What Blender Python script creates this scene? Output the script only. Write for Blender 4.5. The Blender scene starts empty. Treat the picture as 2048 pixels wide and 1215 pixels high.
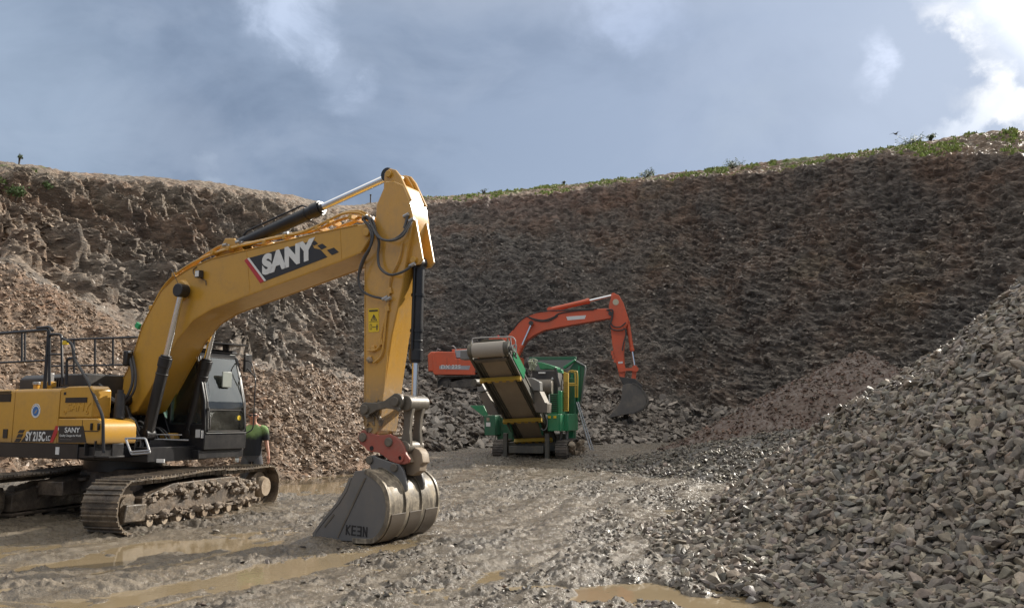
import bpy, bmesh, math, random
import numpy as np
from mathutils import Vector, Matrix

random.seed(7)
RNG = np.random.default_rng(7)
scene = bpy.context.scene
COL = scene.collection

# ------------------------------------------------------------------ camera
F_PX, HORIZON, CAM_H = 1680.0, 836.0, 1.71          # photograph is 2048 x 1215
PITCH = math.atan((HORIZON - 607.5) / F_PX)
cd = bpy.data.cameras.new('camera')
cam = bpy.data.objects.new('camera', cd)
COL.objects.link(cam)
cd.sensor_width = 36.0
cd.lens = 36.0 * F_PX / 2048.0
cd.clip_start, cd.clip_end = 0.1, 2000.0
cam.location = (0, 0, CAM_H)
cam.rotation_euler = (math.radians(90) + PITCH, 0, 0)
scene.camera = cam


def ray(u, v):
    x, w = (u - 1024) / F_PX, (607.5 - v) / F_PX
    return np.array([x, math.cos(PITCH) - w * math.sin(PITCH), math.sin(PITCH) + w * math.cos(PITCH)])


def at(u, v, D):
    d = ray(u, v)
    return np.array([0, 0, CAM_H]) + d * (D / d[1])


# ------------------------------------------------------------------ light
SUN_AZ, SUN_EL = math.radians(52), math.radians(29)
SUN_DIR = Vector((math.sin(SUN_AZ) * math.cos(SUN_EL), math.cos(SUN_AZ) * math.cos(SUN_EL), math.sin(SUN_EL)))
sl = bpy.data.lights.new('sun', 'SUN')
sl.energy = 4.8
sl.angle = math.radians(0.6)
sl.color = (1.0, 0.93, 0.82)
so = bpy.data.objects.new('sun', sl)
COL.objects.link(so)
so.rotation_euler = SUN_DIR.to_track_quat('Z', 'Y').to_euler()
so.location = (20, 20, 40)

scene.view_settings.view_transform = 'Standard'
scene.view_settings.look = 'None'
scene.view_settings.exposure = 0.42
scene.view_settings.gamma = 1.0
scene.cycles.max_bounces = 6
scene.cycles.transparent_max_bounces = 8
scene.cycles.use_denoising = True

# ------------------------------------------------------------------ node helpers


class NT:
    def __init__(self, tree):
        self.t = tree
        self.n = tree.nodes
        self.l = tree.links

    def new(self, kind, **kw):
        n = self.n.new(kind)
        for k, v in kw.items():
            setattr(n, k, v)
        return n

    def link(self, a, b):
        self.l.new(a, b)

    def put(self, sock, val):
        if isinstance(val, bpy.types.NodeSocket):
            self.l.new(val, sock)
        elif isinstance(val, (tuple, list)):
            if len(val) == 3 and len(sock.default_value) == 4:
                val = (*val, 1)
            sock.default_value = val
        else:
            sock.default_value = val

    def math(self, op, a, b=None, c=None, clamp=False):
        n = self.new('ShaderNodeMath', operation=op, use_clamp=clamp)
        self.put(n.inputs[0], a)
        if b is not None:
            self.put(n.inputs[1], b)
        if c is not None:
            self.put(n.inputs[2], c)
        return n.outputs[0]

    def vmath(self, op, a, b=None, out=0):
        n = self.new('ShaderNodeVectorMath', operation=op)
        self.put(n.inputs[0], a)
        if b is not None:
            self.put(n.inputs[1], b)
        return n.outputs['Value' if op in ('DOT_PRODUCT', 'LENGTH', 'DISTANCE') else 0]

    def mix(self, f, a, b, blend='MIX'):
        n = self.new('ShaderNodeMix', data_type='RGBA', blend_type=blend)
        self.put(n.inputs[0], f)
        self.put(n.inputs[6], a)
        self.put(n.inputs[7], b)
        return n.outputs[2]

    def noise(self, vec, scale, detail=6, rough=0.55, dist=0.0, col=False):
        n = self.new('ShaderNodeTexNoise')
        if vec is not None:
            self.put(n.inputs['Vector'], vec)
        n.inputs['Scale'].default_value = scale
        n.inputs['Detail'].default_value = detail
        n.inputs['Roughness'].default_value = rough
        n.inputs['Distortion'].default_value = dist
        return n.outputs['Color' if col else 'Fac']

    def voronoi(self, vec, scale, feature='F1', out='Distance'):
        n = self.new('ShaderNodeTexVoronoi', feature=feature)
        if vec is not None:
            self.put(n.inputs['Vector'], vec)
        n.inputs['Scale'].default_value = scale
        return n.outputs[out]

    def ramp(self, f, lo, hi, a=0.0, b=1.0, smooth=True):
        n = self.new('ShaderNodeMapRange')
        n.interpolation_type = 'SMOOTHSTEP' if smooth else 'LINEAR'
        self.put(n.inputs[0], f)
        n.inputs[1].default_value, n.inputs[2].default_value = lo, hi
        n.inputs[3].default_value, n.inputs[4].default_value = a, b
        return n.outputs[0]

    def mapping(self, vec, scale=(1, 1, 1), rot=(0, 0, 0)):
        n = self.new('ShaderNodeMapping')
        self.put(n.inputs['Vector'], vec)
        n.inputs['Scale'].default_value = scale
        n.inputs['Rotation'].default_value = rot
        return n.outputs[0]


# ------------------------------------------------------------------ world: Nishita sky behind a broken cloud deck
world = bpy.data.worlds.new('World')
scene.world = world
world.use_nodes = True
w = NT(world.node_tree)
w.n.clear()
wo = w.new('ShaderNodeOutputWorld')
bg = w.new('ShaderNodeBackground')
bg.inputs['Strength'].default_value = 0.13
w.link(bg.outputs[0], wo.inputs[0])
sky = w.new('ShaderNodeTexSky')
sky.sky_type = 'NISHITA'
sky.sun_disc = False
sky.sun_elevation = SUN_EL
sky.sun_rotation = SUN_AZ
tc = w.new('ShaderNodeTexCoord').outputs['Generated']
sep = w.new('ShaderNodeSeparateXYZ')
w.link(tc, sep.inputs[0])


def blob(u, v, wid, hgt, rot=0.0):
    """soft elliptical patch of cloud around a direction; 1 in its middle, 0 outside"""
    d = Vector(ray(u, v)).normalized()
    r = Vector((0, 0, 1)).cross(d).normalized() * -1
    up = r.cross(d)
    c, s = math.cos(rot), math.sin(rot)
    a = (r * c + up * s) / wid
    b = (up * c - r * s) / hgt
    x = w.vmath('DOT_PRODUCT', tcw, tuple(a))
    y = w.vmath('DOT_PRODUCT', tcw, tuple(b))
    f = w.vmath('DOT_PRODUCT', tc, tuple(d))
    q = w.math('SQRT', w.math('ADD', w.math('MULTIPLY', x, x), w.math('MULTIPLY', y, y)))
    g = w.ramp(q, 0.25, 1.0, 1.0, 0.0)
    return w.math('MULTIPLY', g, w.math('GREATER_THAN', f, 0.3))


wob = w.noise(tc, 5.0, 8, 0.6, 0.0, col=True)
wob = w.vmath('SUBTRACT', wob, (0.5, 0.5, 0.5))
n_ = w.new('ShaderNodeVectorMath', operation='SCALE')
w.link(wob, n_.inputs[0])
n_.inputs['Scale'].default_value = 0.20
tcw = w.vmath('ADD', tc, n_.outputs[0])
str_ = w.mapping(tc, (1.0, 1.0, 1.7), (0.0, 0.35, 0.2))
n1 = w.noise(str_, 3.4, 9, 0.55, 0.5)
n2 = w.noise(str_, 7.5, 8, 0.55, 0.5)
n3 = w.noise(tc, 1.1, 3, 0.5)
base = w.mix(w.ramp(n1, 0.36, 0.62), (1.12, 1.46, 1.98), (1.98, 2.42, 3.08))
base = w.mix(w.math('MULTIPLY', w.ramp(n2, 0.42, 0.70), 0.45), base, (2.75, 3.15, 3.75))
base = w.mix(w.math('MULTIPLY', w.ramp(n3, 0.4, 0.62), 0.35), base, (1.02, 1.32, 1.85))
# lighter to the right (towards the hidden sun) and at the far left
right = w.ramp(w.vmath('DOT_PRODUCT', tc, tuple(SUN_DIR)), 0.45, 0.97)
base = w.mix(w.math('MULTIPLY', right, 0.55), base, (2.75, 3.2, 4.0))
left = blob(-40, 330, 0.20, 0.28)
base = w.mix(w.math('MULTIPLY', left, 0.45), base, (2.4, 2.9, 3.5))


soft = blob(2000, 120, 0.36, 0.24)
base = w.mix(w.math('MULTIPLY', soft, 0.40), base, (3.6, 4.0, 4.6))


def add_cloud(mask, col, amt):
    global base
    base = w.mix(w.math('MULTIPLY', mask, amt, clamp=True), base, col)


edge = w.ramp(w.noise(str_, 9.0, 10, 0.62, 0.4), 0.36, 0.62)
for (u, v, a, b, r, amt, col) in [
        (590, 55, 0.11, 0.05, -0.9, 0.9, (6.6, 7.6, 9.3)), (610, 110, 0.06, 0.035, -1.1, 0.45, (5.8, 6.8, 8.4)),
        (1290, 30, 0.10, 0.05, -0.5, 0.6, (6.3, 7.3, 9.2)), (1750, 130, 0.05, 0.028, 1.45, 0.95, (7.5, 8.2, 9.6)),
        (1970, 30, 0.075, 0.024, -0.75, 0.75, (8.6, 9.0, 9.7)), (1955, 115, 0.075, 0.021, -1.05, 1.0, (9.8, 9.9, 10.0)),
        (2040, 185, 0.085, 0.022, -0.15, 1.1, (10.2, 10.2, 10.0)), (1930, 222, 0.065, 0.018, 0.5, 0.7, (8.8, 9.2, 9.7)),
        (410, 352, 0.035, 0.012, -0.3, 0.5, (5.5, 6.3, 7.4)), (1480, 290, 0.10, 0.04, 0.6, 0.35, (5.2, 6.0, 7.0))]:
    m = blob(u, v, a, b, r)
    m = w.math('MULTIPLY', m, w.math('ADD', w.math('MULTIPLY', edge, 0.85), 0.25))
    add_cloud(m, tuple(q * (0.50 if u < 1700 else 0.58) for q in col), amt)
# bright veil round the sun itself, outside the frame
glow = w.ramp(w.vmath('DOT_PRODUCT', tc, tuple(SUN_DIR)), 0.93, 1.0)
add_cloud(w.math('MULTIPLY', glow, 1.0), (26, 25, 23), 0.9)
base = w.mix(1.0, base, (1.02, 1.04, 1.09), 'MULTIPLY')
# overhead, out of view, cloud made paler and neutral to lift the shade
zen = w.ramp(sep.outputs[2], 0.42, 0.75)
base = w.mix(w.math('MULTIPLY', zen, 0.9), base, (8.6, 8.2, 7.5))
cover = w.math('ADD', 0.93, w.math('MULTIPLY', n2, 0.05), clamp=True)
final = w.mix(cover, sky.outputs[0], base)
w.link(final, bg.inputs['Color'])

# ------------------------------------------------------------------ numpy noise


def _hash(ix, iy, iz, seed):
    h = (ix * 374761393 + iy * 668265263 + iz * 2147483647 + seed * 1274126177) & 0xffffffff
    h = ((h ^ (h >> 13)) * 1103515245) & 0xffffffff
    h = ((h ^ (h >> 16)) * 2654435769) & 0xffffffff
    return ((h ^ (h >> 15)) & 0xffff) / 32767.5 - 1.0


def vnoise(x, y, z, seed=0):
    x, y, z = np.broadcast_arrays(x, y, z)
    fx, fy, fz = np.floor(x), np.floor(y), np.floor(z)
    ix, iy, iz = fx.astype(np.int64), fy.astype(np.int64), fz.astype(np.int64)
    tx, ty, tz = x - fx, y - fy, z - fz
    tx, ty, tz = [t * t * (3 - 2 * t) for t in (tx, ty, tz)]
    r = 0
    for dx in (0, 1):
        wx = tx if dx else 1 - tx
        for dy in (0, 1):
            wy = ty if dy else 1 - ty
            for dz in (0, 1):
                wz = tz if dz else 1 - tz
                r = r + wx * wy * wz * _hash(ix + dx, iy + dy, iz + dz, seed)
    return r


def vnoise2(x, y, seed=0):
    fx, fy = np.floor(x), np.floor(y)
    ix, iy = fx.astype(np.int64), fy.astype(np.int64)
    tx, ty = x - fx, y - fy
    tx, ty = tx * tx * (3 - 2 * tx), ty * ty * (3 - 2 * ty)
    a, b = _hash(ix, iy, 0, seed), _hash(ix + 1, iy, 0, seed)
    c, d = _hash(ix, iy + 1, 0, seed), _hash(ix + 1, iy + 1, 0, seed)
    return (a * (1 - tx) + b * tx) * (1 - ty) + (c * (1 - tx) + d * tx) * ty


def fbm2(x, y, octv=4, seed=0, gain=0.5):
    r, a, f = 0, 1.0, 1.0
    for k in range(octv):
        r = r + a * vnoise2(x * f + 17.3 * k, y * f - 9.1 * k, seed + k)
        a *= gain
        f *= 2.03
    return r


def fbm3(x, y, z, octv=4, seed=0, gain=0.5):
    r, a, f = 0, 1.0, 1.0
    for k in range(octv):
        r = r + a * vnoise(x * f + 17.3 * k, y * f - 9.1 * k, z * f + 3.7 * k, seed + k)
        a *= gain
        f *= 2.03
    return r


def sstep(x, a, b):
    t = np.clip((x - a) / (b - a), 0, 1)
    return t * t * (3 - 2 * t)


# ------------------------------------------------------------------ mesh from arrays


def np_mesh(name, V, Fc, mat, smooth=True, kind=None, label=None, cat=None, attrs=None, group=None):
    """V (n,3), Fc (m,3|4) -> one object"""
    me = bpy.data.meshes.new(name)
    V = np.ascontiguousarray(V, dtype=np.float32)
    Fc = np.ascontiguousarray(Fc, dtype=np.int32)
    m, k = Fc.shape
    me.vertices.add(len(V))
    me.vertices.foreach_set('co', V.ravel())
    me.loops.add(m * k)
    me.loops.foreach_set('vertex_index', Fc.ravel())
    me.polygons.add(m)
    me.polygons.foreach_set('loop_start', np.arange(0, m * k, k, dtype=np.int32))
    me.polygons.foreach_set('loop_total', np.full(m, k, dtype=np.int32))
    me.polygons.foreach_set('use_smooth', np.full(m, smooth, dtype=bool))
    me.update(calc_edges=True)
    for an, (arr, typ) in (attrs or {}).items():
        at_ = me.attributes.new(an, typ, 'POINT')
        if typ == 'FLOAT':
            at_.data.foreach_set('value', np.ascontiguousarray(arr, dtype=np.float32))
        else:
            a4 = np.ones((len(V), 4), dtype=np.float32)
            a4[:, :3] = arr
            at_.data.foreach_set('color', a4.ravel())
    me.materials.append(mat)
    o = bpy.data.objects.new(name, me)
    COL.objects.link(o)
    if kind:
        o['kind'] = kind
    if label:
        o['label'] = label
    if cat:
        o['category'] = cat
    if group:
        o['group'] = group
    return o


def grid_faces(nr, nc):
    i = np.arange((nr - 1) * (nc - 1))
    a = (i // (nc - 1)) * nc + i % (nc - 1)
    return np.stack([a, a + 1, a + nc + 1, a + nc], 1)


# ------------------------------------------------------------------ earth materials


def principled(name):
    m = bpy.data.materials.new(name)
    m.use_nodes = True
    t = NT(m.node_tree)
    p = m.node_tree.nodes['Principled BSDF']
    return m, t, p


def bump(t, p, h, dist, strength=1.0, prev=None):
    b = t.new('ShaderNodeBump')
    b.inputs['Distance'].default_value = dist
    b.inputs['Strength'].default_value = strength
    t.put(b.inputs['Height'], h)
    if prev is not None:
        t.link(prev, b.inputs['Normal'])
    if p is not None:
        t.link(b.outputs[0], p.inputs['Normal'])
    return b.outputs[0]


def attr(t, name, out='Fac'):
    n = t.new('ShaderNodeAttribute', attribute_name=name)
    return n.outputs[out]


def geo_pos(t):
    return t.new('ShaderNodeNewGeometry').outputs['Position']


def mud_material():
    m, t, p = principled('wet quarry mud')
    pos = geo_pos(t)
    wet = attr(t, 'wet')
    stony = attr(t, 'stony')
    n1 = t.noise(pos, 0.7, 6, 0.6)
    n2 = t.noise(pos, 9, 6, 0.65)
    n3 = t.noise(pos, 45, 4, 0.6)
    c = t.mix(t.ramp(n1, 0.35, 0.65), (0.118, 0.095, 0.069), (0.205, 0.163, 0.115))
    c = t.mix(t.ramp(n2, 0.34, 0.62), c, (0.072, 0.059, 0.045))
    c = t.mix(t.math('MULTIPLY', t.ramp(n3, 0.5, 0.75), 0.45), c, (0.29, 0.245, 0.19))  # pale flecks painted into the mud colour as highlights
    c = t.mix(t.math('MULTIPLY', stony, 0.7), c, (0.13, 0.115, 0.095))
    c = t.mix(t.math('MULTIPLY', wet, 0.60), c, (0.185, 0.148, 0.100))
    t.link(c, p.inputs['Base Color'])
    r = t.math('SUBTRACT', t.ramp(t.noise(pos, 3.1, 6, 0.65), 0.38, 0.66, 0.24, 0.78), t.math('MULTIPLY', wet, 0.35))
    t.link(t.math('MAXIMUM', r, 0.10), p.inputs['Roughness'])
    p.inputs['Specular IOR Level'].default_value = 0.5
    h = t.math('ADD', t.math('MULTIPLY', n3, 0.5), t.math('MULTIPLY', t.noise(pos, 16, 5, 0.7), 1.0))
    bump(t, p, h, 0.045, 0.75)
    return m


def water_material():
    m, t, p = principled('muddy water')
    pos = geo_pos(t)
    c = t.mix(t.noise(pos, 1.3, 3), (0.270, 0.210, 0.130), (0.190, 0.148, 0.092))
    t.link(c, p.inputs['Base Color'])
    p.inputs['Roughness'].default_value = 0.06
    p.inputs['IOR'].default_value = 1.33
    bump(t, p, t.noise(pos, 8, 2), 0.004, 0.35)
    return m


def rock_material():
    """quarry faces: colour from the 'rock' attribute, broken up by bedding-aligned noise"""
    m, t, p = principled('bedded shale')
    pos = geo_pos(t)
    colr = attr(t, 'rock', 'Color')
    grn = attr(t, 'grass')
    bed = t.mapping(pos, (0.75, 0.75, 2.4), (0.15, 0.42, 0.0))
    b1 = t.noise(bed, 2.2, 8, 0.68, 0.6)
    b2 = t.noise(bed, 7.0, 6, 0.7, 0.3)
    b3 = t.noise(pos, 0.35, 5, 0.6)
    v = t.voronoi(bed, 3.2, 'F1', 'Color')
    c = t.mix(t.ramp(b1, 0.34, 0.66), t.mix(0.45, colr, (0.0, 0.0, 0.0)), colr)
    c = t.mix(t.math('MULTIPLY', t.ramp(b2, 0.55, 0.80), 0.5), c, t.mix(1.0, colr, (1.7, 1.65, 1.6), 'MULTIPLY'))
    hs = t.new('ShaderNodeHueSaturation')
    t.link(c, hs.inputs['Color'])
    sp = t.new('ShaderNodeSeparateColor')
    t.link(v, sp.inputs[0])
    t.link(t.ramp(sp.outputs[0], 0, 1, 0.65, 1.4, False), hs.inputs['Value'])
    c = t.mix(t.ramp(b3, 0.42, 0.68), hs.outputs[0], t.mix(1.0, hs.outputs[0], (1.18, 0.98, 0.86), 'MULTIPLY'))
    gcol = t.mix(t.noise(pos, 2.2, 6), (0.085, 0.125, 0.028), (0.19, 0.20, 0.07))
    gm = t.ramp(t.math('ADD', grn, t.math('MULTIPLY', t.math('SUBTRACT', t.noise(pos, 0.9, 7, 0.65), 0.5), 1.3)), 0.45, 0.62)
    c = t.mix(gm, c, gcol)
    t.link(c, p.inputs['Base Color'])
    t.link(t.ramp(b2, 0.3, 0.7, 0.42, 0.85), p.inputs['Roughness'])
    h = t.math('ADD', t.math('MULTIPLY', b1, 1.2), t.math('ADD', t.math('MULTIPLY', b2, 0.7), t.math('MULTIPLY', sp.outputs[1], 0.35)))
    h = t.math('ADD', h, t.math('MULTIPLY', t.noise(pos, 5.5, 6, 0.7), 1.1))
    bump(t, p, h, 0.20, 0.75)
    return m


def stone_material(name, rough=0.55, wetglint=True):
    m, t, p = principled(name)
    pos = geo_pos(t)
    colr = attr(t, 'tint', 'Color')
    n = t.noise(pos, 22, 5, 0.6)
    c = t.mix(t.ramp(n, 0.35, 0.7), t.mix(0.28, colr, (0, 0, 0)), colr)
    t.link(c, p.inputs['Base Color'])
    t.link(t.ramp(t.noise(pos, 6, 3), 0.35, 0.65, rough - 0.2, rough + 0.2), p.inputs['Roughness'])
    bump(t, p, t.noise(pos, 60, 3), 0.012, 0.5)
    return m


MUD, WATER, ROCK = mud_material(), water_material(), rock_material()
STONE = stone_material('crushed stone', 0.55)

# ------------------------------------------------------------------ quarry terrain, knots per viewing direction
# u: (v, D) for foot, crest of the loose heap, back foot, mid face, lip, skyline
TAB = {
    -700: [(930, 15), (400, 24), (395, 27), (350, 31), (300, 34), (270, 37)],
    -300: [(935, 17), (470, 27), (465, 30), (390, 35), (335, 38), (300, 41)],
    0: [(935, 19), (535, 28.5), (525, 31), (425, 37), (335, 41), (315, 44)],
    130: [(935, 20), (602, 28.5), (594, 33), (460, 41), (362, 46), (341, 50)],
    270: [(940, 22), (692, 28.5), (686, 35), (520, 43), (372, 50), (349, 54)],
    400: [(945, 23), (727, 29), (716, 37), (565, 46), (385, 54), (360, 58)],
    560: [(950, 24.5), (745, 29.5), (739, 40), (600, 48), (402, 59), (381, 64)],
    660: [(945, 26), (748, 32), (744, 44), (620, 53), (426, 66), (407, 72)],
    740: [(930, 28), (752, 35), (744, 46), (620, 55), (427, 70), (403, 80)],
    850: [(905, 31.5), (789, 40), (760, 50), (590, 57), (409, 69), (393, 80)],
    1000: [(893, 36), (790, 42), (768, 51), (590, 57), (398, 68), (384, 80)],
    1120: [(890, 37), (800, 43), (785, 51), (595, 57), (385, 67), (370, 78)],
    1210: [(889, 38), (838, 43), (805, 50), (600, 57), (372, 66), (361, 76)],
    1300: [(885, 41), (858, 46), (838, 50), (605, 56), (363, 64), (352, 72)],
    1420: [(881, 45), (872, 47), (864, 49), (600, 54), (352, 60), (336, 68)],
    1600: [(886, 41), (882, 42), (878, 43), (590, 48), (334, 54), (315, 61)],
    1800: [(894, 36), (890, 37), (886, 38), (590, 43), (314, 48), (288, 55)],
    2048: [(905, 31), (902, 31.7), (898, 32.4), (600, 37), (305, 42), (253, 49)],
    2400: [(925, 26), (920, 26.6), (915, 27), (620, 31), (330, 36), (270, 43)],
    3000: [(960, 20), (955, 20.6), (950, 21), (680, 25), (420, 29), (380, 36)],
}
us = sorted(TAB)
TH = [math.atan((u - 1024) / F_PX) for u in us]
KR, KZ = [], []
for u in us:
    rr, zz = [], []
    for (v, D) in TAB[u]:
        P = at(u, v, D)
        rr.append(math.hypot(P[0], P[1]))
        zz.append(P[2])
    KR.append(rr)
    KZ.append(zz)
# beyond the frame: keep the last profile, lower behind the camera
for th, sc_, hz in ((-1.35, 0.95, 0.8), (-1.9, 1.0, 0.35), (-2.6, 1.3, 0.15)):
    TH.insert(0, th)
    KR.insert(0, [x * sc_ for x in KR[0]])
    KZ.insert(0, [z * hz for z in KZ[0]])
for th, sc_, hz in ((1.25, 1.0, 0.75), (1.9, 1.1, 0.4), (2.6, 1.3, 0.15)):
    TH.append(th)
    KR.append([x * sc_ for x in KR[-1]])
    KZ.append([z * hz for z in KZ[-1]])
TH, KR, KZ = np.array(TH), np.array(KR), np.array(KZ)


def knots(theta):
    """smooth interpolation of the profile knots over the azimuth"""
    out = []
    for K in (KR, KZ):
        cols = []
        for k in range(K.shape[1]):
            cols.append(sum(wt * np.interp(theta + d, TH, K[:, k]) for d, wt in
                            ((-0.02, .15), (-0.01, .2), (0, .3), (0.01, .2), (0.02, .15))))
        out.append(np.stack(cols, -1))
    return out


# puddles: (x, y, half length, half width, heading, depth)
def gpt(u, v):
    D = CAM_H * F_PX / (v - HORIZON)
    return ((u - 1024) / F_PX * D, D)


PUDS = []
for (u1, v1, u2, v2, wid, dep) in [
        (0, 1085, 330, 1078, 0.75, .07), (300, 1092, 600, 1078, 0.32, .05), (-100, 1120, 250, 1112, 0.40, .05), (180, 1205, 400, 1150, 0.22, .06),
        (380, 1160, 560, 1128, 0.22, .065), (-60, 1200, 160, 1180, 0.35, .05),
        (1360, 1185, 1500, 1205, 0.42, .12), (1500, 1235, 1340, 1260, 0.6, .1), (1290, 1172, 1300, 1160, 0.24, .17),
        (1190, 1164, 1235, 1160, 0.25, .17), (1050, 1164, 1100, 1160, 0.28, .17), (1155, 1178, 1165, 1178, 0.18, .15),
        (730, 1192, 830, 1190, 0.10, .05), (780, 1212, 900, 1208, 0.13, .045),
        (600, 966, 720, 948, 0.9, .075), (860, 962, 960, 958, 0.55, .05), (1000, 1000, 1040, 998, 0.3, .04),
        (540, 970, 600, 975, 0.5, .04)]:
    a, b = gpt(u1, v1), gpt(u2, v2)
    PUDS.append((a, b, wid, dep))


def ground_z(x, y, detail=True):
    x, y = np.asarray(x, float), np.asarray(y, float)
    r = np.hypot(x, y)
    z = 0.035 + 0.035 * fbm2(x / 2.3, y / 2.3, 3, 11)
    z = z + 0.20 * sstep(r, 24, 32) + 0.10 * sstep(r, 14, 19) * sstep(-x, 3, 6) * 0
    # ruts running from the lower left away to the right
    wx = x + 0.5 * fbm2(x / 5, y / 5, 2, 31)
    t_ = wx * 0.93 - y * 0.36
    s_ = wx * 0.36 + y * 0.93
    rut = fbm2(t_ / 0.42, s_ / 5.0, 3, 41)
    near = 1 - sstep(r, 18, 30)
    wetside = sstep(-x - 0.12 * y, 0.6, 2.4) * (1 - sstep(r, 12.5, 15))
    rut2 = fbm2((wx * 0.80 - y * 0.60) / 0.5, (wx * 0.60 + y * 0.80) / 7.0, 2, 43)
    z = z + (0.040 + 0.016 * wetside) * rut * near + 0.020 * rut2 * near - 0.018 * wetside
    if detail:
        band = sstep(vnoise2(t_ / 0.8, s_ / 9, 51), -0.10, 0.15)
        saw = np.abs(((s_ / 0.19) % 1.0) - 0.5) * 2
        z = z + 0.034 * band * (saw - 0.5) * near * (0.6 + 0.6 * vnoise2(x * 2, y * 2, 52))
    wetm = np.zeros_like(z)
    for (a, b, wid, dep) in PUDS:
        ax, ay = a
        bx, by = b
        L2 = (bx - ax) ** 2 + (by - ay) ** 2 + 1e-9
        q = np.clip(((x - ax) * (bx - ax) + (y - ay) * (by - ay)) / L2, 0, 1)
        d = np.hypot(x - ax - q * (bx - ax), y - ay - q * (by - ay)) / (wid * (1 + 0.45 * vnoise2(x * 2.1, y * 2.1, 61)))
        g = np.exp(-(d ** 2) * 1.3)
        z = z - dep * g
        wetm = np.maximum(wetm, g)
    if detail:
        rgh = sstep(fbm2(t_ / 0.55, s_ / 1.9, 4, 71, 0.6), -0.25, 0.45)
        am = (0.50 + 0.62 * rgh) * (1 - 0.75 * wetm)
        wetm = np.maximum(wetm, 0.55 * (1 - rgh) * (1 - sstep(r, 30, 45)))
        c1 = fbm2(x / 0.30, y / 0.30, 4, 81, 0.62)
        c2 = np.abs(fbm2(x / 0.11, y / 0.11, 3, 91, 0.6))
        z = z + am * (0.040 * c1 + 0.026 * (c2 - 0.35))
    return z, wetm


def gz(x, y):
    return float(ground_z(np.array([x]), np.array([y]), False)[0][0])


# ground sheet
th_in = np.linspace(-0.68, 0.68, 1250)
th_all = np.concatenate([np.linspace(-math.pi, -0.70, 60), th_in, np.linspace(0.70, math.pi, 60)])
r_all = np.concatenate([np.linspace(0.0, 6.0, 24)[:-1], np.geomspace(6.0, 60.0, 760)])
Rg, Tg = np.meshgrid(r_all, th_all, indexing='ij')
Xg, Yg = Rg * np.sin(Tg), Rg * np.cos(Tg)
Zg, Wg = ground_z(Xg, Yg)
kr, kz = knots(th_all)
# the floor dips out of sight under the heaps beyond their foot
foot = kr[:, 0][None, :]
zf = kz[:, 0][None, :]
blend = sstep(Rg, foot - 9, foot)
Zg = Zg + np.maximum(zf - 0.235, -0.3) * blend
Zg = Zg - 2.5 * sstep(Rg, foot + 1.5, foot + 8)
stony = np.clip(0.25 + 0.6 * fbm2(Xg / 3, Yg / 3, 3, 101) + 0.5 * sstep(Xg + 0.1 * Yg, 1, 5), 0, 1)
ground = np_mesh('ground', np.stack([Xg, Yg, Zg], -1).reshape(-1, 3), grid_faces(len(r_all), len(th_all)), MUD,
                 kind='structure', attrs={'wet': (Wg.ravel(), 'FLOAT'), 'stony': (stony.ravel(), 'FLOAT')})
# puddle water: one level sheet that shows wherever the mud dips under it
wx_, wy_ = np.meshgrid(np.linspace(-26, 16, 30), np.linspace(3, 27, 30), indexing='ij')
np_mesh('puddle_water', np.stack([wx_, wy_, np.full_like(wx_, -0.012)], -1).reshape(-1, 3), grid_faces(30, 30), WATER, kind='structure')

# ------------------------------------------------------------------ quarry faces
SEG = [(-1, 0, 6), (0, 1, 120), (1, 2, 26), (2, 3, 150), (3, 4, 160), (4, 5, 46), (5, 6, 24)]
AMP = [0.05, 0.22, 0.25, 0.62, 0.50, 0.22, 0.35, 1.0]     # at knots -1..6


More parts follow.
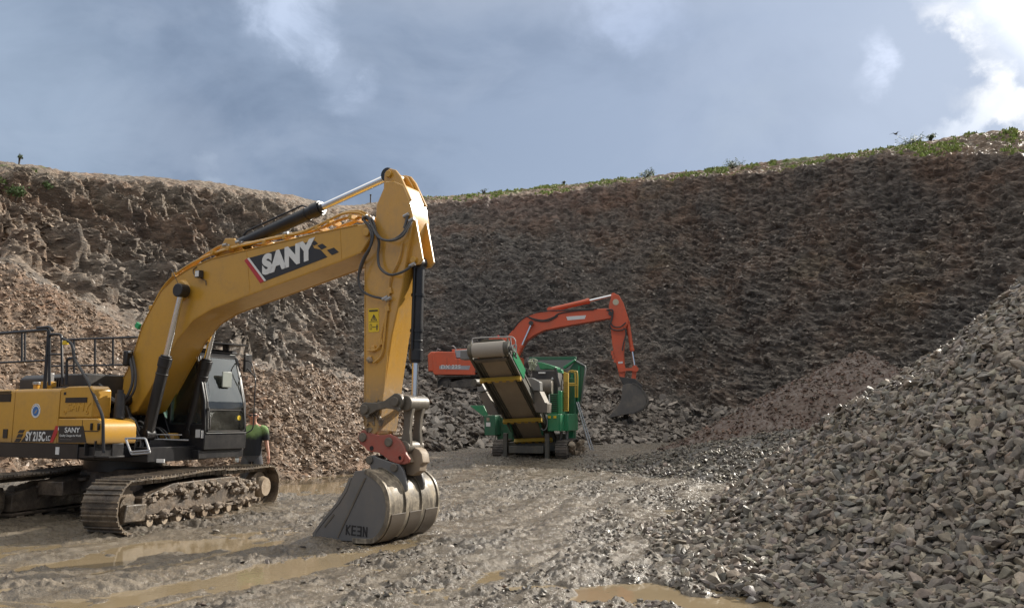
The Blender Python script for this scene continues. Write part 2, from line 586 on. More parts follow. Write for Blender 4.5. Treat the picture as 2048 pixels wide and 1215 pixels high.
def build_faces():
    th = np.concatenate([np.linspace(-math.pi, -0.72, 50), np.linspace(-0.70, 0.70, 1150), np.linspace(0.72, math.pi, 50)])
    kr, kz = knots(th)
    n = len(th)
    r0, z0 = kr[:, 0] - 1.2, kz[:, 0] - 0.35
    r6, z6 = kr[:, 5] + 70, kz[:, 5] + 1.5
    R = [r0, *[kr[:, k] for k in range(6)], r6]
    Z = [z0, *[kz[:, k] for k in range(6)], z6]
    rows_r, rows_z, rows_a, rows_s = [], [], [], []
    for (a, b, m) in SEG:
        for q in range(m):
            f = q / m
            rows_r.append(R[a + 1] * (1 - f) + R[b + 1] * f)
            rows_z.append(Z[a + 1] * (1 - f) + Z[b + 1] * f)
            rows_a.append(AMP[a + 1] * (1 - f) + AMP[b + 1] * f)
            rows_s.append(a + f)
    rows_r.append(r6); rows_z.append(z6); rows_a.append(AMP[-1]); rows_s.append(6.0)
    R_, Z_ = np.array(rows_r), np.array(rows_z)
    # round off the corners of the profile
    for _ in range(6):
        R_[1:-1] = (R_[:-2] + 2 * R_[1:-1] + R_[2:]) / 4
        Z_[1:-1] = (Z_[:-2] + 2 * Z_[1:-1] + Z_[2:]) / 4
    A_ = np.array(rows_a)[:, None] * np.ones(n)[None]
    S_ = np.array(rows_s)[:, None] * np.ones(n)[None]
    X, Y = R_ * np.sin(th)[None], R_ * np.cos(th)[None]
    P = np.stack([X, Y, Z_], -1)
    du = np.gradient(P, axis=0)
    dv = np.gradient(P, axis=1)
    N = np.cross(dv, du)
    N /= np.linalg.norm(N, axis=-1, keepdims=True) + 1e-9
    N *= np.sign((N[..., 2:3]) + 1e-9)
    # bedding frame: beds dip gently towards the right
    T = np.arctan2(X, Y)
    dipx = np.where(T > -0.15, 0.22, 0.75)
    dipx = 0.12 + 0.72 * (1 - sstep(T, -0.35, -0.05)) + 0.38 * sstep(T, 0.02, 0.30)
    bz = Z_ + X * dipx * 0.8 + Y * 0.1
    al = X * 0.9 - Y * 0.2
    big = fbm3(X / 7, Y / 7, Z_ / 5, 4, 201)
    gully = fbm2(T * 38 + 0.25 * Z_, Z_ * 0.05, 3, 211)
    strata = fbm3(al / 1.7, Y / 2.0, bz / 0.42, 4, 221, 0.62)
    strata2 = fbm3(al / 0.6, Y / 0.7, bz / 0.20, 3, 231, 0.6)
    fine = fbm3(X / 0.40, Y / 0.40, Z_ / 0.34, 4, 241, 0.66)
    leftm = 1 - sstep(T, -0.42, -0.18)
    midf = sstep(S_, 1.6, 2.2) * (1 - sstep(S_, 3.6, 4.4))
    lf = 1 - sstep(T, -0.20, -0.08)
    heapg = fbm2(T * 26 + 0.15 * Z_, S_ * 0.6, 3, 281) * (S_ < 1.0)
    D = A_ * (0.95 * big + 0.40 * gully * (0.5 + midf)) + 0.30 * heapg + 0.34 * (0.30 + 0.70 * lf) * A_ ** .7 * strata * (0.45 + midf) + 0.20 * strata2 * (0.4 + 0.6 * midf) * (A_ > 0.1) + leftm * midf * 0.70 * strata \
        + (0.15 - 0.09 * lf) * fine
    # left-hand rock benches: steps of slabs
    step = (bz * 0.55) % 1.0
    D = D + leftm * midf * 0.8 * (step ** 3 - 0.3)
    streak = fbm2(T * 170, Z_ * 0.16, 3, 271)
    D = D + 0.16 * streak * sstep(S_, 3.3, 3.7) * (1 - sstep(S_, 3.95, 4.1))
    taper = sstep(S_, -0.9, -0.2)
    D = D * (0.15 + 0.85 * taper)
    sky_t = sstep(S_, 4.4, 5.0) * (1 - sstep(S_, 5.0, 5.6))
    P = P + N * (D * (1 - 0.55 * sky_t))[..., None]
    # colours of the rock; the tan also paints in sunlight on the upper left
    orange = np.array([0.215, 0.147, 0.096])
    brown = np.array([0.240, 0.170, 0.115])
    grey = np.array([0.180, 0.155, 0.130])
    dark = np.array([0.120, 0.106, 0.094])
    red = np.array([0.200, 0.135, 0.105])
    tan = np.array([0.285, 0.212, 0.142])
    u_ = 1024 + F_PX * np.tan(np.clip(T, -1.3, 1.3))
    c = np.ones(P.shape) * grey
    mixc = lambda c, col, m: c * (1 - m[..., None]) + col * m[..., None]
    wob = fbm3(X / 3.5, Y / 3.5, Z_ / 2.5, 4, 251)
    heap = (1 - sstep(S_ + 0.15 * wob, 0.95, 1.15)) * (1 - sstep(u_ + 60 * wob, 730, 850))
    c = mixc(c, orange, heap * 0.95)
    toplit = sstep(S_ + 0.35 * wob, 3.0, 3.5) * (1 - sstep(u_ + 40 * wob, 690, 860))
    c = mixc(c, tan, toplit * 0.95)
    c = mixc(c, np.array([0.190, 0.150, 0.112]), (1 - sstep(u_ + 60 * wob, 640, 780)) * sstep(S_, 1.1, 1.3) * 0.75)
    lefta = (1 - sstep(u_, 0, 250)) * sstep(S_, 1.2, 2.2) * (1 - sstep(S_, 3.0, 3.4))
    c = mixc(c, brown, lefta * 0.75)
    c = mixc(c, red, sstep(u_, 760, 950) * sstep(S_ + 0.25 * wob, 3.5, 3.95) * 0.9)
    c = mixc(c, dark, sstep(u_ + 80 * wob, 760, 900) * (1 - sstep(u_ + 80 * wob, 1050, 1250)) * sstep(S_, 1.8, 2.2) * (1 - sstep(S_, 3.2, 3.7)) * 0.8)
    c = mixc(c, np.array([0.180, 0.143, 0.113]), sstep(u_, 1100, 1350) * sstep(S_ + 0.3 * wob, 2.4, 3.3) * 0.8)
    c = mixc(c, np.array([0.215, 0.165, 0.11]), sstep(wob, 0.35, 0.7) * sstep(u_, 1100, 1350) * 0.6 * sstep(S_, 2.4, 3.0))
    c = mixc(c, brown * 0.9, sstep(S_, 3.96, 4.1) * (1 - sstep(u_, 3000, 3100)) * sstep(u_, 800, 900))
    c = mixc(c, dark, sstep(-wob, 0.25, 0.8) * midf * 0.5)
    grass = sstep(S_, 4.05, 4.2) * sstep(u_, 820, 900) * (0.30 + 0.28 * fbm2(T * 30, S_ * 2, 3, 261)) \
        + 0.42 * (1 - sstep(u_, 60, 130)) * sstep(S_, 3.75, 3.95) + sstep(S_, 5.1, 5.4) * 0.5
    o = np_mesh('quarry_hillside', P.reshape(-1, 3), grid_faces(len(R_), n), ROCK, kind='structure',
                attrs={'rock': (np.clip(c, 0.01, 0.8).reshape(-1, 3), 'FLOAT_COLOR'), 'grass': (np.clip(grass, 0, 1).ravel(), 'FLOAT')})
    return P, N, S_, u_, c, T


FP, FN, FS, FU, FC_, FT = build_faces()

# ------------------------------------------------------------------ heaps on the floor
PILE_A, PILE_B, PILE_R = (11.6, 11.4), (13.5, 20.0), (9.15, 6.2)


def pile_h(x, y):
    x, y = np.asarray(x, float), np.asarray(y, float)
    (ax, ay), (bx, by) = PILE_A, PILE_B
    L2 = (bx - ax) ** 2 + (by - ay) ** 2
    q = np.clip(((x - ax) * (bx - ax) + (y - ay) * (by - ay)) / L2, 0, 1)
    d = np.hypot(x - ax - q * (bx - ax), y - ay - q * (by - ay)) + 0.30 * fbm2(x / 2.2, y / 2.2, 3, 301)
    rad = PILE_R[0] * (1 - q) + PILE_R[1] * q
    t = rad - d
    # softplus toe
    k = 0.45
    return 0.77 * k * np.log1p(np.exp(np.clip(t / k, -30, 30))) - 0.12


def red_h(x, y):
    d = np.hypot((x - 13.9) / 1.15, y - 33.5) + 0.35 * fbm2(x / 2.5, y / 2.5, 3, 311)
    t = 7.3 - d
    k = 0.5
    return 0.60 * k * np.log1p(np.exp(np.clip(t / k, -30, 30))) - 0.15


def low_h(x, y):
    """dark low tongue of rubble between the floor and the grey pile"""
    d = np.hypot((x - 9.0) / 2.0, (y - 27.0) / 1.6) + 0.4 * fbm2(x / 2, y / 2, 3, 321)
    t = 3.2 - d
    k = 0.4
    return 0.42 * k * np.log1p(np.exp(np.clip(t / k, -30, 30))) - 0.08

# ================================================================== mesh building for made things


class MB:
    """collects shapes; build() links them as ONE mesh object"""

    def __init__(self):
        self.v, self.f, self.s = [], [], []

    def add(self, verts, faces, smooth=False):
        b = len(self.v)
        self.v += [tuple(p) for p in verts]
        self.f += [tuple(b + i for i in f) for f in faces]
        self.s += [smooth] * len(faces)
        return self

    def box(self, c, s, rot=None):
        x, y, z = s[0] / 2, s[1] / 2, s[2] / 2
        P = [Vector((a * x, b * y, d * z)) for a in (-1, 1) for b in (-1, 1) for d in (-1, 1)]
        if rot is not None:
            P = [rot @ p for p in P]
        P = [p + Vector(c) for p in P]
        return self.add(P, [(0, 1, 3, 2), (4, 6, 7, 5), (0, 4, 5, 1), (2, 3, 7, 6), (0, 2, 6, 4), (1, 5, 7, 3)])

    def span(self, a, b):
        return self.box([(a[i] + b[i]) / 2 for i in range(3)], [abs(b[i] - a[i]) for i in range(3)])

    def cyl(self, p0, p1, r0, r1=None, n=16, caps=True, smooth=True):
        r1 = r0 if r1 is None else r1
        p0, p1 = Vector(p0), Vector(p1)
        d = (p1 - p0).normalized()
        a = d.orthogonal().normalized()
        b = d.cross(a)
        P = []
        for p, r in ((p0, r0), (p1, r1)):
            for i in range(n):
                t = 2 * math.pi * i / n
                P.append(p + a * (r * math.cos(t)) + b * (r * math.sin(t)))
        self.add(P, [(i, (i + 1) % n, n + (i + 1) % n, n + i) for i in range(n)], smooth)
        if caps:
            self.add(P, [tuple(range(n))[::-1], tuple(range(n, 2 * n))])
        return self

    def ring(self, c, axis, r0, r1, h, n=24):
        """annulus (washer) with thickness"""
        c, d = Vector(c), Vector(axis).normalized()
        a = d.orthogonal().normalized(); b = d.cross(a)
        P = []
        for k, (r, o) in enumerate(((r1, -h / 2), (r1, h / 2), (r0, h / 2), (r0, -h / 2))):
            for i in range(n):
                t = 2 * math.pi * i / n
                P.append(c + d * o + a * (r * math.cos(t)) + b * (r * math.sin(t)))
        F = []
        for k in range(4):
            k2 = (k + 1) % 4
            F += [(k * n + i, k * n + (i + 1) % n, k2 * n + (i + 1) % n, k2 * n + i) for i in range(n)]
        return self.add(P, F, False)

    def tube(self, pts, r, n=8, sub=0):
        pts = [Vector(p) for p in pts]
        if sub:
            pts = catmull(pts, sub)
        rr = r if isinstance(r, (list, tuple)) else [r] * len(pts)
        if len(rr) != len(pts):
            rr = list(np.interp(np.linspace(0, 1, len(pts)), np.linspace(0, 1, len(rr)), rr))
        P, F = [], []
        a = None
        for k, p in enumerate(pts):
            d = (pts[min(k + 1, len(pts) - 1)] - pts[max(k - 1, 0)]).normalized()
            a = d.orthogonal().normalized() if a is None else (a - d * a.dot(d)).normalized()
            b = d.cross(a)
            for i in range(n):
                t = 2 * math.pi * i / n
                P.append(p + a * (rr[k] * math.cos(t)) + b * (rr[k] * math.sin(t)))
        for k in range(len(pts) - 1):
            F += [(k * n + i, k * n + (i + 1) % n, (k + 1) * n + (i + 1) % n, (k + 1) * n + i) for i in range(n)]
        m = len(pts) - 1
        self.add(P, F, True)
        return self.add(P, [tuple(range(n))[::-1], tuple(range(m * n, m * n + n))])

    def prism(self, prof, y0, y1, smooth=False, frame=None):
        """polygon prof [(x,z)] extruded along local y"""
        n = len(prof)
        P = [(x, y0, z) for x, z in prof] + [(x, y1, z) for x, z in prof]
        if frame is not None:
            P = [frame @ Vector(p) for p in P]
        else:
            P = [Vector(p) for p in P]
        ar = sum(prof[i][0] * prof[(i + 1) % n][1] - prof[(i + 1) % n][0] * prof[i][1] for i in range(n))
        idx = list(range(n))
        self.add(P, [tuple(idx), tuple(i + n for i in reversed(idx))] if (ar > 0) == (y1 > y0) else [tuple(reversed(idx)), tuple(i + n for i in idx)])
        sides = [(i, i + n, (i + 1) % n + n, (i + 1) % n) for i in range(n)]
        if (ar > 0) != (y1 > y0):
            sides = [s[::-1] for s in sides]
        return self.add(P, sides, smooth)

    def plate(self, pts, thick):
        """flat polygon in 3-D given thickness along its normal"""
        pts = [Vector(p) for p in pts]
        nrm = Vector((0, 0, 0))
        for i in range(len(pts)):
            a, b = pts[i], pts[(i + 1) % len(pts)]
            nrm += a.cross(b)
        nrm.normalize()
        n = len(pts)
        P = [p + nrm * thick / 2 for p in pts] + [p - nrm * thick / 2 for p in pts]
        idx = tuple(range(n))
        return self.add(P, [idx, tuple(i + n for i in reversed(idx))] + [(i + n, (i + 1) % n + n, (i + 1) % n, i) for i in range(n)])

    def ball(self, c, r, n=10):
        rx, ry, rz = (r, r, r) if not isinstance(r, (tuple, list)) else r
        P = [(c[0], c[1], c[2] - rz)]
        for j in range(1, n):
            ph = -math.pi / 2 + math.pi * j / n
            for i in range(2 * n):
                t = math.pi * i / n
                P.append((c[0] + rx * math.cos(ph) * math.cos(t), c[1] + ry * math.cos(ph) * math.sin(t), c[2] + rz * math.sin(ph)))
        P.append((c[0], c[1], c[2] + rz))
        m = 2 * n
        F = [(0, 1 + (i + 1) % m, 1 + i) for i in range(m)]
        for j in range(n - 2):
            F += [(1 + j * m + i, 1 + j * m + (i + 1) % m, 1 + (j + 1) * m + (i + 1) % m, 1 + (j + 1) * m + i) for i in range(m)]
        e = len(P) - 1
        F += [(e, 1 + (n - 2) * m + i, 1 + (n - 2) * m + (i + 1) % m) for i in range(m)]
        return self.add(P, F, True)

    def build(self, name, mat, parent=None, bevel=0.0, label=None):
        me = bpy.data.meshes.new(name)
        me.from_pydata(self.v, [], self.f)
        me.polygons.foreach_set('use_smooth', self.s)
        bm = bmesh.new()
        bm.from_mesh(me)
        bmesh.ops.remove_doubles(bm, verts=bm.verts, dist=1e-5)
        bmesh.ops.recalc_face_normals(bm, faces=bm.faces)
        bm.to_mesh(me)
        bm.free()
        me.set_sharp_from_angle(angle=math.radians(40))
        me.materials.append(mat)
        o = bpy.data.objects.new(name, me)
        COL.objects.link(o)
        if parent is not None:
            o.parent = parent
        if bevel:
            b = o.modifiers.new('bevel', 'BEVEL')
            b.width = bevel
            b.segments = 2
            b.limit_method = 'ANGLE'
            b.angle_limit = math.radians(40)
            b.harden_normals = False
        if label:
            o['label'] = label
        return o


def catmull(p, sub):
    out = []
    n = len(p)
    for i in range(n - 1):
        p0, p1, p2, p3 = p[max(i - 1, 0)], p[i], p[i + 1], p[min(i + 2, n - 1)]
        for k in range(sub):
            t = k / sub
            out.append(0.5 * ((2 * p1) + (p2 - p0) * t + (2 * p0 - 5 * p1 + 4 * p2 - p3) * t * t + (3 * p1 - p0 - 3 * p2 + p3) * t ** 3))
    out.append(p[-1])
    return out


def round_path(pts, r=0.06, n=4):
    """tube path with rounded corners"""
    pts = [Vector(p) for p in pts]
    out = [pts[0]]
    for i in range(1, len(pts) - 1):
        a, b, c = pts[i - 1], pts[i], pts[i + 1]
        d1, d2 = (a - b), (c - b)
        q = min(r, d1.length / 2.1, d2.length / 2.1)
        s, e = b + d1.normalized() * q, b + d2.normalized() * q
        for k in range(n + 1):
            t = k / n
            out.append(s * (1 - t) ** 2 + b * 2 * t * (1 - t) + e * t * t)
    out.append(pts[-1])
    return out


def thing(name, label, cat, loc=(0, 0, 0), rz=0.0, group=None):
    o = bpy.data.objects.new(name, None)
    o.empty_display_size = 0.2
    COL.objects.link(o)
    o.location = loc
    o.rotation_euler = (0, 0, rz)
    o['label'], o['category'] = label, cat
    if group:
        o['group'] = group
    return o


def text_mesh(name, s, mat, parent, mtx, size, depth=0.004, bold=0.0, shear=0.0, sx=1.0, align='LEFT'):
    """raised lettering; mtx places the text's x right, y up, z out of the surface"""
    cu = bpy.data.curves.new(name, 'FONT')
    cu.body = s
    cu.size = size
    cu.extrude = depth / 2
    cu.offset = bold
    cu.shear = shear
    cu.align_x = align
    tmp = bpy.data.objects.new(name, cu)
    COL.objects.link(tmp)
    dg = bpy.context.evaluated_depsgraph_get()
    me = bpy.data.meshes.new_from_object(tmp.evaluated_get(dg))
    bpy.data.objects.remove(tmp)
    bpy.data.curves.remove(cu)
    me.transform(mtx @ Matrix.Diagonal((sx, 1, 1, 1)))
    me.materials.clear()
    me.materials.append(mat)
    me.name = name
    o = bpy.data.objects.new(name, me)
    COL.objects.link(o)
    o.parent = parent
    return o


def frame3(o, x, y, z):
    m = Matrix.Identity(4)
    for i, c in enumerate((x, y, z)):
        c = Vector(c).normalized()
        m[0][i], m[1][i], m[2][i] = c
    m.translation = Vector(o)
    return m


# ------------------------------------------------------------------ materials of made things


def paint(name, col, rough=0.35, dirt=(0.17, 0.13, 0.095), amt=0.35, metal=0.0, spec=0.5, scale=2.2, coat=0.0, low=None):
    """paint with dust film, mud splashes and faint scuffs; low=(z0,z1) adds splash below a height in object space"""
    m, t, p = principled(name)
    tc = t.new('ShaderNodeTexCoord').outputs['Object']
    n1 = t.noise(tc, scale, 8, 0.66)
    n2 = t.noise(tc, scale * 7, 6, 0.7)
    n3 = t.noise(t.mapping(tc, (3, 3, 0.6)), scale * 2.2, 5, 0.6)
    msk = t.math('MULTIPLY', t.ramp(n1, 0.42, 0.74), t.ramp(n2, 0.30, 0.62, 0.35, 1.0))
    msk = t.math('ADD', t.math('MULTIPLY', msk, amt), t.math('MULTIPLY', t.ramp(n3, 0.45, 0.75), amt * 0.35))
    if low:
        sz = t.new('ShaderNodeSeparateXYZ')
        t.link(tc, sz.inputs[0])
        lo = t.ramp(t.math('ADD', sz.outputs[2], t.math('MULTIPLY', t.math('SUBTRACT', n2, 0.5), (low[1] - low[0]) * 1.2)), low[0], low[1], 0.9, 0.0)
        msk = t.math('MAXIMUM', msk, t.math('MULTIPLY', lo, t.ramp(n2, 0.3, 0.6, 0.3, 1.0)))
    msk = t.math('MINIMUM', msk, 0.96)
    c = t.mix(t.math('MULTIPLY', t.ramp(n2, 0.4, 0.7), 0.12), col, tuple(x * 0.6 for x in col))
    c = t.mix(msk, c, dirt)
    t.link(c, p.inputs['Base Color'])
    t.link(t.math('ADD', rough, t.math('MULTIPLY', msk, 0.5), clamp=True), p.inputs['Roughness'])
    t.link(t.math('MULTIPLY', t.math('SUBTRACT', 1.0, msk), metal), p.inputs['Metallic'])
    p.inputs['Specular IOR Level'].default_value = spec
    if coat:
        p.inputs['Coat Weight'].default_value = coat
        p.inputs['Coat Roughness'].default_value = 0.15
    bump(t, p, t.math('ADD', t.math('MULTIPLY', n2, 0.4), msk), 0.004, 0.5)
    return m


def mudcake(name, a, b, rough=0.85, sc=5.0, h=0.04):
    m, t, p = principled(name)
    tc = t.new('ShaderNodeTexCoord').outputs['Object']
    n1, n2 = t.noise(tc, sc, 8, 0.65), t.noise(tc, sc * 6, 5, 0.65)
    t.link(t.mix(t.ramp(n1, 0.35, 0.65), a, b), p.inputs['Base Color'])
    t.link(t.ramp(n2, 0.3, 0.7, rough - 0.35, min(1, rough + 0.1)), p.inputs['Roughness'])
    bump(t, p, t.math('ADD', n1, t.math('MULTIPLY', n2, 0.5)), h, 0.8)
    return m


YEL = paint('amber machine paint', (0.54, 0.29, 0.036), 0.32, low=(1.22, 1.50), amt=0.20, coat=0.3)
YELARM = paint('amber machine paint on the arm, muddy', (0.58, 0.31, 0.050), 0.27, amt=0.40, coat=0.6, low=(1.9, 2.6), dirt=(0.26, 0.19, 0.12))
PLASTIC = paint('dark plastic', (0.030, 0.030, 0.032), 0.45, amt=0.25)
BLK = paint('black machine paint', (0.014, 0.014, 0.016), 0.35, amt=0.22, dirt=(0.10, 0.085, 0.07))
HOSE = paint('rubber hose', (0.055, 0.056, 0.060), 0.5, amt=0.3, dirt=(0.22, 0.19, 0.16))
CHROME, t_, p_ = principled('chromed rod')
p_.inputs['Base Color'].default_value = (0.75, 0.76, 0.78, 1)
p_.inputs['Metallic'].default_value = 1.0
p_.inputs['Roughness'].default_value = 0.16
STEEL = paint('worn bucket steel', (0.150, 0.150, 0.152), 0.36, metal=0.25, amt=0.42, dirt=(0.24, 0.20, 0.155), scale=1.8)
STEELDUST = paint('dusty bucket back', (0.115, 0.098, 0.076), 0.42, metal=0.15, amt=1.3, dirt=(0.44, 0.37, 0.27), scale=2.6)
WEARP = paint('rusty muddy wear plates', (0.075, 0.058, 0.042), 0.5, amt=0.5, dirt=(0.13, 0.10, 0.07))
LINK = paint('greasy linkage steel', (0.12, 0.105, 0.085), 0.42, amt=0.7, dirt=(0.23, 0.19, 0.145), metal=0.2)
REDP = paint('faded red coupler paint', (0.36, 0.085, 0.060), 0.45, amt=0.45, dirt=(0.26, 0.18, 0.14))
DUST = paint('dusted coupler steel', (0.25, 0.19, 0.13), 0.6, amt=0.7, dirt=(0.33, 0.26, 0.19))
TRACK = mudcake('mud caked track shoes', (0.060, 0.047, 0.034), (0.19, 0.145, 0.10), 0.55, 4.0, 0.03)
TFRAME = mudcake('mud caked track frame', (0.055, 0.042, 0.031), (0.16, 0.120, 0.085), 0.6, 4.0, 0.03)
DRYMUD = mudcake('drying mud clods', (0.13, 0.095, 0.068), (0.33, 0.26, 0.19), 0.6, 7.0, 0.06)
LTMUD = mudcake('pale dried mud', (0.24, 0.18, 0.125), (0.42, 0.34, 0.25), 0.6, 3.0, 0.02)
WHITE = paint('white sticker', (0.72, 0.72, 0.70), 0.45, amt=0.12)
DECBLK = paint('black sticker', (0.022, 0.022, 0.024), 0.4, amt=0.15, dirt=(0.1, 0.08, 0.06))
DECRED = paint('red sticker', (0.45, 0.03, 0.035), 0.4, amt=0.1)
DECBLUE = paint('blue sticker', (0.04, 0.16, 0.42), 0.4, amt=0.1)
DECYEL = paint('yellow warning sticker', (0.72, 0.50, 0.02), 0.45, amt=0.12)
GREENTAG = paint('green tag', (0.02, 0.35, 0.12), 0.4, amt=0.05)
SILVER = paint('galvanised steel', (0.42, 0.42, 0.42), 0.35, metal=0.7, amt=0.35)
REDLAMP = paint('red lamp lens', (0.6, 0.04, 0.03), 0.25, amt=0.05)


def glass_material(name, tint, rough=0.03, a=0.55):
    m = bpy.data.materials.new(name)
    m.use_nodes = True
    t = NT(m.node_tree)
    t.n.clear()
    out = t.new('ShaderNodeOutputMaterial')
    gl = t.new('ShaderNodeBsdfGlossy')
    gl.inputs['Roughness'].default_value = rough
    gl.inputs['Color'].default_value = (0.9, 0.95, 0.95, 1)
    tr = t.new('ShaderNodeBsdfTransparent')
    tr.inputs['Color'].default_value = (*tint, 1)
    df = t.new('ShaderNodeBsdfDiffuse')
    df.inputs['Color'].default_value = (0.30, 0.29, 0.25, 1)
    tc = t.new('ShaderNodeTexCoord').outputs['Object']
    fr = t.new('ShaderNodeFresnel')
    fr.inputs['IOR'].default_value = 1.5
    dusty = t.ramp(t.noise(tc, 2.5, 6, 0.6), 0.35, 0.8, 0.05, a * 0.6)
    m1 = t.new('ShaderNodeMixShader')
    t.link(dusty, m1.inputs[0]); t.link(tr.outputs[0], m1.inputs[1]); t.link(df.outputs[0], m1.inputs[2])
    m2 = t.new('ShaderNodeMixShader')
    t.link(t.math('ADD', fr.outputs[0], 0.04), m2.inputs[0]); t.link(m1.outputs[0], m2.inputs[1]); t.link(gl.outputs[0], m2.inputs[2])
    t.link(m2.outputs[0], out.inputs[0])
    return m


GLASS = glass_material('cab glass', (0.84, 0.95, 0.91), 0.03, 0.35)
GREYM = paint('painted mirror reflection', (0.30, 0.33, 0.30), 0.4, amt=0.2)  # light reflection in the cab mirror, painted as an even pale grey
MIRROR, t_, p_ = principled('mirror glass')
p_.inputs['Base Color'].default_value = (0.7, 0.75, 0.75, 1)
p_.inputs['Metallic'].default_value = 1.0
p_.inputs['Roughness'].default_value = 0.12

# ================================================================== yellow excavator
EX_AZ = -0.4812                      # upper structure turned clockwise from +X
EX = np.array([-6.848, 15.06, 0.0])
EXF = np.array([math.cos(EX_AZ), math.sin(EX_AZ), 0.0])
EXL = np.array([-math.sin(EX_AZ), math.cos(EX_AZ), 0.0])


def side(u, v, y, org=EX, F=None, L=None):
    """read a point of a side outline on the machine's own plane at lateral offset y -> (x forward, z up)"""
    F = EXF if F is None else F
    L = EXL if L is None else L
    d = ray(u, v)
    O = np.array([0, 0, CAM_H]) - org
    t = (y - O @ L) / (d @ L)
    P = O + d * t
    return (float(P @ F), float(P[2]))


def sides(pts, y, **k):
    return [side(u, v, y, **k) for u, v in pts]


exc = thing('excavator', 'large amber yellow tracked excavator with its boom raised and bucket set down on wet mud', 'excavator',
            tuple(EX), EX_AZ)


# ---------------- undercarriage (heading differs from the upper structure)
UH = math.pi / 2 - 0.2351 - EX_AZ           # heading of the tracks in the machine's frame
UM = Matrix.Translation((0.22, 0.10, 0.0)) @ Matrix.Rotation(UH, 4, 'Z')


def track_outline(Lc=1.80, r=0.42, zc=0.44, sag=0.05):
    """closed centre line of the shoes, x fwd, z up"""
    pts = []
    n = 14
    for i in range(n + 1):
        a = -math.pi / 2 + math.pi * i / n
        pts.append((Lc + r * math.cos(a), zc + r * math.sin(a)))
    for i in range(1, 12):
        f = i / 12
        x = Lc - 2 * Lc * f
        hump = 0.045 * math.sin(math.pi * f) - sag * 0.5 * (1 - math.cos(4 * math.pi * f)) / 2
        pts.append((x, zc + r + hump))
    for i in range(n + 1):
        a = math.pi / 2 + math.pi * i / n
        pts.append((-Lc + r * math.cos(a), zc + r * math.sin(a)))
    return pts


def along(pts, step):
    P = [Vector((x, 0, z)) for x, z in pts] + [Vector((pts[0][0], 0, pts[0][1]))]
    seg = [(P[i + 1] - P[i]).length for i in range(len(P) - 1)]
    tot = sum(seg)
    n = int(round(tot / step))
    out = []
    for k in range(n):
        s = tot * k / n
        i = 0
        while s > seg[i]:
            s -= seg[i]
            i += 1
        p = P[i].lerp(P[i + 1], s / seg[i])
        d = (P[i + 1] - P[i]).normalized()
        out.append((p, d))
    return out


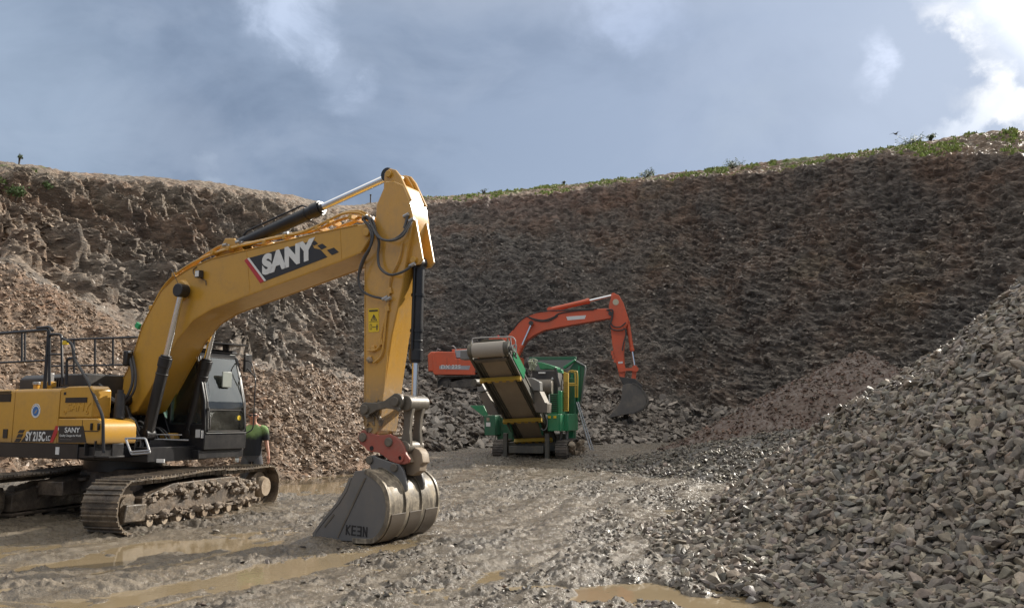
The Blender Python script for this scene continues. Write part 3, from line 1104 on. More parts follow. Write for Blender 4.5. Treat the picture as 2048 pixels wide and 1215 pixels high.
def make_track(parent, M, yc, width, Lc=1.80, r=0.42, zc=0.44, pitch=0.19, shoes=TRACK, frame=TFRAME, muddy=True, rollers=9, out=-1, seed=1):
    """M: frame of the undercarriage, yc: lateral centre (left +); out: side (+1/-1) that faces outwards"""
    rnd = random.Random(seed)
    b = MB()
    for (p, d) in along(track_outline(Lc, r, zc), pitch):
        nrm = Vector((d.z, 0, -d.x))     # outward
        rot = Matrix((d, Vector((0, 1, 0)), -nrm)).transposed()
        fr = Matrix.Translation(M @ (p + Vector((0, yc, 0)))) @ M.to_3x3().to_4x4() @ rot.to_4x4()
        w2 = width / 2
        j = rnd.uniform(-0.006, 0.006)
        pit = pitch * 0.52
        prof = [(-pit, -0.012 + j), (pit, -0.012 + j), (pit, 0.012), (pit - 0.015, 0.020), (0.03, 0.016), (0.025, 0.042), (0.008, 0.042), (0.0, 0.014),
                (-0.05, 0.014), (-0.055, 0.038), (-0.072, 0.038), (-0.08, 0.014), (-pit, 0.014)]
        prof = [(x, -z) for x, z in prof]
        b.prism(prof, -w2 + rnd.uniform(0, .012), w2 - rnd.uniform(0, .012), frame=fr)
        # track link on the inside
        for yy in (-0.09, 0.09):
            c = fr @ Vector((0, yy, 0.05))
            b.box(c, (pitch * 0.9, 0.035, 0.085), fr.to_3x3())
    tr = b.build('track', shoes, parent)
    # frame, tapered box between the wheels
    f = MB()
    F = lambda x, y, z: M @ Vector((x, yc + y, z))
    wf = width * 0.30
    prof = [(-Lc + 0.30, zc - 0.17), (Lc - 0.32, zc - 0.17), (Lc - 0.30, zc + 0.13), (0.8, zc + 0.27), (-0.9, zc + 0.27), (-Lc + 0.30, zc + 0.10)]
    f.prism(prof, yc - wf, yc + wf, frame=M)
    f.prism([(-Lc + 0.30, zc - 0.24), (Lc - 0.32, zc - 0.24), (Lc - 0.32, zc - 0.19), (-Lc + 0.30, zc - 0.19)], yc - wf - 0.03, yc + wf + 0.03, frame=M)
    f.build('track_frame', frame, tr, 0.012)
    # idler (front) and sprocket (rear)
    for nm, xx in (('idler', Lc), ('sprocket', -Lc)):
        w_ = MB()
        w_.cyl(F(xx, -0.075, zc), F(xx, 0.075, zc), r - 0.10, n=28)
        w_.cyl(F(xx, -0.16, zc), F(xx, 0.16, zc), r * (0.52 if nm == 'idler' else 0.40), n=20)
        w_.cyl(F(xx, -width * 0.26, zc), F(xx, width * 0.26, zc), r * 0.36, n=20)
        if nm == 'sprocket':
            for k in range(18):
                a = 2 * math.pi * k / 18
                w_.box(F(xx + (r - .09) * math.cos(a), 0, zc + (r - .09) * math.sin(a)), (0.06, 0.10, 0.06), M.to_3x3())
        w_.build(nm, LTMUD if muddy and nm == 'idler' else shoes, tr)
        if muddy and nm == 'idler':
            h = MB()
            hub = [(xx + 0.30 * (1 if nm == 'idler' else -1) * 0 - (0.02 if nm == 'idler' else -0.02), 0)]
            rh = 0.20 if nm == 'idler' else 0.16
            h.cyl(F(xx - (0.1 if nm == 'sprocket' else 0) * -1, out * width * 0.26, zc), F(xx + (0.1 if nm == 'sprocket' else 0), out * width * (0.38 if nm == 'idler' else 0.33), zc), rh, rh * 0.85, n=20)
            h.build('wheel_hub', LTMUD if nm == 'idler' else TRACK, tr)
    if muddy:
        g = MB()
        g.prism([(-Lc - 0.16, zc - 0.22), (-Lc + 0.34, zc - 0.24), (-Lc + 0.36, zc + 0.02), (-Lc - 0.10, zc + 0.04)], yc + out * (wf - 0.05), yc + out * (wf + 0.05), frame=M)
        g.build('final_drive_guard', TRACK, tr, 0.02)
    for k in range(rollers):
        x = (-Lc + 0.48) + (2 * Lc - 0.98) * k / max(1, rollers - 1)
        w_ = MB()
        w_.cyl(F(x, -width * 0.34, zc - 0.27), F(x, width * 0.34, zc - 0.27), 0.075, n=16)
        w_.cyl(F(x, -width * 0.20, zc - 0.27), F(x, width * 0.20, zc - 0.27), 0.105, n=16)
        w_.build('roller', LTMUD if muddy else frame, tr)
        g = MB()
        for s in (-1, 1):
            g.box(F(x, s * width * 0.30, zc - 0.225), (0.15, 0.03, 0.06), M.to_3x3())
        g.build('roller_bracket', frame, tr)
    if muddy:
        # cakes and clods of mud sitting on the frame
        m = MB()
        for k in range(150):
            x = rnd.uniform(-Lc + .3, Lc - .35)
            top = zc + 0.10 + 0.15 * (1 - abs(x) / Lc)
            if k % 3 == 0:
                p = F(x, out * (wf + rnd.uniform(-0.12, 0.02)), top + rnd.uniform(-0.10, 0.03))
            elif k % 3 == 1:
                p = F(x, out * (wf + rnd.uniform(0.0, 0.045)), rnd.uniform(zc - 0.02, top))
            else:
                p = F(x, out * (wf + rnd.uniform(0.0, 0.05)), zc - 0.20 + rnd.uniform(-.02, .03))
            s = rnd.uniform(0.02, 0.075)
            m.add(*lump(p, (s * 1.3, s, s * 0.8), rnd, 0.35), smooth=True)
        m.build('mud_cake', DRYMUD, tr)
    return tr


def lump(c, r, rnd, rough=0.25, n=5):
    P = [Vector((0, 0, -1))]
    for j in range(1, n):
        ph = -math.pi / 2 + math.pi * j / n
        for i in range(2 * n - 2):
            t = 2 * math.pi * i / (2 * n - 2)
            P.append(Vector((math.cos(ph) * math.cos(t), math.cos(ph) * math.sin(t), math.sin(ph))))
    P.append(Vector((0, 0, 1)))
    m = 2 * n - 2
    a = rnd.uniform(0, 6.28)
    R3 = Matrix.Rotation(a, 3, 'Z') @ Matrix.Rotation(rnd.uniform(-.6, .6), 3, 'X')
    V = [Vector(c) + R3 @ Vector((p.x * r[0], p.y * r[1], p.z * r[2])) * (1 + rnd.uniform(-rough, rough)) for p in P]
    F = [(0, 1 + (i + 1) % m, 1 + i) for i in range(m)]
    for j in range(n - 2):
        F += [(1 + j * m + i, 1 + j * m + (i + 1) % m, 1 + (j + 1) * m + (i + 1) % m, 1 + (j + 1) * m + i) for i in range(m)]
    e = len(V) - 1
    F += [(e, 1 + (n - 2) * m + i, 1 + (n - 2) * m + (i + 1) % m) for i in range(m)]
    return V, F


make_track(exc, UM, -1.19, 0.62, 1.95, 0.385, 0.40, out=-1, seed=1)
make_track(exc, UM, 1.19, 0.62, 1.95, 0.385, 0.40, out=1, seed=2)
b = MB()
b.prism([(-0.75, 0.50), (0.75, 0.50), (0.62, 0.86), (-0.62, 0.86)], -0.62, 0.62, frame=UM)
for sx in (-1, 1):
    for sy in (-1, 1):
        b.plate([UM @ Vector(p) for p in ((sx * 0.35, sy * 0.4, 0.84), (sx * 0.75, sy * 0.4, 0.70), (sx * 1.20, sy * 1.05, 0.58), (sx * 0.75, sy * 1.05, 0.66))], 0.06)
        b.prism([(sx * 0.3, 0.45), (sx * 1.15, 0.45), (sx * 1.15, 0.68), (sx * 0.3, 0.80)], sy * 0.5, sy * 1.0, frame=UM)
b.build('undercarriage_frame', TFRAME, exc, 0.015)
b = MB()
b.cyl((0, 0, 0.82), (0, 0, 1.0), 0.64, n=40)
b.cyl((0, 0, 0.98), (0, 0, 1.06), 0.58, n=40)
b.build('swing_ring', BLK, exc)

# ---------------- revolving deck and body
YB = -1.35
Z0 = 1.06
b = MB()
b.span((-2.45, YB + 0.01, 1.06), (0.35, -YB - 0.01, 1.30))
b.span((-0.3, -0.62, 1.0), (1.35, 0.62, 1.24))
b.span((0.3, YB + 0.02, 1.08), (1.0, -0.5, 1.26))
b.span((-0.1, 0.30, 1.02), (1.50, 1.33, 1.17))
b.build('deck_frame', BLK, exc, 0.01)

bx = lambda u, y=YB: side(u, 850, y)[0]
X117, X206, X269, X27 = side(117, 830, YB)[0], side(184, 830, YB)[0], side(203, 860, YB)[0], side(27, 830, YB)[0]
ZB, ZT, ZM = side(100, 886, YB)[1], side(100, 776, YB)[1], side(230, 836, YB)[1]
# engine/pump compartment doors along the right side
b = MB()
def rbox(mb, x0, x1, y0, y1, z0, z1, r=0.06, n=3):
    """box with the upper outer long edge rounded (section in y-z)"""
    prof = [(y0, z0), (y1, z0), (y1, z1)]
    for k in range(n + 1):
        a = math.pi / 2 * k / n
        prof.append((y0 + r - r * math.sin(a), z1 - r + r * math.cos(a)))
    M_ = Matrix(((0, 1, 0, 0), (1, 0, 0, 0), (0, 0, 1, 0), (0, 0, 0, 1)))
    mb.prism(prof, x0, x1, frame=M_)
rbox(b, X27 + 0.008, X117 - 0.006, YB, -0.45, ZB, ZT)
rear_door = b.build('side_door', YEL, exc, 0.008)
b = MB()
rbox(b, -2.05, X27 - 0.006, YB, -0.45, ZB, ZT)
vent_door = b.build('side_door', YEL, exc, 0.008)
b = MB()
for k in range(7):
    b.box((X27 - 0.36, YB - 0.002, side(10, 791, YB)[1] + 0.075 - k * 0.026), (0.48, 0.02, 0.012))
b.span((X27 - 0.62, YB - 0.004, side(10, 803, YB)[1]), (X27 - 0.10, YB + 0.01, side(10, 787, YB)[1]))
b.build('vent_louvre', BLK, vent_door)
b = MB()
b.span((X27 - 0.24, YB - 0.012, 1.38), (X27 - 0.12, YB + 0.01, 1.53))
b.build('latch', BLK, vent_door)
# fuel tank: tall rear part and stepped tool box in front
b = MB()
zt = side(150, 772, YB)[1]
prof = [(X117 + 0.008, ZM + 0.01), (X206 + 0.0, ZM + 0.01), (X206, zt - 0.06), (X206 - 0.08, zt), (X117 + 0.20, zt), (X117 + 0.008, ZT - 0.02)]
b.prism(prof, YB, -1.02)
tank = b.build('fuel_tank', YEL, exc, 0.02)
b = MB()
b.span((X117 + 0.16, YB - 0.010, zt - 0.26), (X206 - 0.14, YB + 0.01, zt - 0.18))
b.span((X117 + 0.10, YB - 0.004, zt - 0.135), (X117 + 0.16, YB + 0.01, zt - 0.09))
b.build('tank_slot', BLK, tank)
b = MB()
for q in (X117 + 0.16, X206 - 0.12):
    b.ring((q, YB - 0.003, ZM + 0.10), (0, 1, 0), 0.02, 0.035, 0.012)
b.build('tank_boss', YEL, tank)
text_mesh('lettering', 'SANY', YEL, tank, frame3((X117 + 0.20, YB - 0.004, ZM + 0.12), (1, 0, 0), (0, 0, 1), (0, -1, 0)), 0.18, 0.008, 0.003, 0.15, 1.25)
b = MB()
prof = [(X117 + 0.008, ZB), (X269, ZB), (X269 + 0.02, ZB + 0.05), (X269 + 0.02, ZM - 0.14), (X269 - 0.03, ZM - 0.04), (X269 - 0.12, ZM), (X117 + 0.008, ZM)]
b.prism(prof, YB - 0.01, -0.72)
tool = b.build('tool_box', YEL, exc, 0.02)
b = MB()
b.span((X269 - 0.44, YB - 0.018, ZB + 0.20), (X269 - 0.06, YB - 0.006, ZB + 0.214))
b.span((X269 - 0.46, YB - 0.014, ZB + 0.02), (X269 - 0.452, YB - 0.006, ZM - 0.03))
b.build('seam', BLK, tool)
for q in (X269 - 0.06, X206 + 0.02):
    b = MB()
    b.span((q, YB - 0.04, ZB + 0.22), (q + 0.035, YB - 0.008, ZB + 0.33))
    b.build('latch', BLK, tool, 0.006)
# black skirt under the doors
b = MB()
b.span((-2.05, YB + 0.004, 1.065), (X269 - 0.55, YB + 0.2, ZB - 0.004))
b.build('skirt', BLK, exc, 0.006)
b = MB(); b.span((X117 - 0.01, YB - 0.004, 1.13), (X117 + 0.08, YB + 0.01, 1.25))
b.build('sticker', WHITE, exc)
b = MB(); b.span((side(293, 930, -1.0)[0], -0.82, 1.02), (side(293, 930, -1.0)[0] + 0.17, -0.80, 1.075))
b.build('sticker', WHITE, exc)
# counterweight
b = MB()
prof = []
for k in range(-8, 9):
    a = k / 8 * math.radians(27)
    prof.append((-2.85 * math.cos(a), 2.85 * math.sin(a)))
PR = [(x, y) for x, y in prof]
PT = [Vector((x, y, 0)) for x, y in PR] + [Vector((-2.05, 1.30, 0)), Vector((-2.05, -1.30, 0))]
n = len(PT)
V = [p + Vector((0, 0, 1.07)) for p in PT] + [p + Vector((0, 0, 2.0)) for p in PT]
b.add(V, [tuple(range(n))[::-1], tuple(range(n, 2 * n))] + [(i, (i + 1) % n, n + (i + 1) % n, n + i) for i in range(n)])
b.build('counterweight', YEL, exc, 0.05)
# left side body behind the cab
b = MB()
b.span((-2.05, 0.45, 1.30), (-0.15, 1.345, 2.0))
b.build('side_door', YEL, exc, 0.03)
# engine hood (black ribbed)
b = MB()
hx0, hx1 = -2.0, -0.62
HT = side(40, 750, -0.62)[1] - 0.01
b.prism([(-0.74, 1.95), (-0.74, HT - 0.07), (-0.64, HT), (0.62, HT), (0.70, HT - 0.07), (0.70, 1.95)], hx0, hx1, frame=Matrix(((0, 1, 0, 0), (1, 0, 0, 0), (0, 0, 1, 0), (0, 0, 0, 1))))
hood = b.build('engine_hood', PLASTIC, exc, 0.025)
b = MB()
for k in range(9):
    b.box((hx0 + 0.80 + k * 0.06, -0.745, HT - 0.15), (0.025, 0.03, 0.16))
b.build('vent_louvre', BLK, hood)
b = MB()
b.span((-0.58, -0.85, 1.95), (0.02, 0.28, HT - 0.03))
for k in range(3):
    b.box((-0.46 + k * 0.18, -0.30, HT - 0.025), (0.03, 1.0, 0.03))
b.build('hydraulic_tank_cover', PLASTIC, exc, 0.03)
b = MB()
b.span((X117 - 0.75, -1.1, ZT - 0.01), (X117 + 0.05, -0.66, ZT + 0.035))
b.build('walkway_mat', PLASTIC, exc, 0.01)
b = MB()
xf = side(97, 765, -1.1)[0]
b.span((xf - 0.10, -1.18, ZT), (xf + 0.10, -1.02, ZT + 0.13))
b.cyl((xf - 0.32, -1.1, ZT), (xf - 0.32, -1.1, ZT + 0.09), 0.05, n=12)
b.build('filler_block', YEL, exc, 0.01)
b = MB()
b.span((xf - 0.05, -1.15, ZT + 0.13), (xf + 0.07, -1.05, ZT + 0.27))
b.cyl((xf - 0.32, -1.1, ZT + 0.08), (xf - 0.32, -1.1, ZT + 0.13), 0.065, n=12)
b.build('filler_cap', SILVER, exc, 0.006)
b = MB()
b.cyl((X206 + 0.12, -0.95, ZM), (X206 + 0.12, -0.95, ZM + 0.40), 0.085, 0.075, n=14)
b.cyl((X206 + 0.12, -0.95, ZM + 0.40), (X206 + 0.12, -0.95, ZM + 0.46), 0.05, n=14)
b.build('filter', PLASTIC, exc)

# ---------------- hand rails
def rail(pts, r=0.025, y=None, rnd=0.07):
    return [Vector(p) for p in round_path(pts, rnd)], r * 1.2

def tubes(name, lst, mat, parent, n=8):
    b = MB()
    for pts, r in lst:
        b.tube(pts, r, n)
    return b.build(name, mat, parent)

def pS(u, v, y):
    x, z = side(u, v, y)
    return (x, y, z)

YR = -1.22
zr1, zr2 = side(60, 662, YR)[1], side(60, 722, YR)[1]
xr0 = side(95, 700, YR)[0]
zft = ZT - 0.02
tubes('handrail', [
    rail([(-2.3, YR, zr1), (xr0, YR, zr1), (xr0, YR, zft)]),
    rail([(-2.3, YR, zr2), (xr0, YR, zr2)], 0.016),
    rail([pS(44, 664, YR), pS(44, 722, YR)], 0.016), rail([pS(50, 664, YR), pS(50, 722, YR)], 0.014),
    rail([(xr0 - 0.32, YR, zr1 + 0.045), (xr0 + 0.02, YR, zr1 + 0.05), (xr0 + 0.10, YR, zr1 - 0.02)], 0.022),
], BLK, exc)
tubes('handrail', [
    rail([pS(99, 770, YR), pS(99, 668, YR), pS(123, 668, YR), pS(125, 770, YR)], 0.019),
    rail([pS(97, 708, YR), pS(124, 708, YR)], 0.014),
    rail([pS(133, 770, YR), pS(134, 716, YR), pS(152, 716, YR)], 0.019),
    rail([pS(125, 676, YR), pS(145, 686, YR), pS(148, 716, YR), pS(175, 760, YR - 0.1), pS(206, 832, YR - 0.14), pS(207, 905, YR - 0.14)], 0.020, rnd=0.12),
], BLK, exc)
YL = 1.15
tubes('handrail', [
    rail([pS(128, 679, YL), pS(275, 674, YL)], 0.020), rail([pS(100, 732, YL), pS(268, 729, YL)], 0.017),
    rail([pS(190, 678, YL), pS(190, 752, YL)], 0.018), rail([pS(226, 677, YL), pS(226, 730, YL)], 0.018),
    rail([pS(148, 678, YL), pS(148, 752, YL)], 0.018),
], BLK, exc)
b = MB(); b.box(pS(131, 685, YR), (0.11, 0.05, 0.07))
b.build('yellow_tag', DECYEL, exc, 0.01)
# access step with silver hoops
b = MB()
sx_, sz_ = X269 - 0.30, 1.06
b.span((sx_ - 0.02, -1.38, 1.10), (sx_ + 0.55, -1.10, 1.13))
b.span((sx_ - 0.02, -1.40, 1.13), (sx_ + 0.0, -1.10, ZB + 0.02))
b.span((sx_ + 0.20, -1.39, 1.10), (sx_ + 0.22, -1.10, 1.36))
b.span((sx_ + 0.50, -1.30, 1.13), (sx_ + 0.52, -1.10, 1.32))
b.build('step_bracket', BLK, exc, 0.005)
tubes('step', [rail([pS(251, 876, -1.38), pS(263, 908, -1.42), pS(300, 905, -1.42), pS(291, 876, -1.38), pS(251, 876, -1.38)], 0.013, rnd=.03),
               rail([pS(260, 903, -1.42), pS(300, 900, -1.42)], 0.012)], SILVER, exc)

# ---------------- decals on the body
def decal(name, pts, y, mat, parent, th=0.004):
    b = MB()
    b.prism(pts, y - th, y + 0.004)
    return b.build(name, mat, parent)

yD = YB - 0.002
S = lambda l: sides(l, YB)
decal('decal', S([(42, 883), (60, 859), (112, 859), (101, 883)]), yD, DECBLK, rear_door)
for (a, c) in ((38, 861), (33, 869), (38, 877), (43, 865), (30, 878)):
    pass
for q in ([(40, 859), (50, 859), (46, 865), (36, 865)], [(37, 867), (47, 867), (43, 874), (33, 874)], [(33, 876), (43, 876), (39, 883), (29, 883)]):
    decal('decal', S(q), yD, DECBLK, rear_door)
decal('stripe', S([(112, 851), (116.6, 851), (116.6, 862), (106, 884), (100.5, 884)]), yD - 0.003, DECRED, rear_door)
decal('stripe', sides([(118, 856), (119.5, 853), (119.5, 858), (118, 861)], YB), YB - 0.013, WHITE, tool)
x0, z0 = side(52, 880, YB)
text_mesh('lettering', 'SY 215C', WHITE, rear_door, frame3((x0, yD - 0.006, z0), (1, 0, 0), (0, 0, 1), (0, -1, 0)), 0.205, 0.004, 0.006, 0.0, 0.70)
x0, z0 = side(92.5, 880, YB)
text_mesh('lettering', 'LC', WHITE, rear_door, frame3((x0, yD - 0.006, z0), (1, 0, 0), (0, 0, 1), (0, -1, 0)), 0.11, 0.004, 0.002, 0.0, 0.85)
decal('decal', S([(118.5, 884), (118.5, 851), (168, 851), (174, 884)]), YB - 0.012, DECBLK, tool)
x0, z0 = side(131, 864, YB)
text_mesh('lettering', 'SANY', WHITE, tool, frame3((x0, YB - 0.018, z0), (1, 0, 0), (0, 0, 1), (0, -1, 0)), 0.115, 0.003, 0.0015, 0.0, 1.3)
x0, z0 = side(121, 872, YB)
text_mesh('lettering', 'Quality Changes the World', WHITE, tool, frame3((x0, YB - 0.018, z0), (1, 0, 0), (0, 0, 1), (0, -1, 0)), 0.050, 0.003, 0.0, 0.0, 0.95)
x0, z0 = side(122, 879, YB)
text_mesh('lettering', '-----------------------', SILVER, tool, frame3((x0, YB - 0.018, z0), (1, 0, 0), (0, 0, 1), (0, -1, 0)), 0.040, 0.003, 0.0, 0.0, 1.0)
cx, cz = side(72, 820.5, YB)
b = MB(); b.cyl((cx, YB + 0.004, cz), (cx, YB - 0.004, cz), 0.118, n=32)
b.build('round_logo', WHITE, rear_door)
b = MB(); b.cyl((cx, YB - 0.002, cz - 0.01), (cx, YB - 0.007, cz - 0.01), 0.078, n=28)
b.build('round_logo', DECBLUE, rear_door)
b = MB()
for k in range(7):
    a = 0.45 + k * (math.pi - 0.9) / 6
    b.box((cx + 0.098 * math.cos(a), YB - 0.005, cz + 0.098 * math.sin(a)), (0.014, 0.004, 0.016), Matrix.Rotation(-a + math.pi / 2, 3, 'Y'))
b.prism([(cx - 0.05, cz - 0.045), (cx - 0.01, cz - 0.02), (cx + 0.02, cz + 0.02), (cx + 0.05, cz + 0.01), (cx + 0.02, cz - 0.04)], YB - 0.007, YB - 0.010)
b.build('round_logo', SILVER, rear_door)

# ---------------- cab
cab = MB()
CX0, CX1, CY0, CY1, CZ0, CZ1 = -0.20, 1.50, 0.36, 1.33, 1.17, 2.93
post = 0.075


def cab_post(mb, a, b_, w=post):
    mb.tube([a, b_], w / 2 * 1.15, 6)


# lower shell
cab.prism([(CX0, CZ0), (CX1 + 0.05, CZ0), (CX1 + 0.06, CZ0 + 0.27), (CX1 + 0.02, CZ0 + 0.30), (CX0, CZ0 + 0.30)], CY0, CY1)
for yy in (CY0, CY1):
    s = 0.05 if yy == CY0 else -0.05
    y_in, y_out = yy + s, yy
    front = [(CX1 + 0.06, CZ0 + 0.28), (CX1 + 0.02, 2.0), (CX1 - 0.22, 2.80), (CX1 - 0.34, 2.90)]
    back = [(x - 0.085, z - 0.0) for x, z in front[:3]] + [(CX1 - 0.40, 2.84)]
    cab.prism(front + back[::-1], y_in, y_out)
    cab.span((CX0, min(y_in, y_out), CZ0 + 0.2), (CX0 + 0.09, max(y_in, y_out), 2.88))
    cab.span((CX0, min(y_in, y_out), 2.80), (CX1 - 0.32, max(y_in, y_out), 2.89))
    cab.span((0.60, min(y_in, y_out), CZ0 + 0.2), (0.68, max(y_in, y_out), 2.85))
    cab.span((CX0, min(y_in, y_out), 1.42), (CX1, max(y_in, y_out), 1.62 if yy == CY0 else 1.5))
cab.span((CX0 - 0.0, CY0 + .05, CZ0 + 0.2), (CX0 + 0.05, CY1 - .05, 1.75))
cab.span((CX0 - 0.0, CY0 + .05, 2.78), (CX0 + 0.05, CY1 - .05, 2.88))
# front cross members
cab.span((CX1 - 0.34, CY0 + 0.05, 2.80), (CX1 - 0.24, CY1 - 0.05, 2.88))
cabo = cab.build('cab', BLK, exc, 0.012)
b = MB()
b.prism([(CX0 - 0.03, 2.885), (CX1 - 0.30, 2.885), (CX1 - 0.24, 2.90), (CX1 - 0.32, 2.955), (CX0 + 0.1, 2.97), (CX0 - 0.03, 2.94)], CY0 - 0.02, CY1 + 0.02)
b.build('cab_roof', PLASTIC, cabo, 0.02)
b = MB()
b.span((CX1 - 0.62, CY0 - 0.10, 3.045), (CX1 - 0.10, CY1 + 0.10, 3.065))
for yy in (CY0 + 0.1, CY1 - 0.1):
    b.span((CX1 - 0.5, yy - 0.03, 2.95), (CX1 - 0.40, yy + 0.03, 3.045))
b.build('rain_visor', BLK, cabo)


def slab(mb, a, b_, y0, y1, th=0.012):
    """pane between two profile points"""
    (x0, z0), (x1, z1) = a, b_
    d = Vector((x1 - x0, 0, z1 - z0)).normalized()
    nrm = Vector((d.z, 0, -d.x)) * th / 2
    P = [Vector((x0, 0, z0)) + nrm, Vector((x1, 0, z1)) + nrm, Vector((x1, 0, z1)) - nrm, Vector((x0, 0, z0)) - nrm]
    mb.prism([(p.x, p.z) for p in P], y0, y1)


def lerp2(p, q, t):
    return (p[0] + (q[0] - p[0]) * t, p[1] + (q[1] - p[1]) * t)


f0, f1, f2 = (CX1 + 0.052, CZ0 + 0.32), (CX1 + 0.012, 2.0), (CX1 - 0.225, 2.80)
b = MB(); slab(b, f0, (CX1 + 0.03, 1.84), CY0 + 0.06, CY1 - 0.06)
b.build('window', GLASS, cabo, label='lower windscreen pane with round yellow sticker')
b = MB(); slab(b, (CX1 + 0.025, 1.88), f1, CY0 + 0.06, CY1 - 0.06); slab(b, f1, f2, CY0 + 0.06, CY1 - 0.06)
b.build('window', GLASS, cabo)
# pane surround
b = MB()
for yy in (CY0 + 0.055, CY1 - 0.075):
    for a, c in ((f0, f1), (f1, f2)):
        slab(b, (a[0] + .008, a[1]), (c[0] + .008, c[1]), yy, yy + 0.02, 0.02)
for a in (f0, (CX1 + 0.028, 1.86), f2):
    b.span((a[0] - 0.004, CY0 + 0.06, a[1] - 0.012), (a[0] + 0.018, CY1 - 0.06, a[1] + 0.012))
b.build('window_seal', PLASTIC, cabo)
for (xa, xb, z0_) in ((CX0 + 0.10, 0.59, 1.64), (0.69, CX1 - 0.12, 1.64)):
    b = MB()
    if xb > 1.0:
        b.prism([(xa, z0_), (CX1 - 0.06, z0_), (CX1 - 0.07, 2.0), (CX1 - 0.31, 2.79), (xa, 2.79)], CY0 + 0.02, CY0 + 0.03)
    else:
        b.span((xa, CY0 + 0.02, z0_), (xb, CY0 + 0.03, 2.79))
    b.build('window', GLASS, cabo)
    b = MB()
    if xb > 1.0:
        b.prism([(xa, 1.52), (CX1 - 0.06, 1.52), (CX1 - 0.07, 2.0), (CX1 - 0.31, 2.79), (xa, 2.79)], CY1 - 0.03, CY1 - 0.02)
    else:
        b.span((xa, CY1 - 0.03, 1.52), (xb, CY1 - 0.02, 2.79))
    b.build('window', GLASS, cabo)
b = MB(); b.span((CX0 + 0.012, CY0 + .06, 1.76), (CX0 + 0.024, CY1 - .06, 2.77))
b.build('window', GLASS, cabo)
cy_ = CY1 - 0.16
b = MB(); b.cyl((CX1 + 0.034, cy_ - 0.02, 1.72), (CX1 + 0.048, cy_ - 0.02, 1.72), 0.045, n=16)
b.build('round_sticker', DECYEL, cabo)
# seat and console inside
b = MB()
b.span((0.33, 0.62, 1.45), (0.86, 1.10, 1.62))
b.prism([(0.28, 1.58), (0.44, 1.58), (0.28, 2.30), (0.14, 2.30)], 0.62, 1.10)
b.span((0.14, 0.74, 2.30), (0.26, 0.98, 2.48))
b.build('seat', PLASTIC, cabo, 0.04)
b = MB()
b.span((0.43, 0.44, 1.42), (1.03, 0.58, 1.72)); b.span((0.43, 1.14, 1.42), (1.03, 1.28, 1.70))
b.cyl((0.96, 0.51, 1.70), (1.02, 0.51, 1.95), 0.022); b.cyl((0.96, 1.21, 1.70), (1.02, 1.21, 1.93), 0.022)
for yy in (0.78, 0.92):
    b.cyl((1.23, yy, 1.42), (1.16, yy, 1.98), 0.012)
b.build('control_console', PLASTIC, cabo, 0.012)
tubes('wiper', [([Vector((CX1 - 0.01, CY0 + 0.12, 2.02)), Vector((CX1 - 0.02, CY0 + 0.14, 2.10)), Vector((CX1 - 0.20, CY0 + 0.16, 2.74))], 0.010)], BLK, cabo, 6)
# mirrors
def mirror(u, v, y, w, h, tilt=0.0):
    x, z = side(u, v, y)
    m_ = MB(); m_.box((x, y, z), (0.05, w, h), Matrix.Rotation(tilt, 3, 'Z'))
    o = m_.build('mirror', BLK, cabo, 0.015)
    g = MB(); g.box((x - 0.028, y, z), (0.006, w - 0.04, h - 0.04), Matrix.Rotation(tilt, 3, 'Z'))
    g.build('mirror_glass', MIRROR, o)
    return (x, y, z)
m1 = mirror(495, 726, 1.50, 0.24, 0.34, 0.25)
x_, z_ = side(492, 800, 1.36)
tubes('mirror_stalk', [(round_path([(CX1 - 0.05, CY1 + 0.02, 1.42), (CX1 + 0.12, CY1 + 0.10, 1.50), (CX1 + 0.13, CY1 + 0.10, 2.45), (m1[0], m1[1] - 0.02, m1[2] - 0.08)], 0.08), 0.012),
                       (round_path([(CX1 + 0.13, CY1 + 0.10, 2.45), (CX1 + 0.08, CY1 + 0.03, 2.75), (CX1 - 0.15, CY1, 2.78)], 0.08), 0.010)], BLK, cabo, 6)
b = MB(); b.box((CX1 - 0.02, CY0 + 0.52, 2.40), (0.02, 0.22, 0.28))
b.build('mirror', GREYM, cabo, 0.02)
b = MB()
for yy in (CY0 + 0.07, CY1 - 0.09):
    b.tube([(CX1 + 0.075, yy, CZ0 + 0.34), (CX1 + 0.10, yy, CZ0 + 0.42), (CX1 + 0.055, yy, 1.9)], 0.012, 6, 4)
b.tube([(CX1 + 0.07, CY0 + 0.02, CZ0 + 0.285), (CX1 + 0.07, CY1 - 0.02, CZ0 + 0.285)], 0.010, 6)
b.build('grab_rail', PLASTIC, cabo)
b = MB(); b.box((CX1 + 0.03, CY0 - 0.01, 1.44), (0.004, 0.085, 0.13)); b.span((CX1 - 0.16, CY0 - 0.006, 1.38), (CX1 - 0.05, CY0 + 0.002, 1.52))
b.build('sticker', WHITE, cabo)

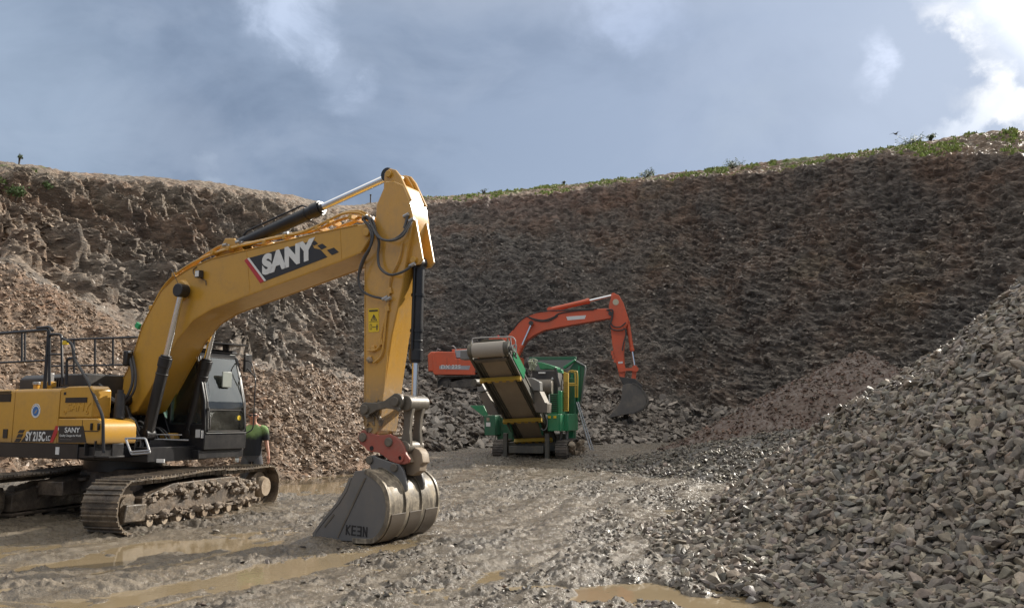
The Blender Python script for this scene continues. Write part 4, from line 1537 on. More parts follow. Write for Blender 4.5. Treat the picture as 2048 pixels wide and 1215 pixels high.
# machinery between boom foot and cab: valves, hoses, brackets
b = MB()
for s in (-0.36, 0.36):
    b.prism([(-0.25, 1.2), (0.75, 1.2), (0.72, 1.45), (0.48, 1.92), (0.22, 1.98), (-0.05, 1.7)], s - 0.03, s + 0.03)
b.span((0.75, -0.42, 1.18), (1.15, 0.42, 1.36))
b.span((-0.55, -0.34, 1.2), (-0.1, 0.3, 1.9))
b.build('boom_bracket', BLK, exc, 0.01)
b = MB()
rnd = random.Random(5)
for k in range(12):
    y = -0.62 + 0.06 * k
    xa = rnd.uniform(0.55, 0.85)
    b.tube([(0.35, y * 0.7, 1.40), (xa, y, 1.62 + rnd.uniform(-.1, .12)), (xa + 0.25, y + 0.03, 1.38), (xa + 0.30, y, 1.20)], 0.016, 6, 5)
b.build('hydraulic_hose', HOSE, exc)
tubes('hydraulic_hose', [([Vector((0.9, -0.55, 1.33)), Vector((1.1, -0.2, 1.36)), Vector((1.35, 0.2, 1.34))], 0.014), ([Vector((0.95, -0.6, 1.42)), Vector((1.1, -0.2, 1.44)), Vector((1.3, 0.1, 1.43))], 0.010)], SILVER, exc)
b = MB()
b.span((0.72, 0.10, 1.20), (1.05, 0.30, 1.46))
b.build('swing_motor', YEL, exc, 0.05)

# ---------------- boom
YN = -0.30
BOOM = [(240, 815), (247, 756), (263, 723), (284, 653), (302, 617), (323, 580), (347, 556.5), (381, 535), (423, 517), (479, 503), (629, 467), (700, 450), (729, 447),
        (741, 455), (744, 468), (738, 480), (723.6, 504), (681.5, 522), (576, 561.5), (478.6, 597), (423, 618), (386, 640), (354, 680), (322, 738), (296, 785), (275, 822), (255, 830)]
bp = sides(BOOM, YN)
b = MB(); b.prism(bp, YN, -YN)
boom = b.build('boom', YEL, exc, 0.018)
# welded flange edges and side seams
b = MB()
low_edge = sides([(723.6, 504.5), (681.5, 522.5), (576, 562), (478.6, 597.5), (423, 618.5), (386, 641), (354, 681), (322, 739), (296, 786)], YN)
top_edge = sides([(247, 756), (263, 723), (284, 653), (302, 617), (323, 580), (347, 556.5), (381, 535), (423, 517), (479, 503), (629, 467), (715, 449)], YN)
for s in (-1, 1):
    yy = s * abs(YN)
    b.tube([(x, yy + s * 0.004, z + 0.005) for x, z in low_edge], 0.011, 5)
    b.tube([(x, yy + s * 0.004, z - 0.005) for x, z in top_edge], 0.009, 5)
for (a, c) in (((493, 501), (500, 588)), ((680, 456), (683, 518))):
    xa, za = side(*a, YN); xc, zc_ = side(*c, YN)
    b.tube([(xa, YN - 0.001, za), (xc, YN - 0.001, zc_)], 0.006, 4)
b.build('weld_edge', YEL, boom)
# pin boss of the boom cylinders
px_, pz_ = side(364, 581, YN)
b = MB(); b.cyl((px_, YN, pz_), (px_, YN - 0.05, pz_), 0.19, 0.155, n=24); b.cyl((px_, -YN, pz_), (px_, -YN + 0.05, pz_), 0.19, 0.155, n=24)
b.build('pin_boss', YEL, boom)
# tip pin
tx_, tz_ = side(735, 465, YN)
b = MB(); b.cyl((tx_, YN - 0.05, tz_), (tx_, -YN + 0.05, tz_), 0.062, n=18)
b.build('pin', YEL, boom, 0.008)
fx_, fz_ = side(258, 800, YN)
b = MB(); b.cyl((fx_, YN - 0.08, fz_), (fx_, -YN + 0.08, fz_), 0.09, n=18)
b.build('pin', BLK, boom, 0.008)
# work light and its lead
lx, lz = side(404, 549, YN)
b = MB(); b.box((lx, YN - 0.06, lz), (0.105, 0.09, 0.12)); b.tube([(lx - 0.05, YN - 0.02, lz - 0.05), (lx - 0.17, YN - 0.02, lz + 0.02), (lx - 0.2, YN - 0.01, lz + 0.10), (lx - 0.12, YN - 0.01, lz + 0.14)], 0.008, 5, 4)
b.tube([(lx, YN - 0.02, lz - 0.06), (lx + 0.12, YN - 0.02, lz - 0.12), (lx + 0.13, YN - 0.02, lz - 0.19)], 0.009, 5)
wl = b.build('work_light', PLASTIC, boom, 0.01)
b = MB(); b.box((lx + 0.002, YN - 0.108, lz), (0.08, 0.012, 0.095))
b.build('lens', WHITE, wl)
gx, gz_ = side(283, 651, YN)
b = MB(); b.box((gx - 0.05, YN - 0.03, gz_), (0.10, 0.05, 0.10), Matrix.Rotation(0.5, 3, 'Y'))
b.build('green_tag', GREENTAG, boom, 0.01)
# steel pipes along the back of the boom
def up(l, y, dz, r=0.020):
    return [Vector((x, y, z + dz)) for x, z in sides(l, YN)]
p1l = [(250, 770), (262, 730), (282, 658), (300, 620), (321, 580), (345, 554), (380, 530), (423, 511), (479, 495), (560, 477), (600, 469), (640, 452), (680, 432), (716, 430), (733, 443)]
p2l = [(290, 640), (305, 612), (330, 568), (362, 536), (400, 508), (430, 492), (465, 489), (520, 482), (575, 471), (620, 462), (650, 447), (690, 435), (725, 440)]
lst = []
for k, (l, y, dz) in enumerate([(p1l, -0.26, 0.04), (p1l, -0.20, 0.075), (p2l, -0.13, 0.05), (p2l, -0.05, 0.08), (p1l, 0.20, 0.05), (p2l, 0.12, 0.06)]):
    lst.append((catmull(up(l, y, dz), 3), 0.020))
tubes('hydraulic_pipe', lst, YEL, boom, 7)
b = MB()
for (u, v) in ((262, 728), (300, 618), (346, 552), (423, 508), (455, 500), (527, 488), (567, 477), (632, 459), (656, 446), (700, 437)):
    x, z = side(u, v, YN)
    b.box((x, -0.16, z + 0.03), (0.06, 0.30, 0.075))
b.build('pipe_clamp', YEL, boom, 0.008)
b = MB()
for (u, v) in ((444, 497), (470, 491), (567, 474), (725, 440)):
    x, z = side(u, v, YN)
    for q in (-0.24, -0.16, -0.08):
        b.cyl((x - 0.04, q, z + 0.07), (x + 0.04, q, z + 0.075), 0.028, n=8)
b.build('pipe_fitting', SILVER, boom)
# sign on the boom side
decal('decal', sides([(497, 516), (612, 485), (622, 481), (628, 496), (641, 499), (655, 514), (533, 561), (529, 563)], YN), YN - 0.001, DECBLK, boom)
decal('stripe', sides([(489, 521), (495, 516.5), (529, 562), (521, 566)], YN), YN - 0.003, DECRED, boom)
decal('stripe', sides([(495, 516.5), (499, 515.5), (533, 561), (529, 562)], YN), YN - 0.005, WHITE, boom)
for q in ([(622, 484), (630, 481), (636, 487), (628, 491)], [(635, 491), (645, 487), (654, 494), (643, 499)], [(654, 500), (668, 495), (678, 504), (664, 510)]):
    decal('decal', sides(q, YN), YN - 0.001, DECBLK, boom)
A_ = np.array(side(526, 548, YN)); B_ = np.array(side(607, 521, YN))
dr = Vector((B_[0] - A_[0], 0, B_[1] - A_[1])).normalized()
upv = Vector((-dr.z, 0, dr.x))
text_mesh('lettering', 'SANY', WHITE, boom, frame3((A_[0], YN - 0.008, A_[1]), dr, upv, (0, -1, 0)), 0.41, 0.006, 0.026, 0.12, 1.0)

# ---------------- cylinders
def cylinder(name, a, b_, rb, rr, split, parent, body=BLK, eye=0.0, seam=True, hose=None):
    """a: foot of the barrel, b_: rod eye, split: where the rod leaves the barrel (0..1)"""
    a, b_ = Vector(a), Vector(b_)
    m = a.lerp(b_, split)
    d = (b_ - a).normalized()
    q = MB()
    q.cyl(a, m, rb, n=22)
    q.cyl(m - d * 0.16, m, rb * 1.16, n=22)
    q.cyl(m, m + d * 0.035, rb * 0.95, n=22)
    q.cyl(m - d * 0.30, m - d * 0.27, rb * 1.10, n=22)
    q.cyl(a + Vector((0, -rb * 0.9, 0)), a + Vector((0, rb * 0.9, 0)), rb * 1.15, n=18)
    o = q.build(name, body, parent, 0.006)
    q = MB()
    q.cyl(m, b_, rr, n=18)
    q.build('rod', CHROME, o)
    if eye:
        q = MB()
        q.cyl(b_ + Vector((0, -eye, 0)), b_ + Vector((0, eye, 0)), rr * 1.9, n=18)
        q.build('rod_eye', body, o, 0.006)
    if hose:
        q = MB()
        q.tube(hose, 0.013, 6, 4)
        q.build('hydraulic_pipe', body, o)
    return o


YCN, YCF = -0.43, 0.43
fa, fb = side(295, 868, YCN), side(364, 581, YCN)
foot_ = (fa[0], YCN, max(fa[1], 1.28))
for yy in (YCN, YCF):
    cylinder('boom_cylinder', (foot_[0], yy, foot_[2]), (fb[0], yy, fb[1]), 0.095, 0.052, 0.535, exc, eye=0.08)
b = MB(); b.cyl((fb[0], -0.53, fb[1]), (fb[0], -0.35, fb[1]), 0.115, n=20); b.cyl((fb[0], 0.35, fb[1]), (fb[0], 0.53, fb[1]), 0.115, n=20)
b.build('pin', BLK, boom, 0.012)
b = MB()
q0, q1 = side(357, 576, YCN), side(334, 562, YCN)
b.tube([(q0[0], YCN, q0[1] + 0.05), (q0[0] - 0.13, YCN + 0.02, q0[1] + 0.22), (q1[0] - 0.05, YCN + .1, q1[1] + 0.22), (q1[0] - 0.12, YCN + 0.1, q1[1] + 0.05)], 0.006, 5, 4)
b.build('grease_line', BLK, boom)
# arm cylinder above the boom
ca, cb = side(455, 497, -0.06), side(783, 350, -0.06)
YA0 = 0.0
cs, ce = side(472, 493, 0), side(781, 352, 0)
ac = cylinder('arm_cylinder', (cs[0], 0, cs[1]), (ce[0], 0, ce[1]), 0.105, 0.058, 0.575, exc, eye=0.10)
b = MB()
for s in (-0.15, 0.15):
    b.prism([(cs[0] - 0.30, cs[1] - 0.22), (cs[0] + 0.35, cs[1] - 0.13), (cs[0] + 0.12, cs[1] + 0.10), (cs[0] - 0.08, cs[1] + 0.12)], s - 0.025, s + 0.025)
b.build('cylinder_bracket', YEL, boom, 0.01)
acd = Vector((ce[0] - cs[0], 0, ce[1] - cs[1])).normalized()
acn = Vector((-acd.z, 0, acd.x))
acs = Vector((cs[0], 0, cs[1]))
tubes('hydraulic_pipe', [([acs + acd * 0.25 + acn * 0.11 + Vector((0, -.05, 0)), acs + acd * 0.35 + acn * 0.15 + Vector((0, -.05, 0)), acs + acd * 1.55 + acn * 0.15 + Vector((0, -.05, 0)), acs + acd * 1.62 + acn * 0.10], 0.016)], BLK, ac, 7)

# ---------------- arm (stick)
AN = -0.23
ARM = [(728, 860), (729, 720), (729.6, 494), (744, 480), (751, 440), (752, 411), (760, 392), (767.6, 374), (770, 362), (787, 361), (807, 369), (818, 397), (825, 435), (821, 466),
       (804, 576.5), (783, 673), (769, 769), (757, 862), (745, 872)]
b = MB(); b.prism(sides(ARM, AN), AN, -AN)
arm = b.build('arm', YELARM, exc, 0.018)
# crest plates carrying the arm cylinder pin
b = MB()
crest = sides([(766, 376), (768, 346), (778, 336), (790, 339), (800, 352), (822, 400), (812, 402), (800, 372), (785, 362)], AN)
for s in (-1, 1):
    b.prism(crest, s * 0.22, s * 0.17)
cr2 = sides([(767, 372), (770, 350), (779, 338), (788, 342), (796, 356), (800, 366), (785, 362)], AN)
for s in (-1, 1):
    b.prism(cr2, s * 0.165, s * 0.12)
b.build('cylinder_bracket', YELARM, arm, 0.01)
b = MB()
cxp, czp = side(778, 348, AN)
b.cyl((cxp, -0.26, czp), (cxp, 0.26, czp), 0.055, n=18)
b.build('pin', YEL, arm, 0.008)
# ears for the bucket cylinder
b = MB()
ear = sides([(824, 434), (831, 438), (842, 500), (845, 518), (838, 528), (828, 530), (815, 526), (813, 505), (820, 470)], -0.17)
for s in (-1, 1):
    b.prism(ear, s * 0.17, s * 0.125)
b.build('cylinder_bracket', YELARM, arm, 0.01)
xe, ze = side(829, 520, -0.17)
b = MB(); b.cyl((xe, -0.22, ze), (xe, 0.22, ze), 0.05, n=16)
b.build('pin', YEL, arm, 0.008)
# seam lines, pipes and brackets on the arm's near side
b = MB()
seam = sides([(821, 466), (804, 576.5), (783, 673), (769, 769), (758, 858)], AN)
b.tube([(x - 0.01, AN - 0.003, z) for x, z in seam], 0.010, 5)
seam = sides([(729.5, 500), (729, 720), (728, 850)], AN)
b.tube([(x + 0.008, AN - 0.003, z) for x, z in seam], 0.009, 5)
b.build('weld_edge', YELARM, arm)
tubes('hydraulic_pipe', [(catmull([Vector((x, AN - 0.03, z)) for x, z in sides(l, AN)], 4), 0.016) for l in (
    [(806, 486), (800, 520), (782, 560), (779, 600), (775, 625), (766, 665), (762, 690), (752, 700), (738, 700)],
    [(779, 600), (775, 630), (770, 680), (765, 710), (750, 725)])] +
    [([Vector((x, AN - 0.02, z)) for x, z in sides([(777, 700), (770, 770), (766, 800)], AN)], 0.012)], YELARM, arm, 6)
b = MB()
for (u, v) in ((776, 617), (763, 684), (781, 582), (748, 697), (741, 718)):
    x, z = side(u, v, AN)
    b.box((x, AN - 0.02, z), (0.07, 0.04, 0.09), Matrix.Rotation(-0.2, 3, 'Y'))
b.build('pipe_clamp', YELARM, arm, 0.008)
x, z = side(742, 720, AN)
b = MB(); b.add(*lump((x, AN - 0.02, z), (0.07, 0.04, 0.045), random.Random(3), 0.3), smooth=True)
b.build('mud_cake', LTMUD, arm)
# lump of mud at the foot of the arm, drips
b = MB()
rnd = random.Random(9)
for k in range(26):
    x, z = side(rnd.uniform(734, 764), rnd.uniform(805, 860), AN)
    b.add(*lump((x, AN - 0.004, z), (rnd.uniform(.02, .06), 0.012, rnd.uniform(.02, .07)), rnd, 0.4), smooth=True)
b.build('mud_cake', DRYMUD, arm)
# warning sticker
dk = decal('warning_sticker', sides([(737, 617), (757.5, 616), (758, 663), (737.5, 664)], AN), AN - 0.001, DECYEL, arm)
W_ = lambda l: sides(l, AN)
for poly in ([(739, 620), (756, 619), (756, 622), (739, 623)],):
    decal('decal', W_(poly), AN - 0.006, DECBLK, dk)
b = MB()
tri = W_([(748, 627.5), (741.5, 641.5), (755, 641)])
ti = W_([(748, 631), (743.7, 640), (752.6, 639.6)])
for i in range(3):
    j = (i + 1) % 3
    b.prism([tri[i], tri[j], ti[j], ti[i]], AN - 0.006, AN - 0.002)
b.prism(W_([(747.3, 632), (749, 632), (749.5, 636), (751, 639), (749.5, 639), (748, 637), (746.5, 639), (745.5, 638.5), (747, 636)]), AN - 0.006, AN - 0.002)
b.prism(W_([(739, 643.3), (756.5, 642.8), (756.5, 643.6), (739, 644.1)]), AN - 0.006, AN - 0.002)
for poly in ([(740, 648), (741, 648), (741, 659), (740, 659)], [(743.4, 648), (744.2, 648), (744.2, 659), (743.4, 659)], [(740, 648), (744, 648), (744, 649), (740, 649)], [(740, 658.2), (744, 658.2), (744, 659), (740, 659)],
             [(745, 653.5), (747, 651.8), (747, 653.2), (750, 653.2), (750, 651.8), (752, 653.5), (750, 655.4), (750, 654), (747, 654), (747, 655.4)],
             [(753, 650), (756, 650), (755.6, 655), (755.6, 660), (754.7, 660), (754.5, 656), (754.2, 660), (753.2, 660), (753, 655)],
             [(753.8, 647.3), (755.3, 647.3), (755.3, 649.4), (753.8, 649.4)]):
    b.prism(W_(poly), AN - 0.006, AN - 0.002)
b.build('pictogram', DECBLK, dk)

# bucket cylinder in front of the arm
ba, bb = side(838, 530, 0.0), side(829, 806, 0.0)
cylinder('bucket_cylinder', (ba[0], 0, ba[1] + 0.03), (bb[0], 0, bb[1]), 0.088, 0.050, 0.70, exc, eye=0.07)
bd = Vector((bb[0] - ba[0], 0, bb[1] - ba[1]))
b = MB()
for f_ in (0.22, 0.48):
    c_ = Vector((ba[0], 0, ba[1])) + bd * f_
    b.cyl(c_ - bd.normalized() * 0.02, c_ + bd.normalized() * 0.02, 0.105, n=18)
b.tube([Vector((ba[0], -0.115, ba[1] - 0.05)), Vector((ba[0], -0.12, ba[1] - 0.15)), Vector((ba[0], -0.12, ba[1])) + bd * 0.62], 0.016, 6)
b.build('hydraulic_pipe', BLK, exc)

# hoses sagging round the boom tip
def hosepts(l):
    return catmull([Vector((*(lambda s: (s[0], y, s[1]))(side(u, v, y)),)) for (u, v, y) in l], 6)
tubes('hydraulic_hose', [
    (hosepts([(725, 438, -0.30), (735, 433, -0.34), (744, 452, -0.36), (757, 474, -0.38), (780, 481, -0.40), (803, 473, -0.36), (818, 452, -0.30), (823, 440, -0.26)]), 0.019),
    (hosepts([(725, 440, -0.24), (739, 436, -0.28), (750, 460, -0.30), (764, 478, -0.33), (786, 479, -0.34), (806, 465, -0.30), (821, 440, -0.26)]), 0.019),
    (hosepts([(730, 436, -0.27), (745, 440, -0.30), (752, 465, -0.31), (758, 485, -0.30), (756, 510, -0.30), (760, 535, -0.32), (780, 549, -0.34), (806, 543, -0.30), (824, 530, -0.24)]), 0.020),
    (hosepts([(727, 440, -0.33), (745, 462, -0.36), (742, 490, -0.37), (725, 520, -0.36), (717, 555, -0.33), (724, 580, -0.31), (745, 592, -0.30), (775, 598, -0.28)]), 0.019),
    (hosepts([(729, 440, -0.20), (742, 465, -0.36), (740, 495, -0.33), (728, 520, -0.28), (720, 545, -0.1)]), 0.018),
    (hosepts([(822, 440, 0.25), (845, 440, 0.30), (853, 465, 0.30), (848, 485, 0.28), (836, 482, 0.2)]), 0.018),
    (hosepts([(815, 432, -0.25), (811, 448, -0.27), (808, 456, -0.28)]), 0.020),
], HOSE, exc, 8)
b = MB()
for (u, v, y) in ((823, 440, -0.26), (812, 431, -0.25), (824, 530, -0.24), (776, 598, -0.28), (770, 596.5, -0.285)):
    x, z = side(u, v, y)
    b.cyl((x - 0.04, y, z - 0.012), (x + 0.05, y, z + 0.02), 0.028, n=10)
b.build('hose_fitting', SILVER, exc)
# hose loop at the foot of the boom
tubes('hydraulic_hose', [
    (hosepts([(257, 704, -0.38), (265, 745, -0.40), (262, 775, -0.42), (248, 798, -0.45), (225, 797, -0.5), (208, 777, -0.6), (198, 768, -0.62)]), 0.024),
    (hosepts([(262, 702, -0.34), (271, 745, -0.36), (268, 780, -0.4), (250, 803, -0.42), (228, 802, -0.5), (205, 785, -0.55)]), 0.022),
], HOSE, exc, 8)
b = MB()
x, z = side(256, 716, -0.40)
b.box((x, -0.40, z), (0.10, 0.14, 0.26)); 
b.build('work_light', BLK, exc, 0.02)
tubes('hose_fitting', [(hosepts([(252, 720, -0.43), (253, 705, -0.43), (262, 704, -0.43)]), 0.020)], SILVER, exc)

# ---------------- linkage
YK = -0.29
lk1, lk2 = side(734, 818, YK), side(806, 808, YK)
b = MB()
def link_plate(mb, a, c, r0, r1, w, y0, y1):
    """dog-bone plate between two eyes"""
    a, c = Vector((a[0], 0, a[1])), Vector((c[0], 0, c[1]))
    d = (c - a).normalized(); nn = Vector((-d.z, 0, d.x))
    P = []
    for k in range(9):
        t = math.pi / 2 + math.pi * k / 8
        P.append(a + d * (r0 * math.cos(t)) + nn * (r0 * math.sin(t)))
    m_ = a.lerp(c, 0.35) - nn * w; P.append(m_); m_ = a.lerp(c, 0.65) - nn * w; P.append(m_)
    for k in range(9):
        t = -math.pi / 2 + math.pi * k / 8
        P.append(c + d * (r1 * math.cos(t)) + nn * (r1 * math.sin(t)))
    P.append(a.lerp(c, 0.65) + nn * w); P.append(a.lerp(c, 0.35) + nn * w)
    mb.prism([(p.x, p.z) for p in P], y0, y1)
for s in (-1, 1):
    link_plate(b, lk1, (bb[0] - 0.10, bb[1] + 0.02), 0.105, 0.12, 0.055, s * 0.27, s * 0.33)
b.build('rocker_link', LINK, exc, 0.01)
b = MB()
xk, zk = side(806, 808, -0.33)
for (x, z, y0, y1, r) in ((lk1[0], lk1[1], -0.37, 0.37, 0.068), (bb[0] - 0.10, bb[1] + 0.02, -0.37, 0.37, 0.068), (lk1[0] + 0.04, lk1[1] - 0.10, -0.35, -0.30, 0.03), (bb[0] - 0.04, bb[1] - 0.09, -0.35, -0.30, 0.03)):
    b.cyl((x, y0, z), (x, y1, z), r, n=16)
b.build('pin', LINK, exc, 0.008)
hk = side(815, 893, -0.10)
b = MB()
for s in (-1, 1):
    link_plate(b, (bb[0], bb[1]), (hk[0], hk[1]), 0.10, 0.09, 0.055, s * 0.09, s * 0.17)
b.cyl((bb[0], -0.24, bb[1]), (bb[0], 0.24, bb[1]), 0.11, n=18)
b.cyl((hk[0], -0.2, hk[1]), (hk[0], 0.2, hk[1]), 0.09, n=18)
b.build('bucket_link', LINK, exc, 0.012)

# ---------------- quick coupler
QN = -0.24
Z3 = lambda l: [(600 + x / 2.893, 700 + y / 2.893) for x, y in l]
CP = Z3([(333, 505), (340, 478), (362, 461), (385, 464), (410, 478), (450, 490), (485, 490), (515, 484), (550, 498), (580, 525), (600, 560), (612, 600), (632, 628), (628, 650),
         (600, 660), (560, 655), (520, 640), (480, 610), (450, 590), (412, 588), (385, 578), (375, 560), (350, 545), (336, 525)])
b = MB(); b.prism(sides(CP, QN), QN, QN + 0.05)
coup = b.build('quick_coupler', REDP, exc, 0.010)
b = MB(); b.prism(sides(CP, QN), -QN - 0.05, -QN)
CPI = Z3([(420, 500), (560, 510), (600, 600), (620, 650), (560, 650), (430, 580)])
b.prism(sides(CPI, QN), QN + 0.06, -QN - 0.06)
b.build('coupler_plate', DUST, coup, 0.008)
b = MB()
for (u, v, r) in ((365, 503, 0.066), (515, 530, 0.066)):
    x, z = side(600 + u / 2.893, 700 + v / 2.893, QN)
    b.cyl((x, QN - 0.03, z), (x, -QN + 0.03, z), r, n=18)
b.build('pin', LINK, coup, 0.01)
b = MB()
for (u, v, r) in ((415, 566, 0.035), (583, 622, 0.048)):
    x, z = side(600 + u / 2.893, 700 + v / 2.893, QN)
    b.cyl((x, QN - 0.004, z), (x, QN + 0.01, z), r, n=14)
b.build('pin_hole', BLK, coup)
b = MB()
x, z = side(600 + 583 / 2.893, 700 + 622 / 2.893, QN)
b.ring((x, QN - 0.01, z), (0, 1, 0), 0.03, 0.062, 0.03)
b.build('pin_boss', REDP, coup)

# ---------------- bucket
BW = 0.62
bprof = Z3([(345, 702), (378, 700), (430, 730), (478, 776), (503, 828), (515, 900), (510, 975), (492, 1035), (455, 1090), (405, 1117), (270, 1110), (150, 1103), (78, 1098), (90, 1062),
            (150, 985), (228, 892), (272, 820), (300, 742), (318, 706)])
SP = sides(bprof, -BW)
# sit its lowest edge on the mud
dz = 0.015 - min(z for x, z in SP)
SP = [(x, z + dz) for x, z in SP]
b = MB()
b.prism(SP, -BW, -BW + 0.03)
b.prism(SP, BW - 0.03, BW)
bucket = b.build('bucket', STEEL, exc, 0.006)
# shell: back/bottom skin from the top lip round to the cutting edge
shell_out = SP[0:13]
cxm = sum(p[0] for p in SP) / len(SP); czm = sum(p[1] for p in SP) / len(SP)
def inset(P, d):
    out = []
    for i in range(len(P)):
        a = P[max(i - 1, 0)]; c = P[min(i + 1, len(P) - 1)]
        t = Vector((c[0] - a[0], c[1] - a[1])).normalized()
        nrm = Vector((t.y, -t.x))
        if (Vector((cxm, czm)) - Vector(P[i])).dot(nrm) < 0:
            nrm = -nrm
        out.append((P[i][0] + nrm.x * d, P[i][1] + nrm.y * d))
    return out
def smoothline(P, k=4):
    q = catmull([Vector((x, 0, z)) for x, z in P], k)
    return [(v.x, v.z) for v in q]
so_ = smoothline(shell_out)
si_ = inset(so_, 0.03)
b = MB()
b.prism(so_ + si_[::-1], -BW + 0.031, BW - 0.031)
b.build('bucket_shell', STEELDUST, bucket)
b = MB()
strips = inset(so_[2:34], -0.022)
for yy in (-0.20, 0.20):
    b.prism(strips + inset(so_[2:34], -0.002)[::-1], yy - 0.045, yy + 0.045)
st2 = inset(so_[26:36], -0.03)
for (y0, y1) in ((-BW - 0.012, -0.27), (-0.13, 0.13), (0.27, BW + 0.012)):
    pass
for s in (-1, 1):
    e_out = inset(so_[4:40], -0.018)
    b.prism(e_out + inset(so_[4:40], 0.05)[::-1], s * (BW + 0.012), s * (BW - 0.035))
b.build('wear_strip', STEELDUST, bucket, 0.004)
b = MB()
wr = so_[23:40]
b.prism(inset(wr, -0.028) + inset(wr, -0.003)[::-1], -BW + 0.04, -0.25)
b.prism(inset(wr, -0.028) + inset(wr, -0.003)[::-1], -0.15, 0.15)
b.prism(inset(wr, -0.028) + inset(wr, -0.003)[::-1], 0.25, BW - 0.04)
b.build('wear_plate', WEARP, bucket, 0.004)
# ears to the coupler
for s in (-1, 1):
    b = MB()
    ear = sides(Z3([(392, 640), (400, 618), (425, 612), (450, 625), (520, 650), (580, 665), (600, 700), (622, 790), (620, 815), (600, 838), (575, 825), (520, 770), (470, 730), (420, 700)]), -0.22)
    ear = [(x, z + dz) for x, z in ear]
    b.prism(ear, s * 0.24, s * 0.19)
    b.build('bucket_ear', STEEL, bucket, 0.008)
b = MB()
for (u, v) in ((410, 640), (552, 685)):
    x, z = side(600 + u / 2.893, 700 + v / 2.893, -0.22)
    b.cyl((x, -0.27, z + dz), (x, 0.27, z + dz), 0.058, n=16)
b.build('pin', LINK, bucket, 0.008)
# far-side dusted lug of the coupler
b = MB()
lug = sides(Z3([(600, 575), (628, 560), (660, 560), (690, 575), (705, 600), (712, 650), (695, 665), (690, 700), (655, 725), (618, 720), (606, 660)]), -0.05)
b.prism(lug, -0.06, 0.13)
b.build('coupler_body', DUST, coup, 0.012)
b = MB()
arc = sides(Z3([(640, 500), (655, 498), (675, 515), (695, 545), (705, 590), (706, 630), (695, 630), (690, 590), (675, 545), (655, 518)]), 0.2)
b.prism(arc, 0.17, 0.22)
b.build('coupler_hook', REDP, coup, 0.006)
# side cutter seam, rib and lettering
b = MB()
sa = sides(Z3([(385, 742), (375, 742), (215, 1085), (222, 1090)]), -BW)
b.prism([(x, z + dz) for x, z in sa], -BW - 0.010, -BW + 0.002)
b.build('side_edge', LINK, bucket)
b = MB()
sa = sides(Z3([(200, 960), (145, 1030), (140, 1022), (195, 953)]), -BW)
b.prism([(x, z + dz) for x, z in sa], -BW - 0.008, -BW + 0.002)
b.build('wear_mark', LINK, bucket)
sc_ = sides(Z3([(92, 1062), (150, 985), (228, 892), (272, 820), (300, 742), (285, 742), (255, 815), (212, 885), (135, 978), (74, 1062), (74, 1100), (92, 1100)]), -BW)
sc_ = [(x, z + dz) for x, z in sc_]
b = MB()
for s in (-1, 1):
    b.prism(sc_, s * (BW + 0.008), s * (BW - 0.045))
b.build('side_cutter', STEEL, bucket, 0.005)
b = MB()
e0 = SP[12]
b.prism([(e0[0] + 0.45, 0.005), (e0[0] + 0.45, 0.035), (e0[0] + 0.02, 0.05), (e0[0] - 0.12, 0.03), (e0[0] - 0.14, 0.005)], -BW - 0.02, BW + 0.02)
b.build('cutting_edge', STEEL, bucket, 0.004)
a_, c_ = side(600 + 268 / 2.893, 700 + 1072 / 2.893, -BW), side(600 + 385 / 2.893, 700 + 1086 / 2.893, -BW)
dr = Vector((c_[0] - a_[0], 0, c_[1] - a_[1])).normalized(); upv = Vector((-dr.z, 0, dr.x))
B3 = MB()
# KEEN cut as plate letters (third letter mirrored, as painted)
def strokes(mb, org, dr, upv, segs, h, w, th, y):
    for (x0, y0, x1, y1) in segs:
        p0 = Vector((org[0], 0, org[1])) + dr * (x0 * w) + upv * (y0 * h)
        p1 = Vector((org[0], 0, org[1])) + dr * (x1 * w) + upv * (y1 * h)
        d = (p1 - p0).normalized(); nn = Vector((-d.z, 0, d.x)) * th / 2
        p0 -= d * th / 2; p1 += d * th / 2
        mb.prism([((p0 + nn).x, (p0 + nn).z), ((p1 + nn).x, (p1 + nn).z), ((p1 - nn).x, (p1 - nn).z), ((p0 - nn).x, (p0 - nn).z)], y - 0.006, y + 0.002)
segs = []
K = [(0, 0, 0, 1), (0, .5, .7, 1), (0.05, .5, .7, 0)]
E_ = [(0, 0, 0, 1), (0, 0, .7, 0), (0, .5, .6, .5), (0, 1, .7, 1)]
Em = [(.7, 0, .7, 1), (0, 0, .7, 0), (.1, .5, .7, .5), (0, 1, .7, 1)]
N_ = [(0, 0, 0, 1), (0, 1, .7, 0), (.7, 0, .7, 1)]
for k, L_ in enumerate((K, E_, Em, N_)):
    segs += [(x0 + k * 1.22, y0, x1 + k * 1.22, y1) for x0, y0, x1, y1 in L_]
strokes(B3, (a_[0], a_[1] + dz + 0.01), dr, upv, segs, 0.115, 0.080, 0.020, -BW)
B3.build('lettering', DECBLK, bucket)

# ================================================================== orange excavator on the rubble bench
OA = -0.21
OD = 45.0
OZ = 3.05
OORG = np.array([(969 - 1024) / F_PX * OD, OD, OZ])
OF = np.array([math.cos(OA), math.sin(OA), 0.0])
OL = np.array([-math.sin(OA), math.cos(OA), 0.0])
ORA = paint('orange machine paint', (0.66, 0.115, 0.045), 0.38, amt=0.30, scale=1.6, dirt=(0.20, 0.13, 0.10))
ODARK = paint('dark machine parts', (0.05, 0.047, 0.045), 0.55, amt=0.5, dirt=(0.14, 0.12, 0.10))
CREAM = paint('cream sticker', (0.55, 0.50, 0.36), 0.5, amt=0.1)
oex = thing('excavator', 'orange tracked excavator working on the rubble bench behind the green machine', 'excavator', tuple(OORG), OA)
oz = lambda x, y: (850 + x / 3.198, 560 + y / 3.198)
O_ = lambda l, y: [side(*oz(*q), y, org=OORG, F=OF, L=OL) for q in l]
o1 = lambda x, y, yl: O_([(x, y)], yl)[0]
